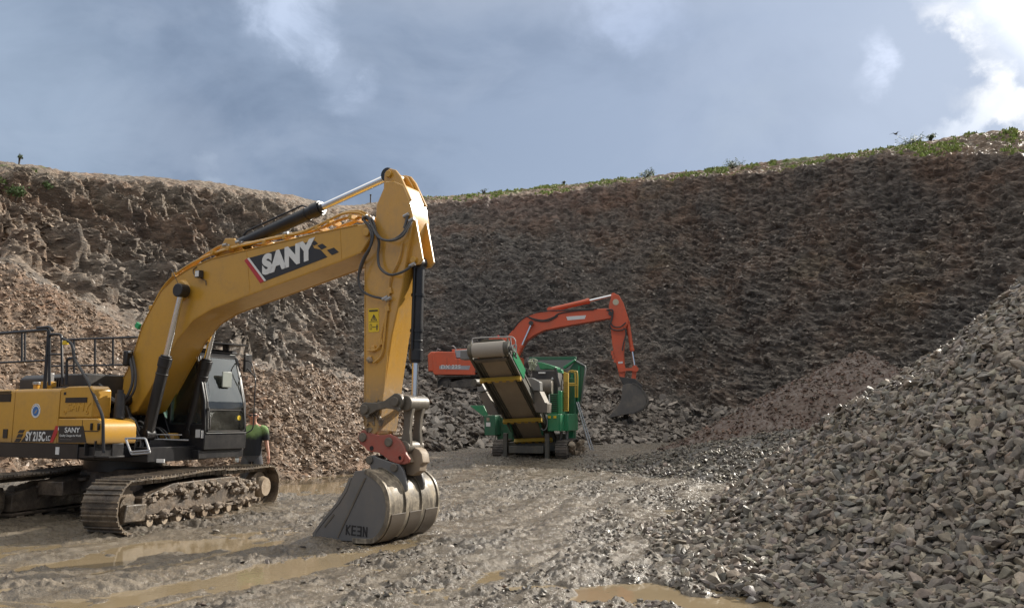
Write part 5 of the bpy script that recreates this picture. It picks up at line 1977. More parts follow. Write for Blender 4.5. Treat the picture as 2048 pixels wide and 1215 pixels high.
IM = Matrix.Rotation(0.10, 4, 'Z')
ODRY = mudcake('dull muddy track', (0.06, 0.052, 0.045), (0.13, 0.11, 0.09), 0.8, 3.0, 0.03)
make_track(oex, IM, -1.2, 0.6, 1.85, 0.40, 0.42, 0.22, ODRY, ODRY, False, 7, -1, 11)
make_track(oex, IM, 1.2, 0.6, 1.85, 0.40, 0.42, 0.22, ODRY, ODRY, False, 7, 1, 12)
b = MB(); b.span((-0.8, -0.95, 0.45), (0.8, 0.95, 0.85)); b.cyl((0, 0, 0.8), (0, 0, 1.05), 0.6, n=30)
b.build('undercarriage_frame', ODARK, oex, 0.02)
b = MB(); b.span((-2.3, -1.33, 1.02), (1.5, 1.33, 1.15)); b.build('deck_frame', ODARK, oex)
pts = O_([(50, 590), (50, 478), (62, 458), (80, 455), (190, 458), (196, 500), (322, 512), (320, 606), (60, 604)], -1.35)
b = MB(); b.prism(pts, -1.35, -0.5); sd = b.build('side_door', ORA, oex, 0.03)
zt_ = pts[3][1]
b = MB(); b.prism([(-2.75, 1.1), (-1.9, 1.1), (-1.9, zt_), (-2.6, zt_), (-2.78, zt_ - 0.15)], -1.30, 1.30)
b.build('counterweight', ORA, oex, 0.06)
b = MB(); b.span((-1.9, -0.5, 1.15), (0.2, 1.3, zt_ - 0.02)); b.span((-1.7, -0.45, zt_ - 0.02), (-0.4, 0.6, zt_ + 0.18))
b.build('engine_hood', ORA, oex, 0.04)
b = MB(); b.prism(O_([(192, 450), (295, 442), (300, 500), (205, 498)], -1.1), -1.25, -0.9)
b.build('muffler_box', SILVER, oex, 0.02)
tubes('handrail', [([Vector((x, -1.2, z)) for x, z in O_([(198, 450), (196, 435), (180, 420), (172, 424)], -1.2)], 0.03),
                   ([Vector((x, -1.2, z)) for x, z in O_([(75, 455), (80, 438), (100, 445)], -1.2)], 0.025)], SILVER, oex)
b = MB(); b.prism(O_([(92, 546), (290, 546), (282, 572), (92, 568)], -1.35), -1.357, -1.345); st = b.build('stripe', SILVER, sd)
tx, tz = o1(100, 566, -1.35)
text_mesh('lettering', 'DX 225', WHITE, sd, frame3((tx, -1.362, tz), (1, 0, 0), (0, 0, 1), (0, -1, 0)), 0.28, 0.006, 0.004, 0.1, 1.2)
b = MB()
for q in (140, 210):
    x, z = o1(q, 530, -1.35)
    b.span((x, -1.356, pts[0][1] + 0.05), (x + 0.012, -1.349, zt_ - 0.35))
b.build('seam', ODARK, sd)
# cab (mostly hidden by the conveyor in front)
b = MB(); b.span((0.2, 0.35, 1.15), (1.9, 1.32, 1.9))
for (x, y) in ((0.25, 0.4), (1.8, 0.4), (0.25, 1.27), (1.8, 1.27)):
    b.span((x - 0.05, y - 0.04, 1.9), (x + 0.05, y + 0.04, 2.85))
b.span((0.15, 0.33, 2.82), (1.85, 1.34, 2.95))
oc = b.build('cab', ORA, oex, 0.03)
b = MB(); b.span((0.3, 0.38, 1.9), (1.75, 0.40, 2.82)); b.build('window', GLASS, oc)
b = MB(); b.span((1.84, 0.45, 1.5), (1.86, 1.22, 2.82)); b.build('window', GLASS, oc)
cx_, cz_ = o1(470, 322, 0.8)
b = MB(); b.cyl((cx_, 0.8, 2.95), (cx_, 0.8, 3.04), 0.05, n=12); b.ball((cx_, 0.8, 3.08), 0.07, 6)
b.build('beacon', REDLAMP, oc)
b = MB(); b.tube([(cx_ - 0.5, 0.8, 2.95), (cx_ - 0.5, 0.8, 3.35)], 0.015, 6); b.build('aerial', ODARK, oc)

bl = [(455, 500), (480, 430), (520, 372), (545, 338), (590, 280), (650, 230), (720, 208), (800, 200), (1000, 190), (1160, 180), (1196, 186), (1204, 215), (1196, 240), (1170, 246), (1000, 276),
      (860, 300), (760, 321), (700, 350), (650, 385), (620, 430), (600, 470), (560, 520), (500, 540)]
b = MB(); b.prism(O_(bl, -0.28), -0.28, 0.28); ob = b.build('boom', ORA, oex, 0.02)
b = MB(); b.prism(O_([(903, 233), (1030, 224), (1022, 247), (912, 256)], -0.28), -0.288, -0.276)
b.build('decal', WHITE, ob)
b = MB(); x, z = o1(683, 277, -0.28); b.cyl((x, -0.55, z), (x, 0.55, z), 0.12, n=14)
x, z = o1(1186, 212, -0.28); b.cyl((x, -0.34, z), (x, 0.34, z), 0.11, n=14)
b.build('pin', ODARK, ob)
tubes('hydraulic_hose', [(catmull([Vector((x, -0.30, z + 0.02)) for x, z in O_(l, -0.30)], 4), 0.035) for l in (
    [(650, 232), (700, 250), (760, 258), (820, 240), (860, 215), (960, 198), (1080, 190)],
    [(560, 320), (600, 268), (660, 226), (730, 203), (800, 197), (900, 194), (1100, 183)],
    [(665, 240), (720, 262), (790, 262), (850, 230)])], ODARK, ob, 6)
al_ = [(1178, 200), (1176, 160), (1190, 110), (1200, 93), (1215, 86), (1240, 96), (1266, 140), (1286, 200), (1302, 250), (1298, 275), (1284, 300), (1276, 380), (1270, 480), (1278, 560), (1276, 630),
       (1250, 632), (1240, 600), (1210, 480), (1196, 400), (1188, 300), (1184, 250)]
b = MB(); b.prism(O_(al_, -0.21), -0.21, 0.21); oa = b.build('arm', ORA, oex, 0.02)
b = MB(); cxx, czz = o1(1220, 140, -0.21)
b.cyl((cxx, -0.20, czz), (cxx, -0.222, czz), 0.16, n=20); b.build('round_sticker', CREAM, oa)
b = MB(); b.prism(O_([(1235, 521), (1265, 519), (1265, 531), (1236, 533)], -0.21), -0.218, -0.205); b.build('decal', WHITE, oa)
tubes('hydraulic_hose', [(catmull([Vector((x, y, z)) for (x, z), y in zip(O_(l, -0.32), [-0.32] * 9)], 4), 0.035) for l in (
    [(1170, 190), (1195, 215), (1190, 260), (1182, 285), (1195, 312), (1230, 322), (1265, 318), (1275, 305)],
    [(1160, 190), (1200, 190), (1198, 240), (1190, 275), (1210, 297), (1250, 298), (1285, 270)],
    [(1280, 310), (1284, 350), (1270, 400), (1262, 450)])], ODARK, oa, 6)
b = MB()
for (u, v) in ((1198, 465), (1205, 490), (1215, 512)):
    x, z = o1(u, v, -0.21); b.box((x, -0.2, z), (0.12, 0.12, 0.22))
b.build('pipe_clamp', ORA, oa)


def ocyl(name, a, c, y, rb, rr, split, body=ORA):
    (xa, za), (xc, zc2) = o1(*a, y), o1(*c, y)
    return cylinder(name, (xa, y, za), (xc, y, zc2), rb, rr, split, oex, body, eye=0.07)


ocyl('arm_cylinder', (800, 190), (1206, 96), 0, 0.13, 0.065, 0.62)
ocyl('bucket_cylinder', (1296, 268), (1342, 556), 0, 0.10, 0.055, 0.64)
ocyl('boom_cylinder', (575, 520), (683, 277), -0.42, 0.115, 0.06, 0.42)
ocyl('boom_cylinder', (575, 520), (683, 277), 0.42, 0.115, 0.06, 0.42)
b = MB()
for s in (-0.26, 0.26):
    link_plate(b, o1(1253, 572, s), o1(1350, 568, s), 0.13, 0.13, 0.07, s - 0.03, s + 0.03)
b.build('rocker_link', ORA, oex)
b = MB(); link_plate(b, o1(1342, 562, 0), o1(1334, 640, 0), 0.14, 0.13, 0.10, -0.14, 0.14); b.build('bucket_link', ORA, oex)
b = MB(); b.prism(O_([(1240, 615), (1290, 622), (1345, 630), (1390, 672), (1385, 700), (1330, 690), (1265, 665)], -0.25), -0.25, 0.25)
b.build('quick_coupler', ODARK, oex, 0.02)
OBK = paint('worn dusty bucket', (0.12, 0.11, 0.10), 0.5, amt=0.6, dirt=(0.26, 0.22, 0.17), metal=0.2)
bk = [(1262, 672), (1300, 660), (1350, 668), (1390, 705), (1414, 750), (1418, 788), (1392, 820), (1335, 848), (1255, 862), (1168, 882), (1185, 862), (1215, 828), (1248, 780), (1260, 720)]
bp_ = O_(bk, -0.62)
b = MB(); b.prism(bp_, -0.62, -0.58); b.prism(bp_, 0.58, 0.62)
obk = b.build('bucket', OBK, oex, 0.01)
sh = catmull([Vector((x, 0, z)) for x, z in bp_[:10]], 4)
so2 = [(v.x, v.z) for v in sh]
cx2, cz2 = sum(p[0] for p in bp_) / len(bp_), sum(p[1] for p in bp_) / len(bp_)
si2 = [(x + (cx2 - x) * 0.06, z + (cz2 - z) * 0.06) for x, z in so2]
b = MB(); b.prism(so2 + si2[::-1], -0.575, 0.575); b.build('bucket_shell', OBK, obk)
so3 = [(x - (cx2 - x) * 0.05, z - (cz2 - z) * 0.05) for x, z in so2]
b = MB()
for yy in (-0.6, -0.2, 0.2, 0.6):
    b.prism(so3[6:30] + so2[6:30][::-1], yy - 0.05, yy + 0.05)
b.build('wear_strip', OBK, obk)
b = MB()
tipx, tipz = bp_[9]
for k in range(5):
    y = -0.55 + k * 0.275
    b.prism([(tipx + 0.25, tipz + 0.04), (tipx + 0.2, tipz + 0.12), (tipx - 0.18, tipz - 0.04)], y - 0.05, y + 0.05)
b.build('tooth', OBK, obk)

# ================================================================== green tracked crusher / screener
CA = math.atan2(-0.961, -0.276)
CORG = np.array([1.10, 32.0, 0.235])
CF = np.array([math.cos(CA), math.sin(CA), 0.0])
CLV = np.array([-math.sin(CA), math.cos(CA), 0.0])
GRN = paint('green machine paint', (0.018, 0.22, 0.090), 0.34, amt=0.30, dirt=(0.16, 0.15, 0.11), coat=0.2)  # green brightened in its colour for the lit parts of the machine
GRND = paint('green machine paint, dusty', (0.022, 0.125, 0.064), 0.45, amt=0.5, dirt=(0.13, 0.12, 0.095))
GREY = paint('grey sheet metal', (0.20, 0.20, 0.195), 0.42, amt=0.4, dirt=(0.18, 0.155, 0.125), metal=0.3)
BELT = paint('dusty rubber belt', (0.25, 0.205, 0.15), 0.7, amt=0.8, dirt=(0.34, 0.285, 0.21), scale=1.5)
DRUMB = paint('pale dusty belt on the drum', (0.32, 0.29, 0.25), 0.7, amt=0.6, dirt=(0.34, 0.31, 0.26))
FRM = paint('dark conveyor frame', (0.075, 0.072, 0.060), 0.5, amt=0.8, dirt=(0.20, 0.172, 0.120))
CYEL = paint('yellow safety paint', (0.50, 0.33, 0.045), 0.45, amt=0.25, dirt=(0.25, 0.18, 0.10))
cr = thing('crusher', 'green mobile crushing machine on tracks with its discharge conveyor raised towards the viewer', 'crusher', tuple(CORG), CA)


def cyz(u, v, x):
    """point of the picture on the machine's cross plane at local x -> (y, z)"""
    d = ray(u, v)
    O = np.array([0, 0, CAM_H]) - CORG
    t = (x - O @ CF) / (d @ CF)
    P = O + d * t
    return (float(P @ CLV), float(P[2]))


XF = Matrix(((0, 1, 0, 0), (1, 0, 0, 0), (0, 0, 1, 0), (0, 0, 0, 1)))      # prism: (a, t, b) -> (x=t, y=a, z=b)


def cpoly(name, pts, x0, x1, mat, parent=None, bevel=0.0, label=None):
    b = MB()
    b.prism([cyz(u, v, x1) for u, v in pts], x0, x1, frame=XF)
    return b.build(name, mat, parent or cr, bevel, label)


cz6 = lambda x, y: (930 + x / 4.5, 660 + y / 4.5)       # from the enlarged views
cz7 = lambda x, y: (1060 + x / 5.4, 700 + y / 5.4)
P6 = lambda l: [cz6(*q) for q in l]
P7 = lambda l: [cz7(*q) for q in l]

# tracks and chassis
make_track(cr, Matrix.Identity(4), 1.12, 0.42, 1.30, 0.32, 0.34, 0.17, ODRY, ODRY, False, 6, 1, 21)
make_track(cr, Matrix.Identity(4), -1.22, 0.42, 1.30, 0.32, 0.34, 0.17, ODRY, ODRY, False, 6, -1, 22)
b = MB()
rnd = random.Random(4)
for k in range(24):
    b.add(*lump((rnd.uniform(-1.2, 1.2), 1.36, rnd.uniform(.15, .6)), (.12, .03, .09), rnd, .35), smooth=True)
b.build('mud_cake', LTMUD, cr)
b = MB()
b.span((-2.6, -0.85, 0.62), (0.45, 0.80, 0.90))
b.span((-1.0, -1.0, 0.30), (1.0, 0.9, 0.62))
b.build('chassis', FRM, cr, 0.02)
b = MB(); b.span((1.55, -0.78, 0.24), (1.72, 0.50, 0.50)); b.build('cross_beam', FRM, cr, 0.02)
for y in (-0.92, 0.62):
    b = MB(); b.span((1.50, y - 0.07, 0.06), (1.70, y + 0.07, 0.95)); b.span((1.46, y - 0.14, 0.0), (1.74, y + 0.14, 0.06))
    b.build('jack_leg', FRM, cr, 0.01)
# body blocks (front of the machine faces the camera)
fb_ = cpoly('control_box', P7([(185, 690), (315, 690), (315, 872), (190, 872)]), 0.6, 1.75, GRN, bevel=0.02)
b = MB()
for q in (210, 270):
    y, z = cyz(*cz7(q, 720), 1.75); b.box((1.757, y, z), (0.02, 0.10, 0.09))
b.build('label', DECYEL, fb_)
ss = cpoly('side_box', P7([(316, 690), (330, 690), (330, 872), (316, 872)]), 0.4, 1.74, GRN, bevel=0.01)
cpoly('side_cabinet', P7([(316, 685), (412, 685), (414, 872), (318, 872)]), -0.6, 1.15, GRN, bevel=0.03)
cpoly('upper_panel', P7([(205, 470), (300, 470), (300, 685), (205, 685)]), 0.3, 1.3, GRN, bevel=0.01)
g_ = MB()
for k in range(9):
    y0, z0 = cyz(*cz7(215, 480 + k * 22), 1.31); y1, z1 = cyz(*cz7(292, 490 + k * 22), 1.31)
    g_.span((1.305, y0, z0 - 0.015), (1.325, y1, z0 + 0.015))
g_.build('grille', BLK, cr)
cpoly('body_wall', P7([(150, 440), (355, 440), (355, 700), (150, 690)]), -1.2, 0.2, GRND, bevel=0.02)
cpoly('body_wall', P7([(415, 300), (480, 300), (480, 960), (415, 960)]), -0.9, -0.6, GRND, bevel=0.02)
cpoly('corner_post', P7([(302, 430), (342, 440), (342, 690), (302, 690)]), 1.0, 1.5, GRN, bevel=0.02)
cpoly('guard_mesh', P7([(362, 230), (412, 250), (412, 660), (362, 660)]), 1.1, 1.2, CYEL, bevel=0.01)
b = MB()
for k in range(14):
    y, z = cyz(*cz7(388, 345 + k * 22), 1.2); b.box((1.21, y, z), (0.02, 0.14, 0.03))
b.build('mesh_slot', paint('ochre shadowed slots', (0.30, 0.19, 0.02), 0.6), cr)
# engine bay: dark panel, silencer drum
eb = cpoly('engine_bay', P7([(20, 215), (280, 215), (300, 300), (300, 470), (30, 470)]), 0.0, 0.9, PLASTIC, bevel=0.03)
b = MB()
(y0, z0), (y1, z1) = cyz(*cz7(110, 400), 1.2), cyz(*cz7(240, 400), 1.2)
b.cyl((1.1, y0 - 0.3, z0), (1.1, y1, z1), 0.30, n=22); b.build('silencer', LINK, cr, 0.03)
b = MB(); b.prism([cyz(*cz7(*q), 1.0) for q in ((88, 234), (165, 234), (160, 250), (90, 250))], 0.9, 0.97, frame=XF); b.build('label', WHITE, cr)
b = MB(); b.prism([cyz(*cz7(*q), 1.0) for q in ((225, 310), (238, 288), (250, 310))], 0.9, 0.97, frame=XF); b.build('warning_sticker', WHITE, cr)
# hopper: tall plates at the back, top rail, braces
hp = cpoly('hopper_plate', P7([(430, 200), (492, 110), (598, 170), (602, 200), (560, 520), (535, 600), (500, 730), (430, 730)]), -1.2, -1.05, GRND, bevel=0.01)
b = MB()
pp = [Vector((-1.02, *cyz(*cz7(*q), -1.02))) for q in ((497, 116), (592, 168), (600, 195), (560, 515), (540, 600))]
b.tube(pp, 0.035, 6); b.build('plate_rim', GREY, hp)
b = MB()
for q in ((530, 170, 515, 560), (455, 260, 455, 640)):
    b.tube([Vector((-1.0, *cyz(*cz7(q[0], q[1]), -1.0))), Vector((-1.0, *cyz(*cz7(q[2], q[3]), -1.0)))], 0.04, 5)
b.build('stiffener', GRN, hp)
cpoly('hopper_wall', P7([(-40, 85), (490, 85), (470, 215), (0, 215)]), -2.6, -2.5, GREY, bevel=0.01)
tr_ = MB(); tr_.prism([cyz(*cz7(*q), -1.3) for q in ((-10, 72), (495, 66), (495, 100), (-10, 104))], -1.45, -1.3, frame=XF)
tr_.build('hopper_rim', GRND, cr, 0.01)
cpoly('brace', P7([(350, 180), (480, 95), (492, 110), (370, 205)]), -1.1, -0.9, GRN, bevel=0.02)
cpoly('brace', P7([(80, 130), (120, 128), (270, 175), (275, 205), (110, 205)]), -0.4, 0.5, GRN, bevel=0.02)
cpoly('brace', P7([(195, 150), (275, 180), (270, 208), (200, 205)]), 0.5, 0.7, GRN, bevel=0.02)
cpoly('brace', P7([(280, 200), (340, 205), (350, 250), (300, 240)]), 0.6, 0.9, GRN, bevel=0.02)
b = MB()
rnd = random.Random(8)
for k in range(12):
    q = [(rnd.uniform(-10, 75), rnd.uniform(90, 220)) for _ in range(3)]
    b.tube([Vector((0.9 + 0.1 * i, *cyz(*cz7(*p), 1.0))) for i, p in enumerate(q)], 0.025, 6, 5)
b.tube([Vector((1.2, *cyz(*cz7(*p), 1.2))) for p in ((5, 130), (15, 100), (45, 95), (80, 112))], 0.03, 6, 4)
b.build('hydraulic_hose', paint('pale hydraulic hoses and fittings', (0.34, 0.38, 0.28), 0.4, amt=0.3), cr)
b = MB()
b.tube([Vector((1.35, *cyz(*cz7(*p), 1.35))) for p in ((275, 190), (285, 260), (300, 330), (318, 395))], 0.05, 7, 4)
b.build('exhaust_pipe', PLASTIC, cr)
b = MB()
b.tube([Vector((1.85, *cyz(*cz7(*p), 1.85))) for p in ((75, 690), (90, 770), (120, 840), (150, 862), (180, 830), (185, 760), (165, 700))], 0.022, 6, 5)
b.tube([Vector((1.82, *cyz(*cz7(*p), 1.85))) for p in ((145, 680), (140, 740), (165, 790))], 0.018, 6, 4)
b.build('hydraulic_hose', GREY, cr)
b = MB()
b.tube([Vector((1.33, *cyz(*cz7(*p), 1.33))) for p in ((208, 475), (210, 545), (222, 600), (210, 650), (215, 680))], 0.02, 6, 3)
b.build('hydraulic_hose', WHITE, cr)
# yellow hand rails and aluminium ladder
b = MB()
for l in ([(415, 510), (412, 240), (440, 218), (480, 222), (490, 300), (492, 510)], [(485, 225), (508, 228), (515, 300), (512, 510)], [(415, 360), (492, 360)], [(415, 380), (512, 378)], [(440, 235), (470, 232)]):
    b.tube(round_path([Vector((-0.3, *cyz(*cz7(*p), -0.3))) for p in l], 0.12), 0.030, 7)
b.build('handrail', CYEL, cr)
b = MB()
l0, l1 = [Vector((-0.1, *cyz(*cz7(502, 560), -0.1))), Vector((0.15, *cyz(*cz7(655, 1075), 0.15)))], [Vector((-0.5, *cyz(*cz7(520, 555), -0.5))), Vector((-0.25, *cyz(*cz7(684, 1078), -0.25)))]
b.tube(l0, 0.028, 6); b.tube(l1, 0.028, 6)
for k in range(11):
    t = 0.04 + k * 0.092
    b.tube([l0[0].lerp(l0[1], t), l1[0].lerp(l1[1], t)], 0.016, 6)
b.build('ladder', SILVER, cr)
cpoly('fender', P7([(415, 735), (500, 730), (470, 830), (468, 965), (415, 965)]), -0.55, -0.45, GRN, bevel=0.02)
cpoly('leg_post', P7([(318, 875), (345, 875), (340, 970), (322, 970)]), 0.6, 0.8, GREY, bevel=0.01)
cpoly('leg_post', P7([(380, 875), (405, 875), (400, 970), (385, 970)]), 0.6, 0.8, GREY, bevel=0.01)
# left side: wing plate and box
cpoly('wing_plate', P6([(42, 676), (165, 676), (205, 760), (165, 775)]), 0.6, 0.7, GRN, bevel=0.01)
lb = cpoly('side_box', P6([(170, 765), (272, 765), (272, 945), (175, 945)]), 0.4, 1.1, GRND, bevel=0.02)
b = MB(); b.prism([cyz(*cz6(*q), 1.1) for q in ((190, 828), (228, 828), (228, 865), (190, 865))], 1.095, 1.11, frame=XF); b.build('label', WHITE, lb)
b = MB(); b.prism([cyz(*cz6(*q), 1.1) for q in ((195, 785), (220, 785), (220, 815), (195, 815))], 1.095, 1.11, frame=XF); b.build('label', LTMUD, lb)
cpoly('body_wall', P6([(270, 800), (420, 760), (430, 1000), (290, 1000)]), -1.5, 0.4, GRND, bevel=0.02)

# conveyor: frame in its own tilted plane
hA, hB = Vector((0.55, 0.02, 0.62)), Vector((5.15, -0.43, 3.66))
cdv = (hB - hA).normalized()
cup = Vector((-cdv.z, 0, cdv.x))
cyv = (Vector((0, 1, 0)) - cdv * cdv.y).normalized()
cup = cdv.cross(cyv)
CM = frame3(hA, cdv, cyv, cup)         # x along the belt, y across, z out of the upper face
Lb = (hB - hA).length
conv = MB()
for s in (-1, 1):
    y = s * 0.68
    for zz in (-0.16, 0.12):
        conv.add([CM @ Vector(p) for p in [(a, y + c, zz + d) for a in (0, Lb - 0.1) for c in (-0.035, 0.035) for d in (-0.035, 0.035)]],
                 [(0, 1, 3, 2), (4, 6, 7, 5), (0, 4, 5, 1), (2, 3, 7, 6), (0, 2, 6, 4), (1, 5, 7, 3)])
    conv.plate([CM @ Vector(p) for p in ((0, y, -0.19), (Lb - 0.1, y, -0.19), (Lb - 0.1, y, 0.15), (0, y, 0.15))], 0.02)
    conv.plate([CM @ Vector(p) for p in ((0, s * 0.37, -0.06), (Lb - 0.3, s * 0.37, -0.06), (Lb - 0.3, s * 0.68, -0.06), (0, s * 0.68, -0.06))], 0.02)
    # inner dark runners seen from below
    for yy in (0.47, 0.56):
        conv.tube([CM @ Vector((0, s * yy, -0.10)), CM @ Vector((Lb - 0.35, s * yy, -0.10))], 0.030, 6)
for k in range(8):
    x = 0.3 + k * (Lb - 0.8) / 7
    conv.tube([CM @ Vector((x, -0.6, -0.05)), CM @ Vector((x, 0.6, -0.05))], 0.03, 6)
cvo = conv.build('conveyor', FRM, cr)
b = MB()
b.plate([CM @ Vector(p) for p in ((0, -0.41, -0.11), (Lb - 0.05, -0.41, -0.11), (Lb - 0.05, 0.41, -0.11), (0, 0.41, -0.11))], 0.015)
b.plate([CM @ Vector(p) for p in ((0, -0.44, 0.15), (Lb, -0.44, 0.15), (Lb, 0.44, 0.15), (0, 0.44, 0.15))], 0.015)
b.build('belt', BELT, cvo)
b = MB()
b.cyl(CM @ Vector((Lb, -0.54, 0.03)), CM @ Vector((Lb, 0.54, 0.03)), 0.245, n=28)
drum = b.build('head_drum', DRUMB, cvo)
b = MB()
for s in (-1, 1):
    b.cyl(CM @ Vector((Lb, s * 0.55, 0.03)), CM @ Vector((Lb, s * 0.70, 0.03)), 0.225, n=24)
    b.cyl(CM @ Vector((Lb, s * 0.60, 0.03)), CM @ Vector((Lb, s * 0.68, 0.03)), 0.10, n=16)
    b.plate([CM @ Vector(p) for p in ((Lb - 0.5, s * 0.64, -0.2), (Lb + 0.1, s * 0.64, -0.14), (Lb + 0.2, s * 0.64, 0.3), (Lb - 0.5, s * 0.64, 0.2))], 0.03)
b.build('bearing_plate', FRM, cvo)
b = MB()
b.cyl(CM @ Vector((Lb + 0.0, 0.66, 0.03)), CM @ Vector((Lb, 0.82, 0.03)), 0.09, n=14)
b.tube([CM @ Vector(p) for p in ((Lb, 0.76, 0.1), (Lb - 0.1, 0.86, 0.2), (Lb - 0.3, 0.80, 0.1), (Lb - 0.5, 0.72, 0.0))], 0.025, 6, 5)
b.tube([CM @ Vector(p) for p in ((Lb, 0.76, 0.0), (Lb - 0.1, 0.88, -0.1), (Lb - 0.4, 0.82, -0.1))], 0.02, 6, 5)
b.build('drive_motor', GREY, cvo)
# scraper bar under the drum and ramped rubber flap above it
b = MB(); b.plate([CM @ Vector(p) for p in ((Lb - 0.34, -0.56, -0.2), (Lb - 0.20, -0.56, -0.2), (Lb - 0.20, 0.56, -0.2), (Lb - 0.34, 0.56, -0.2))], 0.05)
b.build('scraper_bar', LINK, cvo)
b = MB()
zt3 = cyz(985, 676, 5.0)[1]
b.prism([(y, z) for y, z in [cyz(*cz6(*q), 5.0) for q in ((118, 160), (120, 110), (160, 80), (330, 75), (365, 100), (370, 165))]], 4.9, 4.95, frame=XF)
b.build('head_guard', paint('dusty head guard', (0.085, 0.075, 0.055), 0.7, amt=0.6, dirt=(0.15, 0.13, 0.09)), cvo)
b = MB()
b.tube(round_path([Vector((5.1, *cyz(*cz6(*q), 5.1))) for q in ((68, 135), (62, 72), (240, 62), (430, 58), (455, 90), (462, 240))], 0.08), 0.018, 6)
b.tube([Vector((5.1, *cyz(*cz6(*q), 5.1))) for q in ((410, 66), (416, 145))], 0.018, 6)
b.build('guard_rail', SILVER, cvo)
b = MB(); y, z = cyz(*cz6(20, 222), 4.9); b.box((4.75, y - 0.05, z), (0.45, 0.34, 0.30))
b.build('motor_box', GREY, cvo, 0.02)
for (vm, hw) in ((440, 0.72), (810, 0.72), (985, 0.72)):
    # yellow cross member with a row of holes, found where its height crosses the underside of the frame
    y, z = 0, 0
    best = None
    for k in range(200):
        a = Lb * k / 200
        P = CM @ Vector((a, 0, -0.22))
        zz = cyz(1000, 660 + vm / 4.5, P.x)[1]
        if best is None or abs(zz - P.z) < best[0]:
            best = (abs(zz - P.z), a)
    a = best[1]
    b = MB()
    m = 11
    for k in range(m):
        if k % 2 == 0 or k in (0, m - 1):
            lo = -0.33
        else:
            lo = -0.255
        ya, yb_ = -hw + 2 * hw * k / m, -hw + 2 * hw * (k + 1) / m
        b.add([CM @ Vector(p) for p in [(a + c, yy, zz) for c in (-0.03, 0.06) for yy in (ya, yb_) for zz in (lo, -0.20)]],
              [(0, 1, 3, 2), (4, 6, 7, 5), (0, 4, 5, 1), (2, 3, 7, 6), (0, 2, 6, 4), (1, 5, 7, 3)])
    b.add([CM @ Vector(p) for p in [(a + c, yy, zz) for c in (0.061, 0.10) for yy in (-hw, hw) for zz in (-0.34, -0.20)]],
          [(0, 1, 3, 2), (4, 6, 7, 5), (0, 4, 5, 1), (2, 3, 7, 6), (0, 2, 6, 4), (1, 5, 7, 3)])
    b.build('cross_member', CYEL, cvo)
# green side strip and folding guards
b = MB()
b.plate([CM @ Vector(p) for p in ((Lb - 1.5, 0.72, -0.12), (Lb - 0.35, 0.72, -0.12), (Lb - 0.3, 0.72, 0.26), (Lb - 1.5, 0.72, 0.26))], 0.03)
b.build('side_strip', GRN, cvo)
cpoly('side_guard', P6([(545, 430), (600, 427), (672, 465), (675, 545), (560, 545)]), 2.6, 3.0, GREY, bevel=0.02)
cpoly('side_guard', P6([(560, 546), (672, 546), (720, 650), (742, 655), (735, 745), (640, 740), (600, 650)]), 2.3, 2.95, LINK, bevel=0.02)
cpoly('side_guard', P6([(110, 560), (108, 500), (145, 465), (185, 545)]), 2.6, 3.0, GREY, bevel=0.02)
cpoly('side_guard', P6([(120, 570), (188, 548), (275, 700), (300, 760), (205, 755)]), 2.3, 2.95, LINK, bevel=0.02)
b = MB(); b.cyl((3.7, cyz(*cz6(80, 470), 3.7)[0], cyz(*cz6(80, 470), 3.7)[1]), (3.4, cyz(*cz6(80, 470), 3.7)[0] + 0.1, cyz(*cz6(80, 470), 3.7)[1]), 0.13, n=16)
b.build('work_light', FRM, cvo)
b = MB()
for s in (-1, 1):
    b.tube([CM @ Vector((1.6, s * 0.55, -0.2)), Vector((1.6, -0.1 + s * 0.55, 0.9))], 0.04, 6)
b.build('support_strut', GRND, cr)

# ================================================================== person behind the track
PX, PY = (512 - 1024) / F_PX * 17.75, 17.75
PZ = 0.0
HM = 1.90 / 1.80
SKIN, t_, p_ = principled('sun warmed skin')
p_.inputs['Base Color'].default_value = (0.46, 0.24, 0.17, 1)
p_.inputs['Roughness'].default_value = 0.5
p_.inputs['Subsurface Weight'].default_value = 0.05
per = thing('person', 'person in green and black T-shirt, grey trousers and dark glasses looking down behind the track', 'person', (PX, PY, PZ), math.radians(8))


def skin_mesh(name, nodes, edges, mat, parent, sub=2, root=0):
    me = bpy.data.meshes.new(name)
    me.from_pydata([n[0] for n in nodes], edges, [])
    o = bpy.data.objects.new(name, me)
    COL.objects.link(o)
    o.modifiers.new('skin', 'SKIN').use_smooth_shade = True
    sv = me.skin_vertices[0].data
    for i, n in enumerate(nodes):
        sv[i].radius = n[1] if isinstance(n[1], tuple) else (n[1], n[1])
        sv[i].use_root = (i == root)
    s = o.modifiers.new('sub', 'SUBSURF')
    s.levels = s.render_levels = sub
    dg = bpy.context.evaluated_depsgraph_get()
    m2 = bpy.data.meshes.new_from_object(o.evaluated_get(dg))
    m2.name = name
    m2.materials.clear(); m2.materials.append(mat)
    m2.polygons.foreach_set('use_smooth', [True] * len(m2.polygons))
    o.modifiers.clear()
    o.data = m2
    bpy.data.meshes.remove(me)
    o.parent = parent
    return o


# person local axes: faces -Y (towards the camera), x right in the picture, z up; 1.80 tall, scaled
def sc(p):
    return (p[0] * HM, p[1] * HM, p[2] * HM)


nodes, edges = [], []


def nd(p, r, par=None):
    nodes.append((sc(p), tuple(q * HM for q in r) if isinstance(r, tuple) else r * HM))
    if par is not None:
        edges.append((par, len(nodes) - 1))
    return len(nodes) - 1


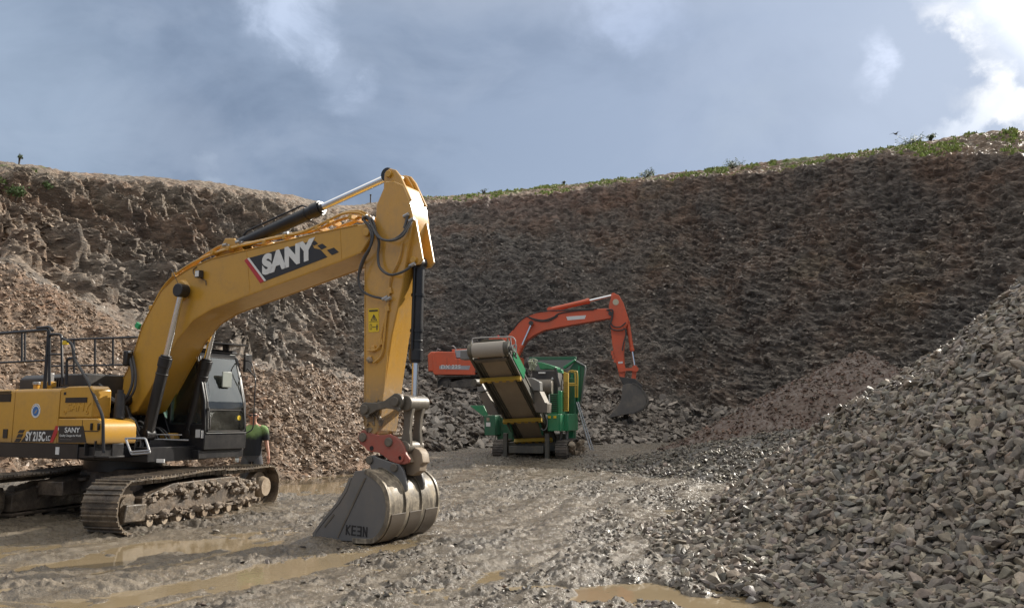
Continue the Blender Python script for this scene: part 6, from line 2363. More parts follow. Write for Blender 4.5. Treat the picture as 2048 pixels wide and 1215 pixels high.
pel = nd((0, 0, 0.96), 0.105)
w1 = nd((0, 0.0, 1.10), 0.10, pel)
w2 = nd((0, 0.01, 1.26), 0.10, w1)
ch = nd((0, 0.015, 1.42), 0.09, w2)
nk = nd((0, 0.0, 1.54), 0.058, ch)
hd0 = nd((0, -0.045, 1.60), 0.070, nk)
hd1 = nd((0, -0.055, 1.67), 0.088, hd0)
hd2 = nd((0, -0.040, 1.74), 0.080, hd1)
for s in (-1, 1):
    sh_ = nd((s * 0.175, 0.01, 1.44), 0.062, ch)
    if s > 0:
        el = nd((0.255, 0.03, 1.17), 0.045, sh_)
        wr_ = nd((0.315, -0.04, 0.94), 0.030, el)
        pm = nd((0.325, -0.055, 0.86), (0.040, 0.018), wr_)
        fl = [((0.310, -0.085, 0.79), (0.305, -0.095, 0.755)), ((0.320, -0.070, 0.775), (0.315, -0.078, 0.735)), ((0.330, -0.055, 0.775), (0.327, -0.062, 0.735)), ((0.340, -0.038, 0.785), (0.338, -0.045, 0.75))]
        th_ = ((0.300, -0.080, 0.875), (0.290, -0.10, 0.84))
    else:
        el = nd((-0.235, 0.04, 1.18), 0.045, sh_)
        wr_ = nd((-0.245, -0.12, 0.99), 0.030, el)
        pm = nd((-0.245, -0.175, 0.945), (0.036, 0.018), wr_)
        fl = [((-0.205, -0.215, 0.955), (-0.190, -0.240, 0.925)), ((-0.210, -0.215, 0.935), (-0.190, -0.235, 0.905)), ((-0.215, -0.212, 0.915), (-0.195, -0.230, 0.885)), ((-0.222, -0.205, 0.895), (-0.205, -0.222, 0.868))]
        th_ = ((-0.265, -0.205, 0.965), (-0.262, -0.235, 0.935))
    for f in fl:
        a = nd(f[0], 0.0095, pm); nd(f[1], 0.0080, a)
    a = nd(th_[0], 0.013, pm); nd(th_[1], 0.010, a)
    hip = nd((s * 0.095, 0, 0.90), 0.095, pel)
    kn = nd((s * 0.12, -0.03, 0.50), 0.060, hip)
    an = nd((s * 0.13, 0.02, 0.09), 0.042, kn)
    nd((s * 0.14, -0.12, 0.035), (0.045, 0.032), an)
body = skin_mesh('body', nodes, edges, SKIN, per)

def cloth_mat(name, kind):
    m, t, p = principled(name)
    tc = t.new('ShaderNodeTexCoord').outputs['Object']
    sp = t.new('ShaderNodeSeparateXYZ'); t.link(tc, sp.inputs[0])
    n = t.noise(tc, 9, 5)
    if kind == 'shirt':
        f = t.ramp(t.math('ADD', t.math('ADD', sp.outputs[2], t.math('MULTIPLY', t.math('SUBTRACT', n, 0.5), 0.12)), t.math('MULTIPLY', t.math('ABSOLUTE', sp.outputs[0]), -0.30)), 1.24, 1.42)
        c = t.mix(f, (0.012, 0.014, 0.020), t.mix(n, (0.13, 0.22, 0.07), (0.26, 0.38, 0.16)))
    else:
        c = t.mix(n, (0.050, 0.050, 0.058), (0.075, 0.075, 0.085))
    t.link(c, p.inputs['Base Color'])
    p.inputs['Roughness'].default_value = 0.85
    bump(t, p, t.noise(t.mapping(tc, (1, 1, 0.5)), 7, 4), 0.03, 0.6)
    return m


def loft(name, secs, mat, parent, extra=None, n=20):
    b = MB()
    P = []
    for (cx, cy, cz, rx, ry) in secs:
        for i in range(n):
            t = 2 * math.pi * i / n
            P.append(sc((cx + rx * math.copysign(abs(math.cos(t)) ** 0.85, math.cos(t)), cy + ry * math.sin(t), cz)))
    F = []
    for k in range(len(secs) - 1):
        F += [(k * n + i, k * n + (i + 1) % n, (k + 1) * n + (i + 1) % n, (k + 1) * n + i) for i in range(n)]
    b.add(P, F, True)
    m = (len(secs) - 1) * n
    b.add(P, [tuple(range(n))[::-1], tuple(range(m, m + n))])
    for pts, r in (extra or []):
        b.tube([sc(p) for p in pts], [q * HM for q in r], 12, 5)
    return b.build(name, mat, parent)


SHIRT, TROU = cloth_mat('green and black shirt', 'shirt'), cloth_mat('grey work trousers', 't')
loft('t_shirt', [(0, 0, 0.90, .185, .135), (0, 0, 0.98, .178, .135), (0, 0, 1.10, .172, .130), (0, 0.01, 1.24, .188, .130), (0, 0.01, 1.34, .205, .125), (0, 0.012, 1.42, .205, .108), (0, 0.012, 1.465, .165, .085), (0, 0.005, 1.50, .095, .070), (0, 0.0, 1.525, .066, .062)], SHIRT, per,
     [(((s * 0.13, 0.01, 1.435), (s * 0.205, 0.012, 1.40), (s * 0.235, 0.02, 1.31), (s * 0.250, 0.03, 1.20)), (0.060, 0.080, 0.075, 0.070)) for s in (-1, 1)])
loft('trousers', [(0, 0, 0.78, .150, .115), (0, 0, 0.86, .185, .128), (0, 0, 0.96, .180, .130)], TROU, per,
     [(((s * 0.09, 0, 0.88), (s * 0.115, -0.02, 0.72), (s * 0.125, -0.03, 0.50), (s * 0.133, 0, 0.28), (s * 0.135, 0.01, 0.09)), (0.098, 0.105, 0.085, 0.078, 0.080)) for s in (-1, 1)])
HAIR = paint('cropped grey brown hair', (0.10, 0.075, 0.055), 0.8, amt=0.1)
b = MB()
b.ball(sc((0, -0.028, 1.755)), tuple(q * HM for q in (0.090, 0.108, 0.072)), 10)
b.build('hair', HAIR, per)
b = MB()
b.ball(sc((0, -0.162, 1.655)), 0.020 * HM, 6)      # nose
for s in (-1, 1):
    b.ball(sc((s * 0.086, -0.045, 1.665)), tuple(q * HM for q in (0.014, 0.028, 0.036)), 6)
b.build('face', SKIN, per)
b = MB(); b.tube([sc(p) for p in ((-0.032, -0.142, 1.612), (0, -0.150, 1.610), (0.032, -0.142, 1.612))], 0.006, 6, 3)
b.build('mouth', REDP, per)
b = MB()
b.tube([sc(p) for p in ((-0.088, -0.05, 1.69), (-0.075, -0.125, 1.688), (0, -0.158, 1.685), (0.075, -0.125, 1.688), (0.088, -0.05, 1.69))], 0.008, 6, 3)
for s in (-1, 1):
    b.ball(sc((s * 0.038, -0.146, 1.682)), tuple(q * HM for q in (0.034, 0.014, 0.021)), 6)
b.build('dark_glasses', BLK, per)
for s in (-1, 1):
    b = MB(); b.ball(sc((s * 0.14, -0.07, 0.05)), tuple(q * HM for q in (0.06, 0.15, 0.06)), 8)
    b.build('boot', LINK, per)
bc = sc((-0.245, -0.235, 0.87))
rot = Matrix.Rotation(math.radians(8), 3, 'Z') @ Vector(bc)
bt = thing('bottle', 'pale white plastic bottle held low in the hand of the person behind the track', 'bottle', (PX + rot.x, PY + rot.y, PZ + rot.z - 0.09))
BOTM = paint('white plastic bottle', (0.62, 0.64, 0.66), 0.3, amt=0.08)
b = MB()
prof_ = [(0.0, 0.033), (0.012, 0.040), (0.06, 0.041), (0.075, 0.036), (0.10, 0.036), (0.115, 0.040), (0.165, 0.038), (0.19, 0.022), (0.205, 0.015)]
for (za, ra), (zb_, rb2) in zip(prof_, prof_[1:]):
    b.cyl((0, 0, za), (0, 0, zb_), ra, rb2, 18, caps=False)
b.cyl((0, 0, -0.001), (0, 0, 0.0), 0.033, n=18)
b.build('bottle_body', BOTM, bt)
b = MB(); b.cyl((0, 0, 0.205), (0, 0, 0.228), 0.017, n=14); b.build('cap', DECBLUE, bt)
b = MB(); b.cyl((0, 0, 0.076), (0, 0, 0.099), 0.0375, n=18); b.build('label', PLASTIC, bt)

# ================================================================== stones
def stone_templates(n=36, seed=3):
    r = np.random.default_rng(seed)
    out = []
    for k in range(n):
        bm = bmesh.new()
        P = r.normal(size=(13, 3))
        P /= np.linalg.norm(P, axis=1, keepdims=True)
        P *= r.uniform(0.72, 1.05, (13, 1))
        P *= np.array([1.0, r.uniform(0.6, 0.85), r.uniform(0.38, 0.62)])
        for p in P:
            bm.verts.new(p)
        res = bmesh.ops.convex_hull(bm, input=bm.verts)
        lo = [v for v in bm.verts if not v.link_faces]
        bmesh.ops.delete(bm, geom=lo, context='VERTS')
        bmesh.ops.triangulate(bm, faces=bm.faces)
        bmesh.ops.recalc_face_normals(bm, faces=bm.faces)
        bm.verts.ensure_lookup_table()
        for i, v in enumerate(bm.verts):
            v.index = i
        out.append((np.array([v.co[:] for v in bm.verts]), np.array([[v.index for v in f.verts] for f in bm.faces])))
        bm.free()
    return out


TPL = stone_templates()
TPLB = []                # a few rounder, chamfered ones for the near stones
for k in range(24):
    bm = bmesh.new()
    V, Fc = TPL[k]
    vs = [bm.verts.new(p) for p in V]
    for f in Fc:
        bm.faces.new([vs[i] for i in f])
    bmesh.ops.dissolve_limit(bm, angle_limit=math.radians(14), verts=bm.verts, edges=bm.edges)
    bmesh.ops.bevel(bm, geom=list(bm.edges), offset=0.035, segments=1, affect='EDGES', profile=0.6)
    bmesh.ops.triangulate(bm, faces=bm.faces)
    bmesh.ops.recalc_face_normals(bm, faces=bm.faces)
    bm.verts.ensure_lookup_table()
    for i, v in enumerate(bm.verts):
        v.index = i
    TPLB.append((np.array([v.co[:] for v in bm.verts]), np.array([[v.index for v in f.verts] for f in bm.faces])))
    bm.free()


def rotmats(n, normals, r, tilt):
    """random frames whose z leans to the given normals, tilted by ~tilt"""
    nn = normals + r.normal(size=(n, 3)) * tilt
    nn /= np.linalg.norm(nn, axis=1, keepdims=True)
    a = r.normal(size=(n, 3))
    a -= nn * np.sum(a * nn, 1, keepdims=True)
    a /= np.linalg.norm(a, axis=1, keepdims=True)
    return np.stack([a, np.cross(nn, a), nn], 2)


def scatter(pos, nrm, size, tint, seed, tilt=0.6, flat=None, tpl=None):
    r = np.random.default_rng(seed)
    tpl = tpl or TPL
    n = len(pos)
    R_ = rotmats(n, nrm, r, tilt)
    which = r.integers(0, len(tpl), n)
    S = size[:, None] * np.stack([r.uniform(0.85, 1.35, n), r.uniform(0.75, 1.1, n), (flat if flat is not None else 1.0) * r.uniform(0.7, 1.15, n)], 1)
    Vs, Fs, Ts, base = [], [], [], 0
    for k, (V, Fc) in enumerate(tpl):
        idx = np.nonzero(which == k)[0]
        if not len(idx):
            continue
        P = V[None] * S[idx][:, None, :]
        P = np.einsum('nij,nvj->nvi', R_[idx], P) + pos[idx][:, None, :]
        m = len(V)
        Vs.append(P.reshape(-1, 3))
        Fs.append((Fc[None] + (base + np.arange(len(idx)) * m)[:, None, None]).reshape(-1, 3))
        Ts.append(np.repeat(tint[idx], m, 0))
        base += m * len(idx)
    return np.concatenate(Vs), np.concatenate(Fs), np.concatenate(Ts)


def tints(n, cols, seed, spread=0.25):
    r = np.random.default_rng(seed)
    cols = np.array(cols)
    c = cols[r.integers(0, len(cols), n)]
    return np.clip(c * np.exp(r.normal(size=(n, 1)) * spread) * np.exp(r.normal(size=(n, 3)) * 0.025), 0.01, 0.7)


def quads2tris(Fq):
    return np.concatenate([Fq[:, [0, 1, 2]], Fq[:, [0, 2, 3]]])


def pile_mesh(name, hfun, x0, x1, y0, y1, step, nst, smin, smax, cols, base_col, seed, label, cat, near_bias=False, rough=0.05, lo=0.02, tilt=0.55, mat=None, keep=None, power=1.6, zoff=0.0):
    nx, ny = int((x1 - x0) / step), int((y1 - y0) / step)
    X, Y = np.meshgrid(np.linspace(x0, x1, nx), np.linspace(y0, y1, ny), indexing='ij')
    g0 = 0.03 + 0.20 * sstep(np.hypot(X, Y), 24, 32)
    Z = hfun(X, Y) + g0 + rough * fbm2(X / 0.25, Y / 0.25, 3, seed)
    Z = np.where(hfun(X, Y) < -0.02, g0 - 0.4, Z)
    V0 = np.stack([X, Y, Z], -1).reshape(-1, 3)
    F0 = quads2tris(grid_faces(nx, ny))
    r = np.random.default_rng(seed)
    m = nst * 6
    if near_bias:
        # more candidates towards the camera
        yy = y0 + (y1 - y0) * r.uniform(0, 1, m) ** power
    else:
        yy = r.uniform(y0, y1, m)
    xx = r.uniform(x0, x1, m)
    h = hfun(xx, yy)
    ok = h > lo
    # visible side only, plus a margin
    ok &= np.abs(np.arctan2(xx, yy)) < 0.72
    if keep is not None:
        ok &= keep(xx, yy, h)
    xx, yy = xx[ok][:nst], yy[ok][:nst]
    n = len(xx)
    e = 0.15
    hz = lambda a, c: hfun(a, c)
    dzx, dzy = (hz(xx + e, yy) - hz(xx - e, yy)) / (2 * e), (hz(xx, yy + e) - hz(xx, yy - e)) / (2 * e)
    N = np.stack([-dzx, -dzy, np.ones(n)], 1)
    N /= np.linalg.norm(N, axis=1, keepdims=True)
    sz = smin + (smax - smin) * r.uniform(0, 1, n) ** 2.9
    zz = hz(xx, yy) + 0.03 + 0.20 * sstep(np.hypot(xx, yy), 24, 32) + zoff
    pos = np.stack([xx, yy, zz], 1) + N * (sz * r.uniform(-0.1, 0.55, n))[:, None]
    tn = tints(n, cols, seed + 5)
    near = np.hypot(xx, yy) < 14
    parts = []
    for msk, tp in ((near, TPLB), (~near, TPL)):
        if msk.sum():
            parts.append(scatter(pos[msk], N[msk], sz[msk], tn[msk], seed + (1 if tp is TPLB else 2), tilt, tpl=tp))
    Vs, Fs, Ts = [V0], [F0], [np.tile(np.array(base_col), (len(V0), 1))]
    base = len(V0)
    for V, Fc, T in parts:
        Vs.append(V); Fs.append(Fc + base); Ts.append(T)
        base += len(V)
    return np_mesh(name, np.concatenate(Vs), np.concatenate(Fs), mat or STONE, smooth=False, kind='stuff', label=label, cat=cat,
                   attrs={'tint': (np.concatenate(Ts), 'FLOAT_COLOR')})


GREYS = [(0.235, 0.202, 0.162), (0.190, 0.165, 0.138), (0.28, 0.238, 0.185), (0.21, 0.174, 0.135), (0.160, 0.142, 0.122), (0.25, 0.202, 0.150)]
pile_mesh('gravel_pile', pile_h, 0.5, 22, 3.0, 31, 0.12, 110000, 0.020, 0.112, GREYS, (0.055, 0.048, 0.040), 401,
          'tall heap of loose grey crushed stone filling the right foreground', 'gravel pile', near_bias=True, lo=-0.02, power=1.7,
          keep=lambda x, y, h: (x < 15) & (RNG.uniform(0, 1, len(x)) < np.clip(1.15 - 0.55 * sstep(np.hypot(x, y), 12, 24), 0, 1)))
REDS = [(0.135, 0.080, 0.056), (0.155, 0.092, 0.062), (0.115, 0.078, 0.058), (0.14, 0.105, 0.078)]
pile_mesh('gravel_pile', red_h, 6, 27, 25, 42, 0.2, 16000, 0.03, 0.12, REDS, (0.095, 0.060, 0.044), 402,
          'reddish brown gravel heap standing behind the big grey stone heap', 'gravel pile', lo=0.0)
DARKG = [(0.14, 0.124, 0.10), (0.115, 0.102, 0.086), (0.17, 0.148, 0.118), (0.20, 0.17, 0.13)]
pile_mesh('gravel_pile', low_h, 0.5, 17, 20, 34, 0.16, 20000, 0.035, 0.12, DARKG, (0.075, 0.068, 0.06), 403,
          'low dark spread of wet rubble at the far toe of the grey heap', 'gravel pile', lo=0.0)

# stones pressed into the muddy floor
r = np.random.default_rng(44)
n = 60000
th = r.uniform(-0.60, 0.62, n); rr = np.exp(r.uniform(math.log(7.0), math.log(34), n))
x, y = rr * np.sin(th), rr * np.cos(th)
dens = 0.12 + 0.30 * sstep(fbm2(x / 1.6, y / 1.6, 3, 71), 0.0, 0.7) + 0.75 * sstep(x + 0.12 * y, 1.8, 4.6) + 0.3 * sstep(rr, 14, 24)
z, wm = ground_z(x, y)
t_pile = pile_h(x, y)
dens += 1.2 * sstep(-np.abs(t_pile + 0.06), -0.06, -0.02) * (x > 0)
ok = (r.uniform(0, 1, n) < dens) & (wm < 0.35) & (t_pile < 0.15)
x, y, z, rr = x[ok], y[ok], z[ok], rr[ok]
kr_, kz_ = knots(np.arctan2(x, y))
ok = rr < kr_[:, 0] - 0.5
blend = sstep(rr, kr_[:, 0] - 9, kr_[:, 0])
z = z + np.maximum(kz_[:, 0] - 0.235, -0.3) * blend
x, y, z, rr = x[ok][:26000], y[ok][:26000], z[ok][:26000], rr[ok][:26000]
n = len(x)
sz = 0.010 + 0.040 * r.uniform(0, 1, n) ** 2.5 + 0.03 * sstep(x + 0.12 * y, 2.5, 5.0) * r.uniform(0, 1, n)
N = np.tile(np.array([[0, 0, 1.0]]), (n, 1))
V, Fc, T = scatter(np.stack([x, y, z + sz * 0.15], 1), N, sz, tints(n, [(0.14, 0.12, 0.10), (0.10, 0.088, 0.075), (0.19, 0.165, 0.13), (0.15, 0.115, 0.085)], 8), 45, 0.45)
np_mesh('loose_stones', V, Fc, STONE, smooth=False, kind='stuff', attrs={'tint': (T, 'FLOAT_COLOR')},
        label='small loose stones and clods strewn over the muddy floor', cat='stones')


# ------------------------------------------------------------------ scree and slabs lying on the hillside
def on_hill(n, cond, seed, wgt=None):
    r = np.random.default_rng(seed)
    nr, nc = FS.shape
    m = n * 12
    i = r.integers(0, nr - 1, m); j = r.integers(0, nc - 1, m)
    P = FP[i, j] + (FP[i + 1, j] - FP[i, j]) * r.uniform(0, 1, m)[:, None] + (FP[i, j + 1] - FP[i, j]) * r.uniform(0, 1, m)[:, None]
    area = np.linalg.norm(FP[i + 1, j] - FP[i, j], axis=1) * np.linalg.norm(FP[i, j + 1] - FP[i, j], axis=1)
    ok = cond(FS[i, j], FU[i, j], P) & (np.abs(FT[i, j]) < 0.69)
    i, j, P, area = i[ok], j[ok], P[ok], area[ok]
    if len(P) > n:
        pr = area / area.sum()
        k = r.choice(len(P), n, replace=False, p=pr)
        i, j, P = i[k], j[k], P[k]
    return P, FN[i, j], FC_[i, j]


def hill_stones(name, n, cond, smin, smax, seed, label, flat, tilt, bright=1.15, power=2.2, lift=0.25, dip=None):
    P, N, C = on_hill(n, cond, seed)
    r = np.random.default_rng(seed + 1)
    m = len(P)
    sz = smin + (smax - smin) * r.uniform(0, 1, m) ** power
    N = N + np.array([0, 0, 0.35])
    if dip is not None:
        N = N * 0.45 + np.array(dip)
    N /= np.linalg.norm(N, axis=1, keepdims=True)
    T = np.clip(C * bright * np.exp(r.normal(size=(m, 1)) * 0.28), 0.01, 0.7)
    V, Fc, T = scatter(P + N * (sz * lift)[:, None], N, sz, T, seed + 2, tilt, flat)
    return np_mesh(name, V, Fc, STONE, smooth=False, kind='stuff', label=label, cat='rubble', attrs={'tint': (T, 'FLOAT_COLOR')})


hill_stones('shale_scree', 48000, lambda S, U, P: (S < 1.25) & (U < 850), 0.012, 0.115, 501,
            'orange brown shale scree covering the heap behind the yellow excavator', 0.55, 0.5, 1.15, 3.0)
hill_stones('rock_rubble', 15000, lambda S, U, P: (S < 2.15) & (U > 800) & (U < 1480), 0.04, 0.36, 502,
            'grey broken slabs and rubble banked round the orange excavator', 0.45, 0.45, 1.2, 2.6)
hill_stones('shale_scree', 24000, lambda S, U, P: (S > 2.9) & (S < 4.2) & (U < 800), 0.02, 0.11, 503,
            'pale brown shale fragments over the upper left slope', 0.5, 0.5, 1.25)
hill_stones('rock_slabs', 14000, lambda S, U, P: (S > 1.2) & (S <= 3.2) & (U < 840), 0.03, 0.24, 504,
            'dark tilted slabs of shale on the left quarry face', 0.28, 0.32, 1.15, 2.2, lift=0.0, dip=(0.30, -0.25, 0.75))
hill_stones('rock_slabs', 32000, lambda S, U, P: (S > 1.9) & (S < 3.6) & (U >= 800) & (U < 2300), 0.03, 0.17, 505,
            'thin grey shale beds sticking out of the tall right quarry face', 0.30, 0.40, 1.15, 2.4, lift=0.05, dip=(0.34, -0.35, 0.75))

# ------------------------------------------------------------------ grass on the rim
GR, t_, p_ = principled('rim grass')
c_ = attr(t_, 'tint', 'Color')
t_.link(c_, p_.inputs['Base Color'])
p_.inputs['Roughness'].default_value = 0.7
p_.inputs['Transmission Weight'].default_value = 0.0


def blades(P, hgt, nb, seed, cols, wid=0.03, lean=0.5):
    r = np.random.default_rng(seed)
    n = len(P)
    k = n * nb
    base = np.repeat(P, nb, 0) + r.normal(size=(k, 3)) * np.array([0.16, 0.16, 0.02]) * np.repeat(hgt, nb)[:, None] * 1.6
    hh = np.repeat(hgt, nb) * r.uniform(0.5, 1.2, k)
    az = r.uniform(0, 2 * math.pi, k)
    ln = r.uniform(0.1, lean, k) * hh
    tip = base + np.stack([np.cos(az) * ln, np.sin(az) * ln, hh], 1)
    side_ = np.stack([-np.sin(az), np.cos(az), np.zeros(k)], 1) * wid * (0.6 + r.uniform(0, 1, k))[:, None]
    mid = base * 0.45 + tip * 0.55 + np.array([0, 0, 0.12]) * hh[:, None]
    V = np.stack([base - side_, base + side_, mid + side_ * 0.8, mid - side_ * 0.8, tip], 1).reshape(-1, 3)
    o = np.arange(k)[:, None] * 5
    Fc = np.concatenate([o + np.array([[0, 1, 2]]), o + np.array([[0, 2, 3]]), o + np.array([[3, 2, 4]])])
    T = np.repeat(tints(k, cols, seed + 1, 0.2), 5, 0)
    return V, Fc, T


P, N, C = on_hill(16000, lambda S, U, P: ((S > 4.0) & (S < 5.6) & (U > 830) & (U < 2300)), 601)
T_ = np.arctan2(P[:, 0], P[:, 1]); rad = np.hypot(P[:, 0], P[:, 1])
clump = fbm2(T_ * 60, rad / 2.2, 4, 611, 0.6)
big_ = fbm2(T_ * 14, rad / 6.0, 2, 612)
keep = (clump + 0.9 * big_) > -0.02
P, clump = P[keep], clump[keep]
V, Fc, T = blades(P, 0.06 + 0.17 * np.clip(clump, 0, 1), 9, 602, [(0.24, 0.31, 0.06), (0.30, 0.36, 0.09), (0.18, 0.25, 0.05), (0.34, 0.33, 0.15)], 0.035)
np_mesh('grass', V, Fc, GR, smooth=False, kind='stuff', label='rough yellow green grass growing along the quarry rim', cat='grass', attrs={'tint': (T, 'FLOAT_COLOR')})
P, N, C = on_hill(2500, lambda S, U, P: ((S > 3.7) & (S < 4.3) & (U > -250) & (U < 75)), 603)
keep = fbm2(P[:, 0] / 1.3, P[:, 2] / 0.9, 3, 613) > 0.2
V, Fc, T = blades(P[keep], np.full(keep.sum(), 0.22), 6, 604, [(0.10, 0.15, 0.03), (0.16, 0.20, 0.06)], 0.03)
np_mesh('grass', V, Fc, GR, smooth=False, kind='stuff', label='dark weeds on the left shoulder of the quarry', cat='grass', attrs={'tint': (T, 'FLOAT_COLOR')})


def hill_point(u, s):
    """surface point of the hillside in picture column u at profile position s"""
    k = (FU - u) ** 2 / 16.0 + ((FS - s) * 400) ** 2 / 16.0
    k = np.where(np.abs(FT) < 0.69, k, 1e12)
    i = np.unravel_index(np.argmin(k), k.shape)
    return FP[i]


def skyline_s(u):
    """profile position that shows highest in column u"""
    j = np.argmin(np.where(np.abs(FT[0]) < 0.69, np.abs(FU[0] - u), 1e9))
    el = (FP[:, j, 2] - CAM_H) / np.hypot(FP[:, j, 0], FP[:, j, 1])
    return FP[np.argmax(el), j]


STEM = paint('twigs', (0.07, 0.055, 0.04), 0.8, amt=0.0)
LEAF, tl, pl = principled('shrub leaves')
tl.link(tl.mix(tl.noise(geo_pos(tl), 3, 4), (0.035, 0.075, 0.018), (0.10, 0.16, 0.04)), pl.inputs['Base Color'])
pl.inputs['Roughness'].default_value = 0.6


def shrub(P, h, w_, leafy, seed, label, name='shrub'):
    r = random.Random(seed)
    t = thing(name, label, name, tuple(P), 0)
    b = MB()
    tips = []
    for k in range(9 if leafy else 12):
        a = r.uniform(0, 6.28); q = r.uniform(0.1, 1.0) * w_ * 0.5
        m = Vector((math.cos(a) * q * 0.4, math.sin(a) * q * 0.4, h * r.uniform(0.35, 0.5)))
        e = Vector((math.cos(a) * q, math.sin(a) * q, h * r.uniform(0.65, 1.0)))
        b.tube([Vector((0, 0, -0.15)), m, e], [0.03, 0.02, 0.008], 5)
        tips += [m, e, (m + e) / 2]
        for _ in range(3):
            s_ = m.lerp(e, r.uniform(0.2, 0.9)); d = s_ + Vector((r.uniform(-1, 1), r.uniform(-1, 1), r.uniform(0, 1))) * w_ * 0.22
            b.tube([s_, d], [0.012, 0.006], 4); tips.append(d)
    b.build('stem', STEM, t)
    b = MB()
    for _ in range(420 if leafy else 50):
        c = r.choice(tips) + Vector((r.gauss(0, 1), r.gauss(0, 1), r.gauss(0, 0.8))) * min(w_, 1.0) * (0.10 if leafy else 0.04)
        if c.z < 0.02:
            continue
        d = Vector((r.gauss(0, 1), r.gauss(0, 1), r.gauss(0, 1))).normalized(); e = d.orthogonal().normalized()
        s_ = r.uniform(0.035, 0.08)
        b.add([c - d * s_, c + e * s_ * 0.6, c + d * s_, c - e * s_ * 0.6], [(0, 1, 2, 3)])
    b.build('foliage', LEAF, t)
    return t


for (u, s, h, w_, leafy, lab) in [
        (965, 4.75, 0.6, 0.7, False, 'bare twiggy bush standing on the far rim just right of the yellow arm'),
        (1132, 4.95, 0.35, 0.5, False, 'small sparse bush on the rim skyline above the orange excavator boom'),
        (1300, 4.7, 0.55, 1.5, True, 'low rounded green bush on the rim near the middle of the right skyline'),
        (1893, 4.98, 0.35, 0.6, True, 'dark leafy bush poking above the skyline at the far right rim'),
        (1845, 4.6, 0.4, 2.0, True, 'wide low green bush below the far right skyline'),
        (1480, 4.6, 0.4, 1.6, True, 'bright low bush where the rim meets the right face'),
        (4, 4.97, 0.6, 0.4, False, 'thin bare sapling on the skyline at the left edge'),
        (12, 3.6, 0.4, 0.8, True, 'dark green bush a little below the skyline at the left edge'),
        (60, 3.6, 0.3, 0.7, True, 'smaller green bush right of the left edge bush')]:
    P = skyline_s(u) if s > 4.9 else hill_point(u, s)
    shrub(P, h, w_, leafy, int(u), lab)
P = skyline_s(733)
pt = thing('post', 'thin dark post standing on the low notch of the skyline', 'post', tuple(P))
b = MB(); b.span((-0.05, -0.05, -0.3), (0.05, 0.05, 0.75)); b.build('post_shaft', STEM, pt)
b = MB(); b.span((-0.08, -0.06, 0.70), (0.08, 0.06, 0.80)); b.build('post_cap', STEM, pt)
# bird
bpz = at(1791, 268, 45)
bd_ = thing('bird', 'small dark bird flying above the right rim', 'bird', tuple(bpz), 0.6)
b = MB()
b.ball((0, 0, 0), (0.13, 0.045, 0.045), 6)
b.ball((0.14, 0, 0.02), (0.045, 0.032, 0.032), 5)
b.add([(-0.10, -0.02, 0), (-0.10, 0.02, 0), (-0.24, 0.05, 0.01), (-0.24, -0.05, 0.01)], [(0, 1, 2, 3)])
b.build('body', STEM, bd_)
for s in (-1, 1):
    b = MB()
    b.plate([(0.06, s * 0.03, 0.02), (0.05, s * 0.16, 0.10), (-0.06, s * 0.33, 0.05), (-0.05, s * 0.15, 0.07), (-0.06, s * 0.03, 0.01)], 0.008)
    b.build('wing', STEM, bd_)

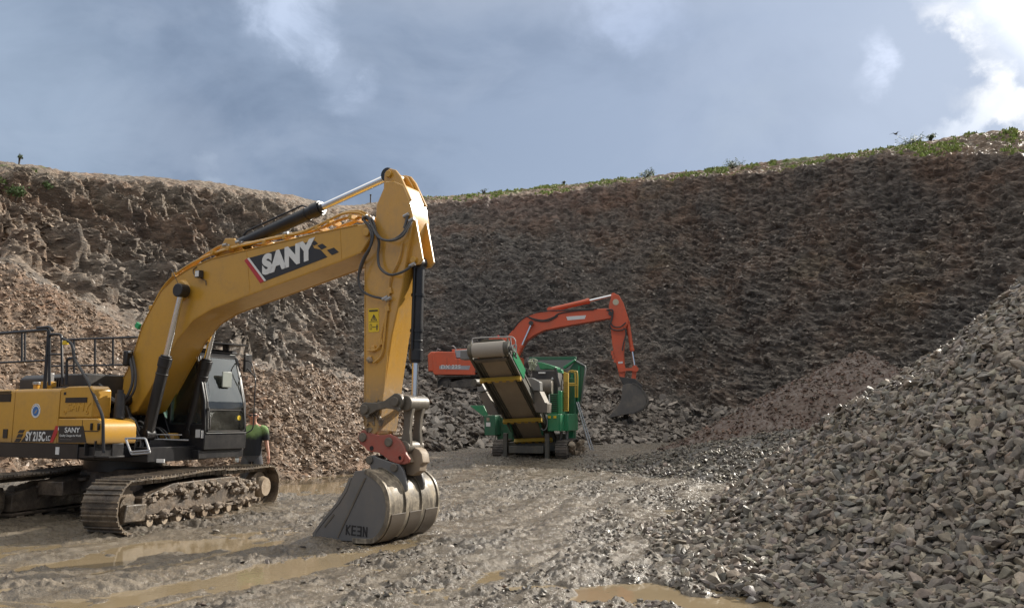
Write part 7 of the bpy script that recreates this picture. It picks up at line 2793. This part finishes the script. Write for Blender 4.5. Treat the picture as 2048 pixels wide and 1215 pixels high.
# single stones that stand out
WST = paint('pale stone', (0.34, 0.31, 0.27), 0.5, amt=0.3)
DST = paint('grey stone', (0.13, 0.12, 0.11), 0.45, amt=0.3)
for (u, v, s, m, lab) in [
        (1490, 1184, 0.075, DST, 'grey stone half sunk at the edge of the brown puddle'),
        (1503, 1202, 0.07, DST, 'flat dark stone lying in the brown puddle by the grey heap'),
        (447, 1056, 0.06, WST, 'pale flat stone on the mud between track and bucket'),
        (695, 1167, 0.045, WST, 'white stone in the mud in front of the bucket'),
        (905, 1092, 0.05, WST, 'pale stone just right of the bucket')]:
    X_, Y_ = gpt(u, v)
    V, Fc = TPLB[int(u) % 24]
    q = MB()
    rr_ = random.Random(int(u))
    R3 = Matrix.Rotation(rr_.uniform(0, 6), 3, 'Z')
    q.add([R3 @ Vector((p[0] * s * 1.5, p[1] * s * 1.2, p[2] * s * 1.1)) for p in V], [tuple(f) for f in Fc])
    o = q.build('stone', m)
    o.location = (X_, Y_, max(gz(X_, Y_), -0.012) + 0.01)
    o['label'], o['category'] = lab, 'stone'

for o_ in COL.objects:
    if o_.name.split('.')[0] == 'mud_cake':
        o_['kind'] = 'stuff'

# ------------------------------------------------------------------ split small multi-piece parts into single objects
def split_pieces(names):
    for o in [o for o in COL.objects if o.type == 'MESH' and o.name.split('.')[0] in names]:
        bm = bmesh.new(); bm.from_mesh(o.data)
        bm.verts.ensure_lookup_table()
        seen, comps = set(), []
        for v in bm.verts:
            if v.index in seen:
                continue
            st, c = [v], []
            seen.add(v.index)
            while st:
                q = st.pop(); c.append(q.index)
                for e in q.link_edges:
                    ov = e.other_vert(q)
                    if ov.index not in seen:
                        seen.add(ov.index); st.append(ov)
            comps.append(c)
        if len(comps) < 2 or len(comps) > 14:
            bm.free(); continue
        me0 = o.data
        base = o.name.split('.')[0]
        for k, c in enumerate(comps):
            cs_ = set(c)
            vm = {i: n for n, i in enumerate(c)}
            me = bpy.data.meshes.new(base)
            fs = [f for f in bm.faces if f.verts[0].index in cs_]
            me.from_pydata([bm.verts[i].co[:] for i in c], [], [[vm[v.index] for v in f.verts] for f in fs])
            me.polygons.foreach_set('use_smooth', [f.smooth for f in fs])
            me.set_sharp_from_angle(angle=math.radians(40))
            me.materials.append(me0.materials[0])
            if k == 0:
                o.data = me
            else:
                n_ = o.copy(); n_.data = me; n_.name = base; COL.objects.link(n_)
        bm.free()


split_pieces({'pin', 'roller_bracket', 'side_cutter', 'pipe_clamp', 'wear_strip', 'wear_plate', 'pin_boss', 'pin_hole', 'hose_fitting', 'tooth', 'label', 'sticker', 'hydraulic_hose',
              'rocker_link', 'cylinder_bracket', 'tank_boss', 'weld_edge', 'pipe_fitting', 'coupler_plate', 'cross_seam', 'support_strut', 'stiffener', 'bearing_plate', 'filler_cap', 'handrail', 'seam', 'latch'})
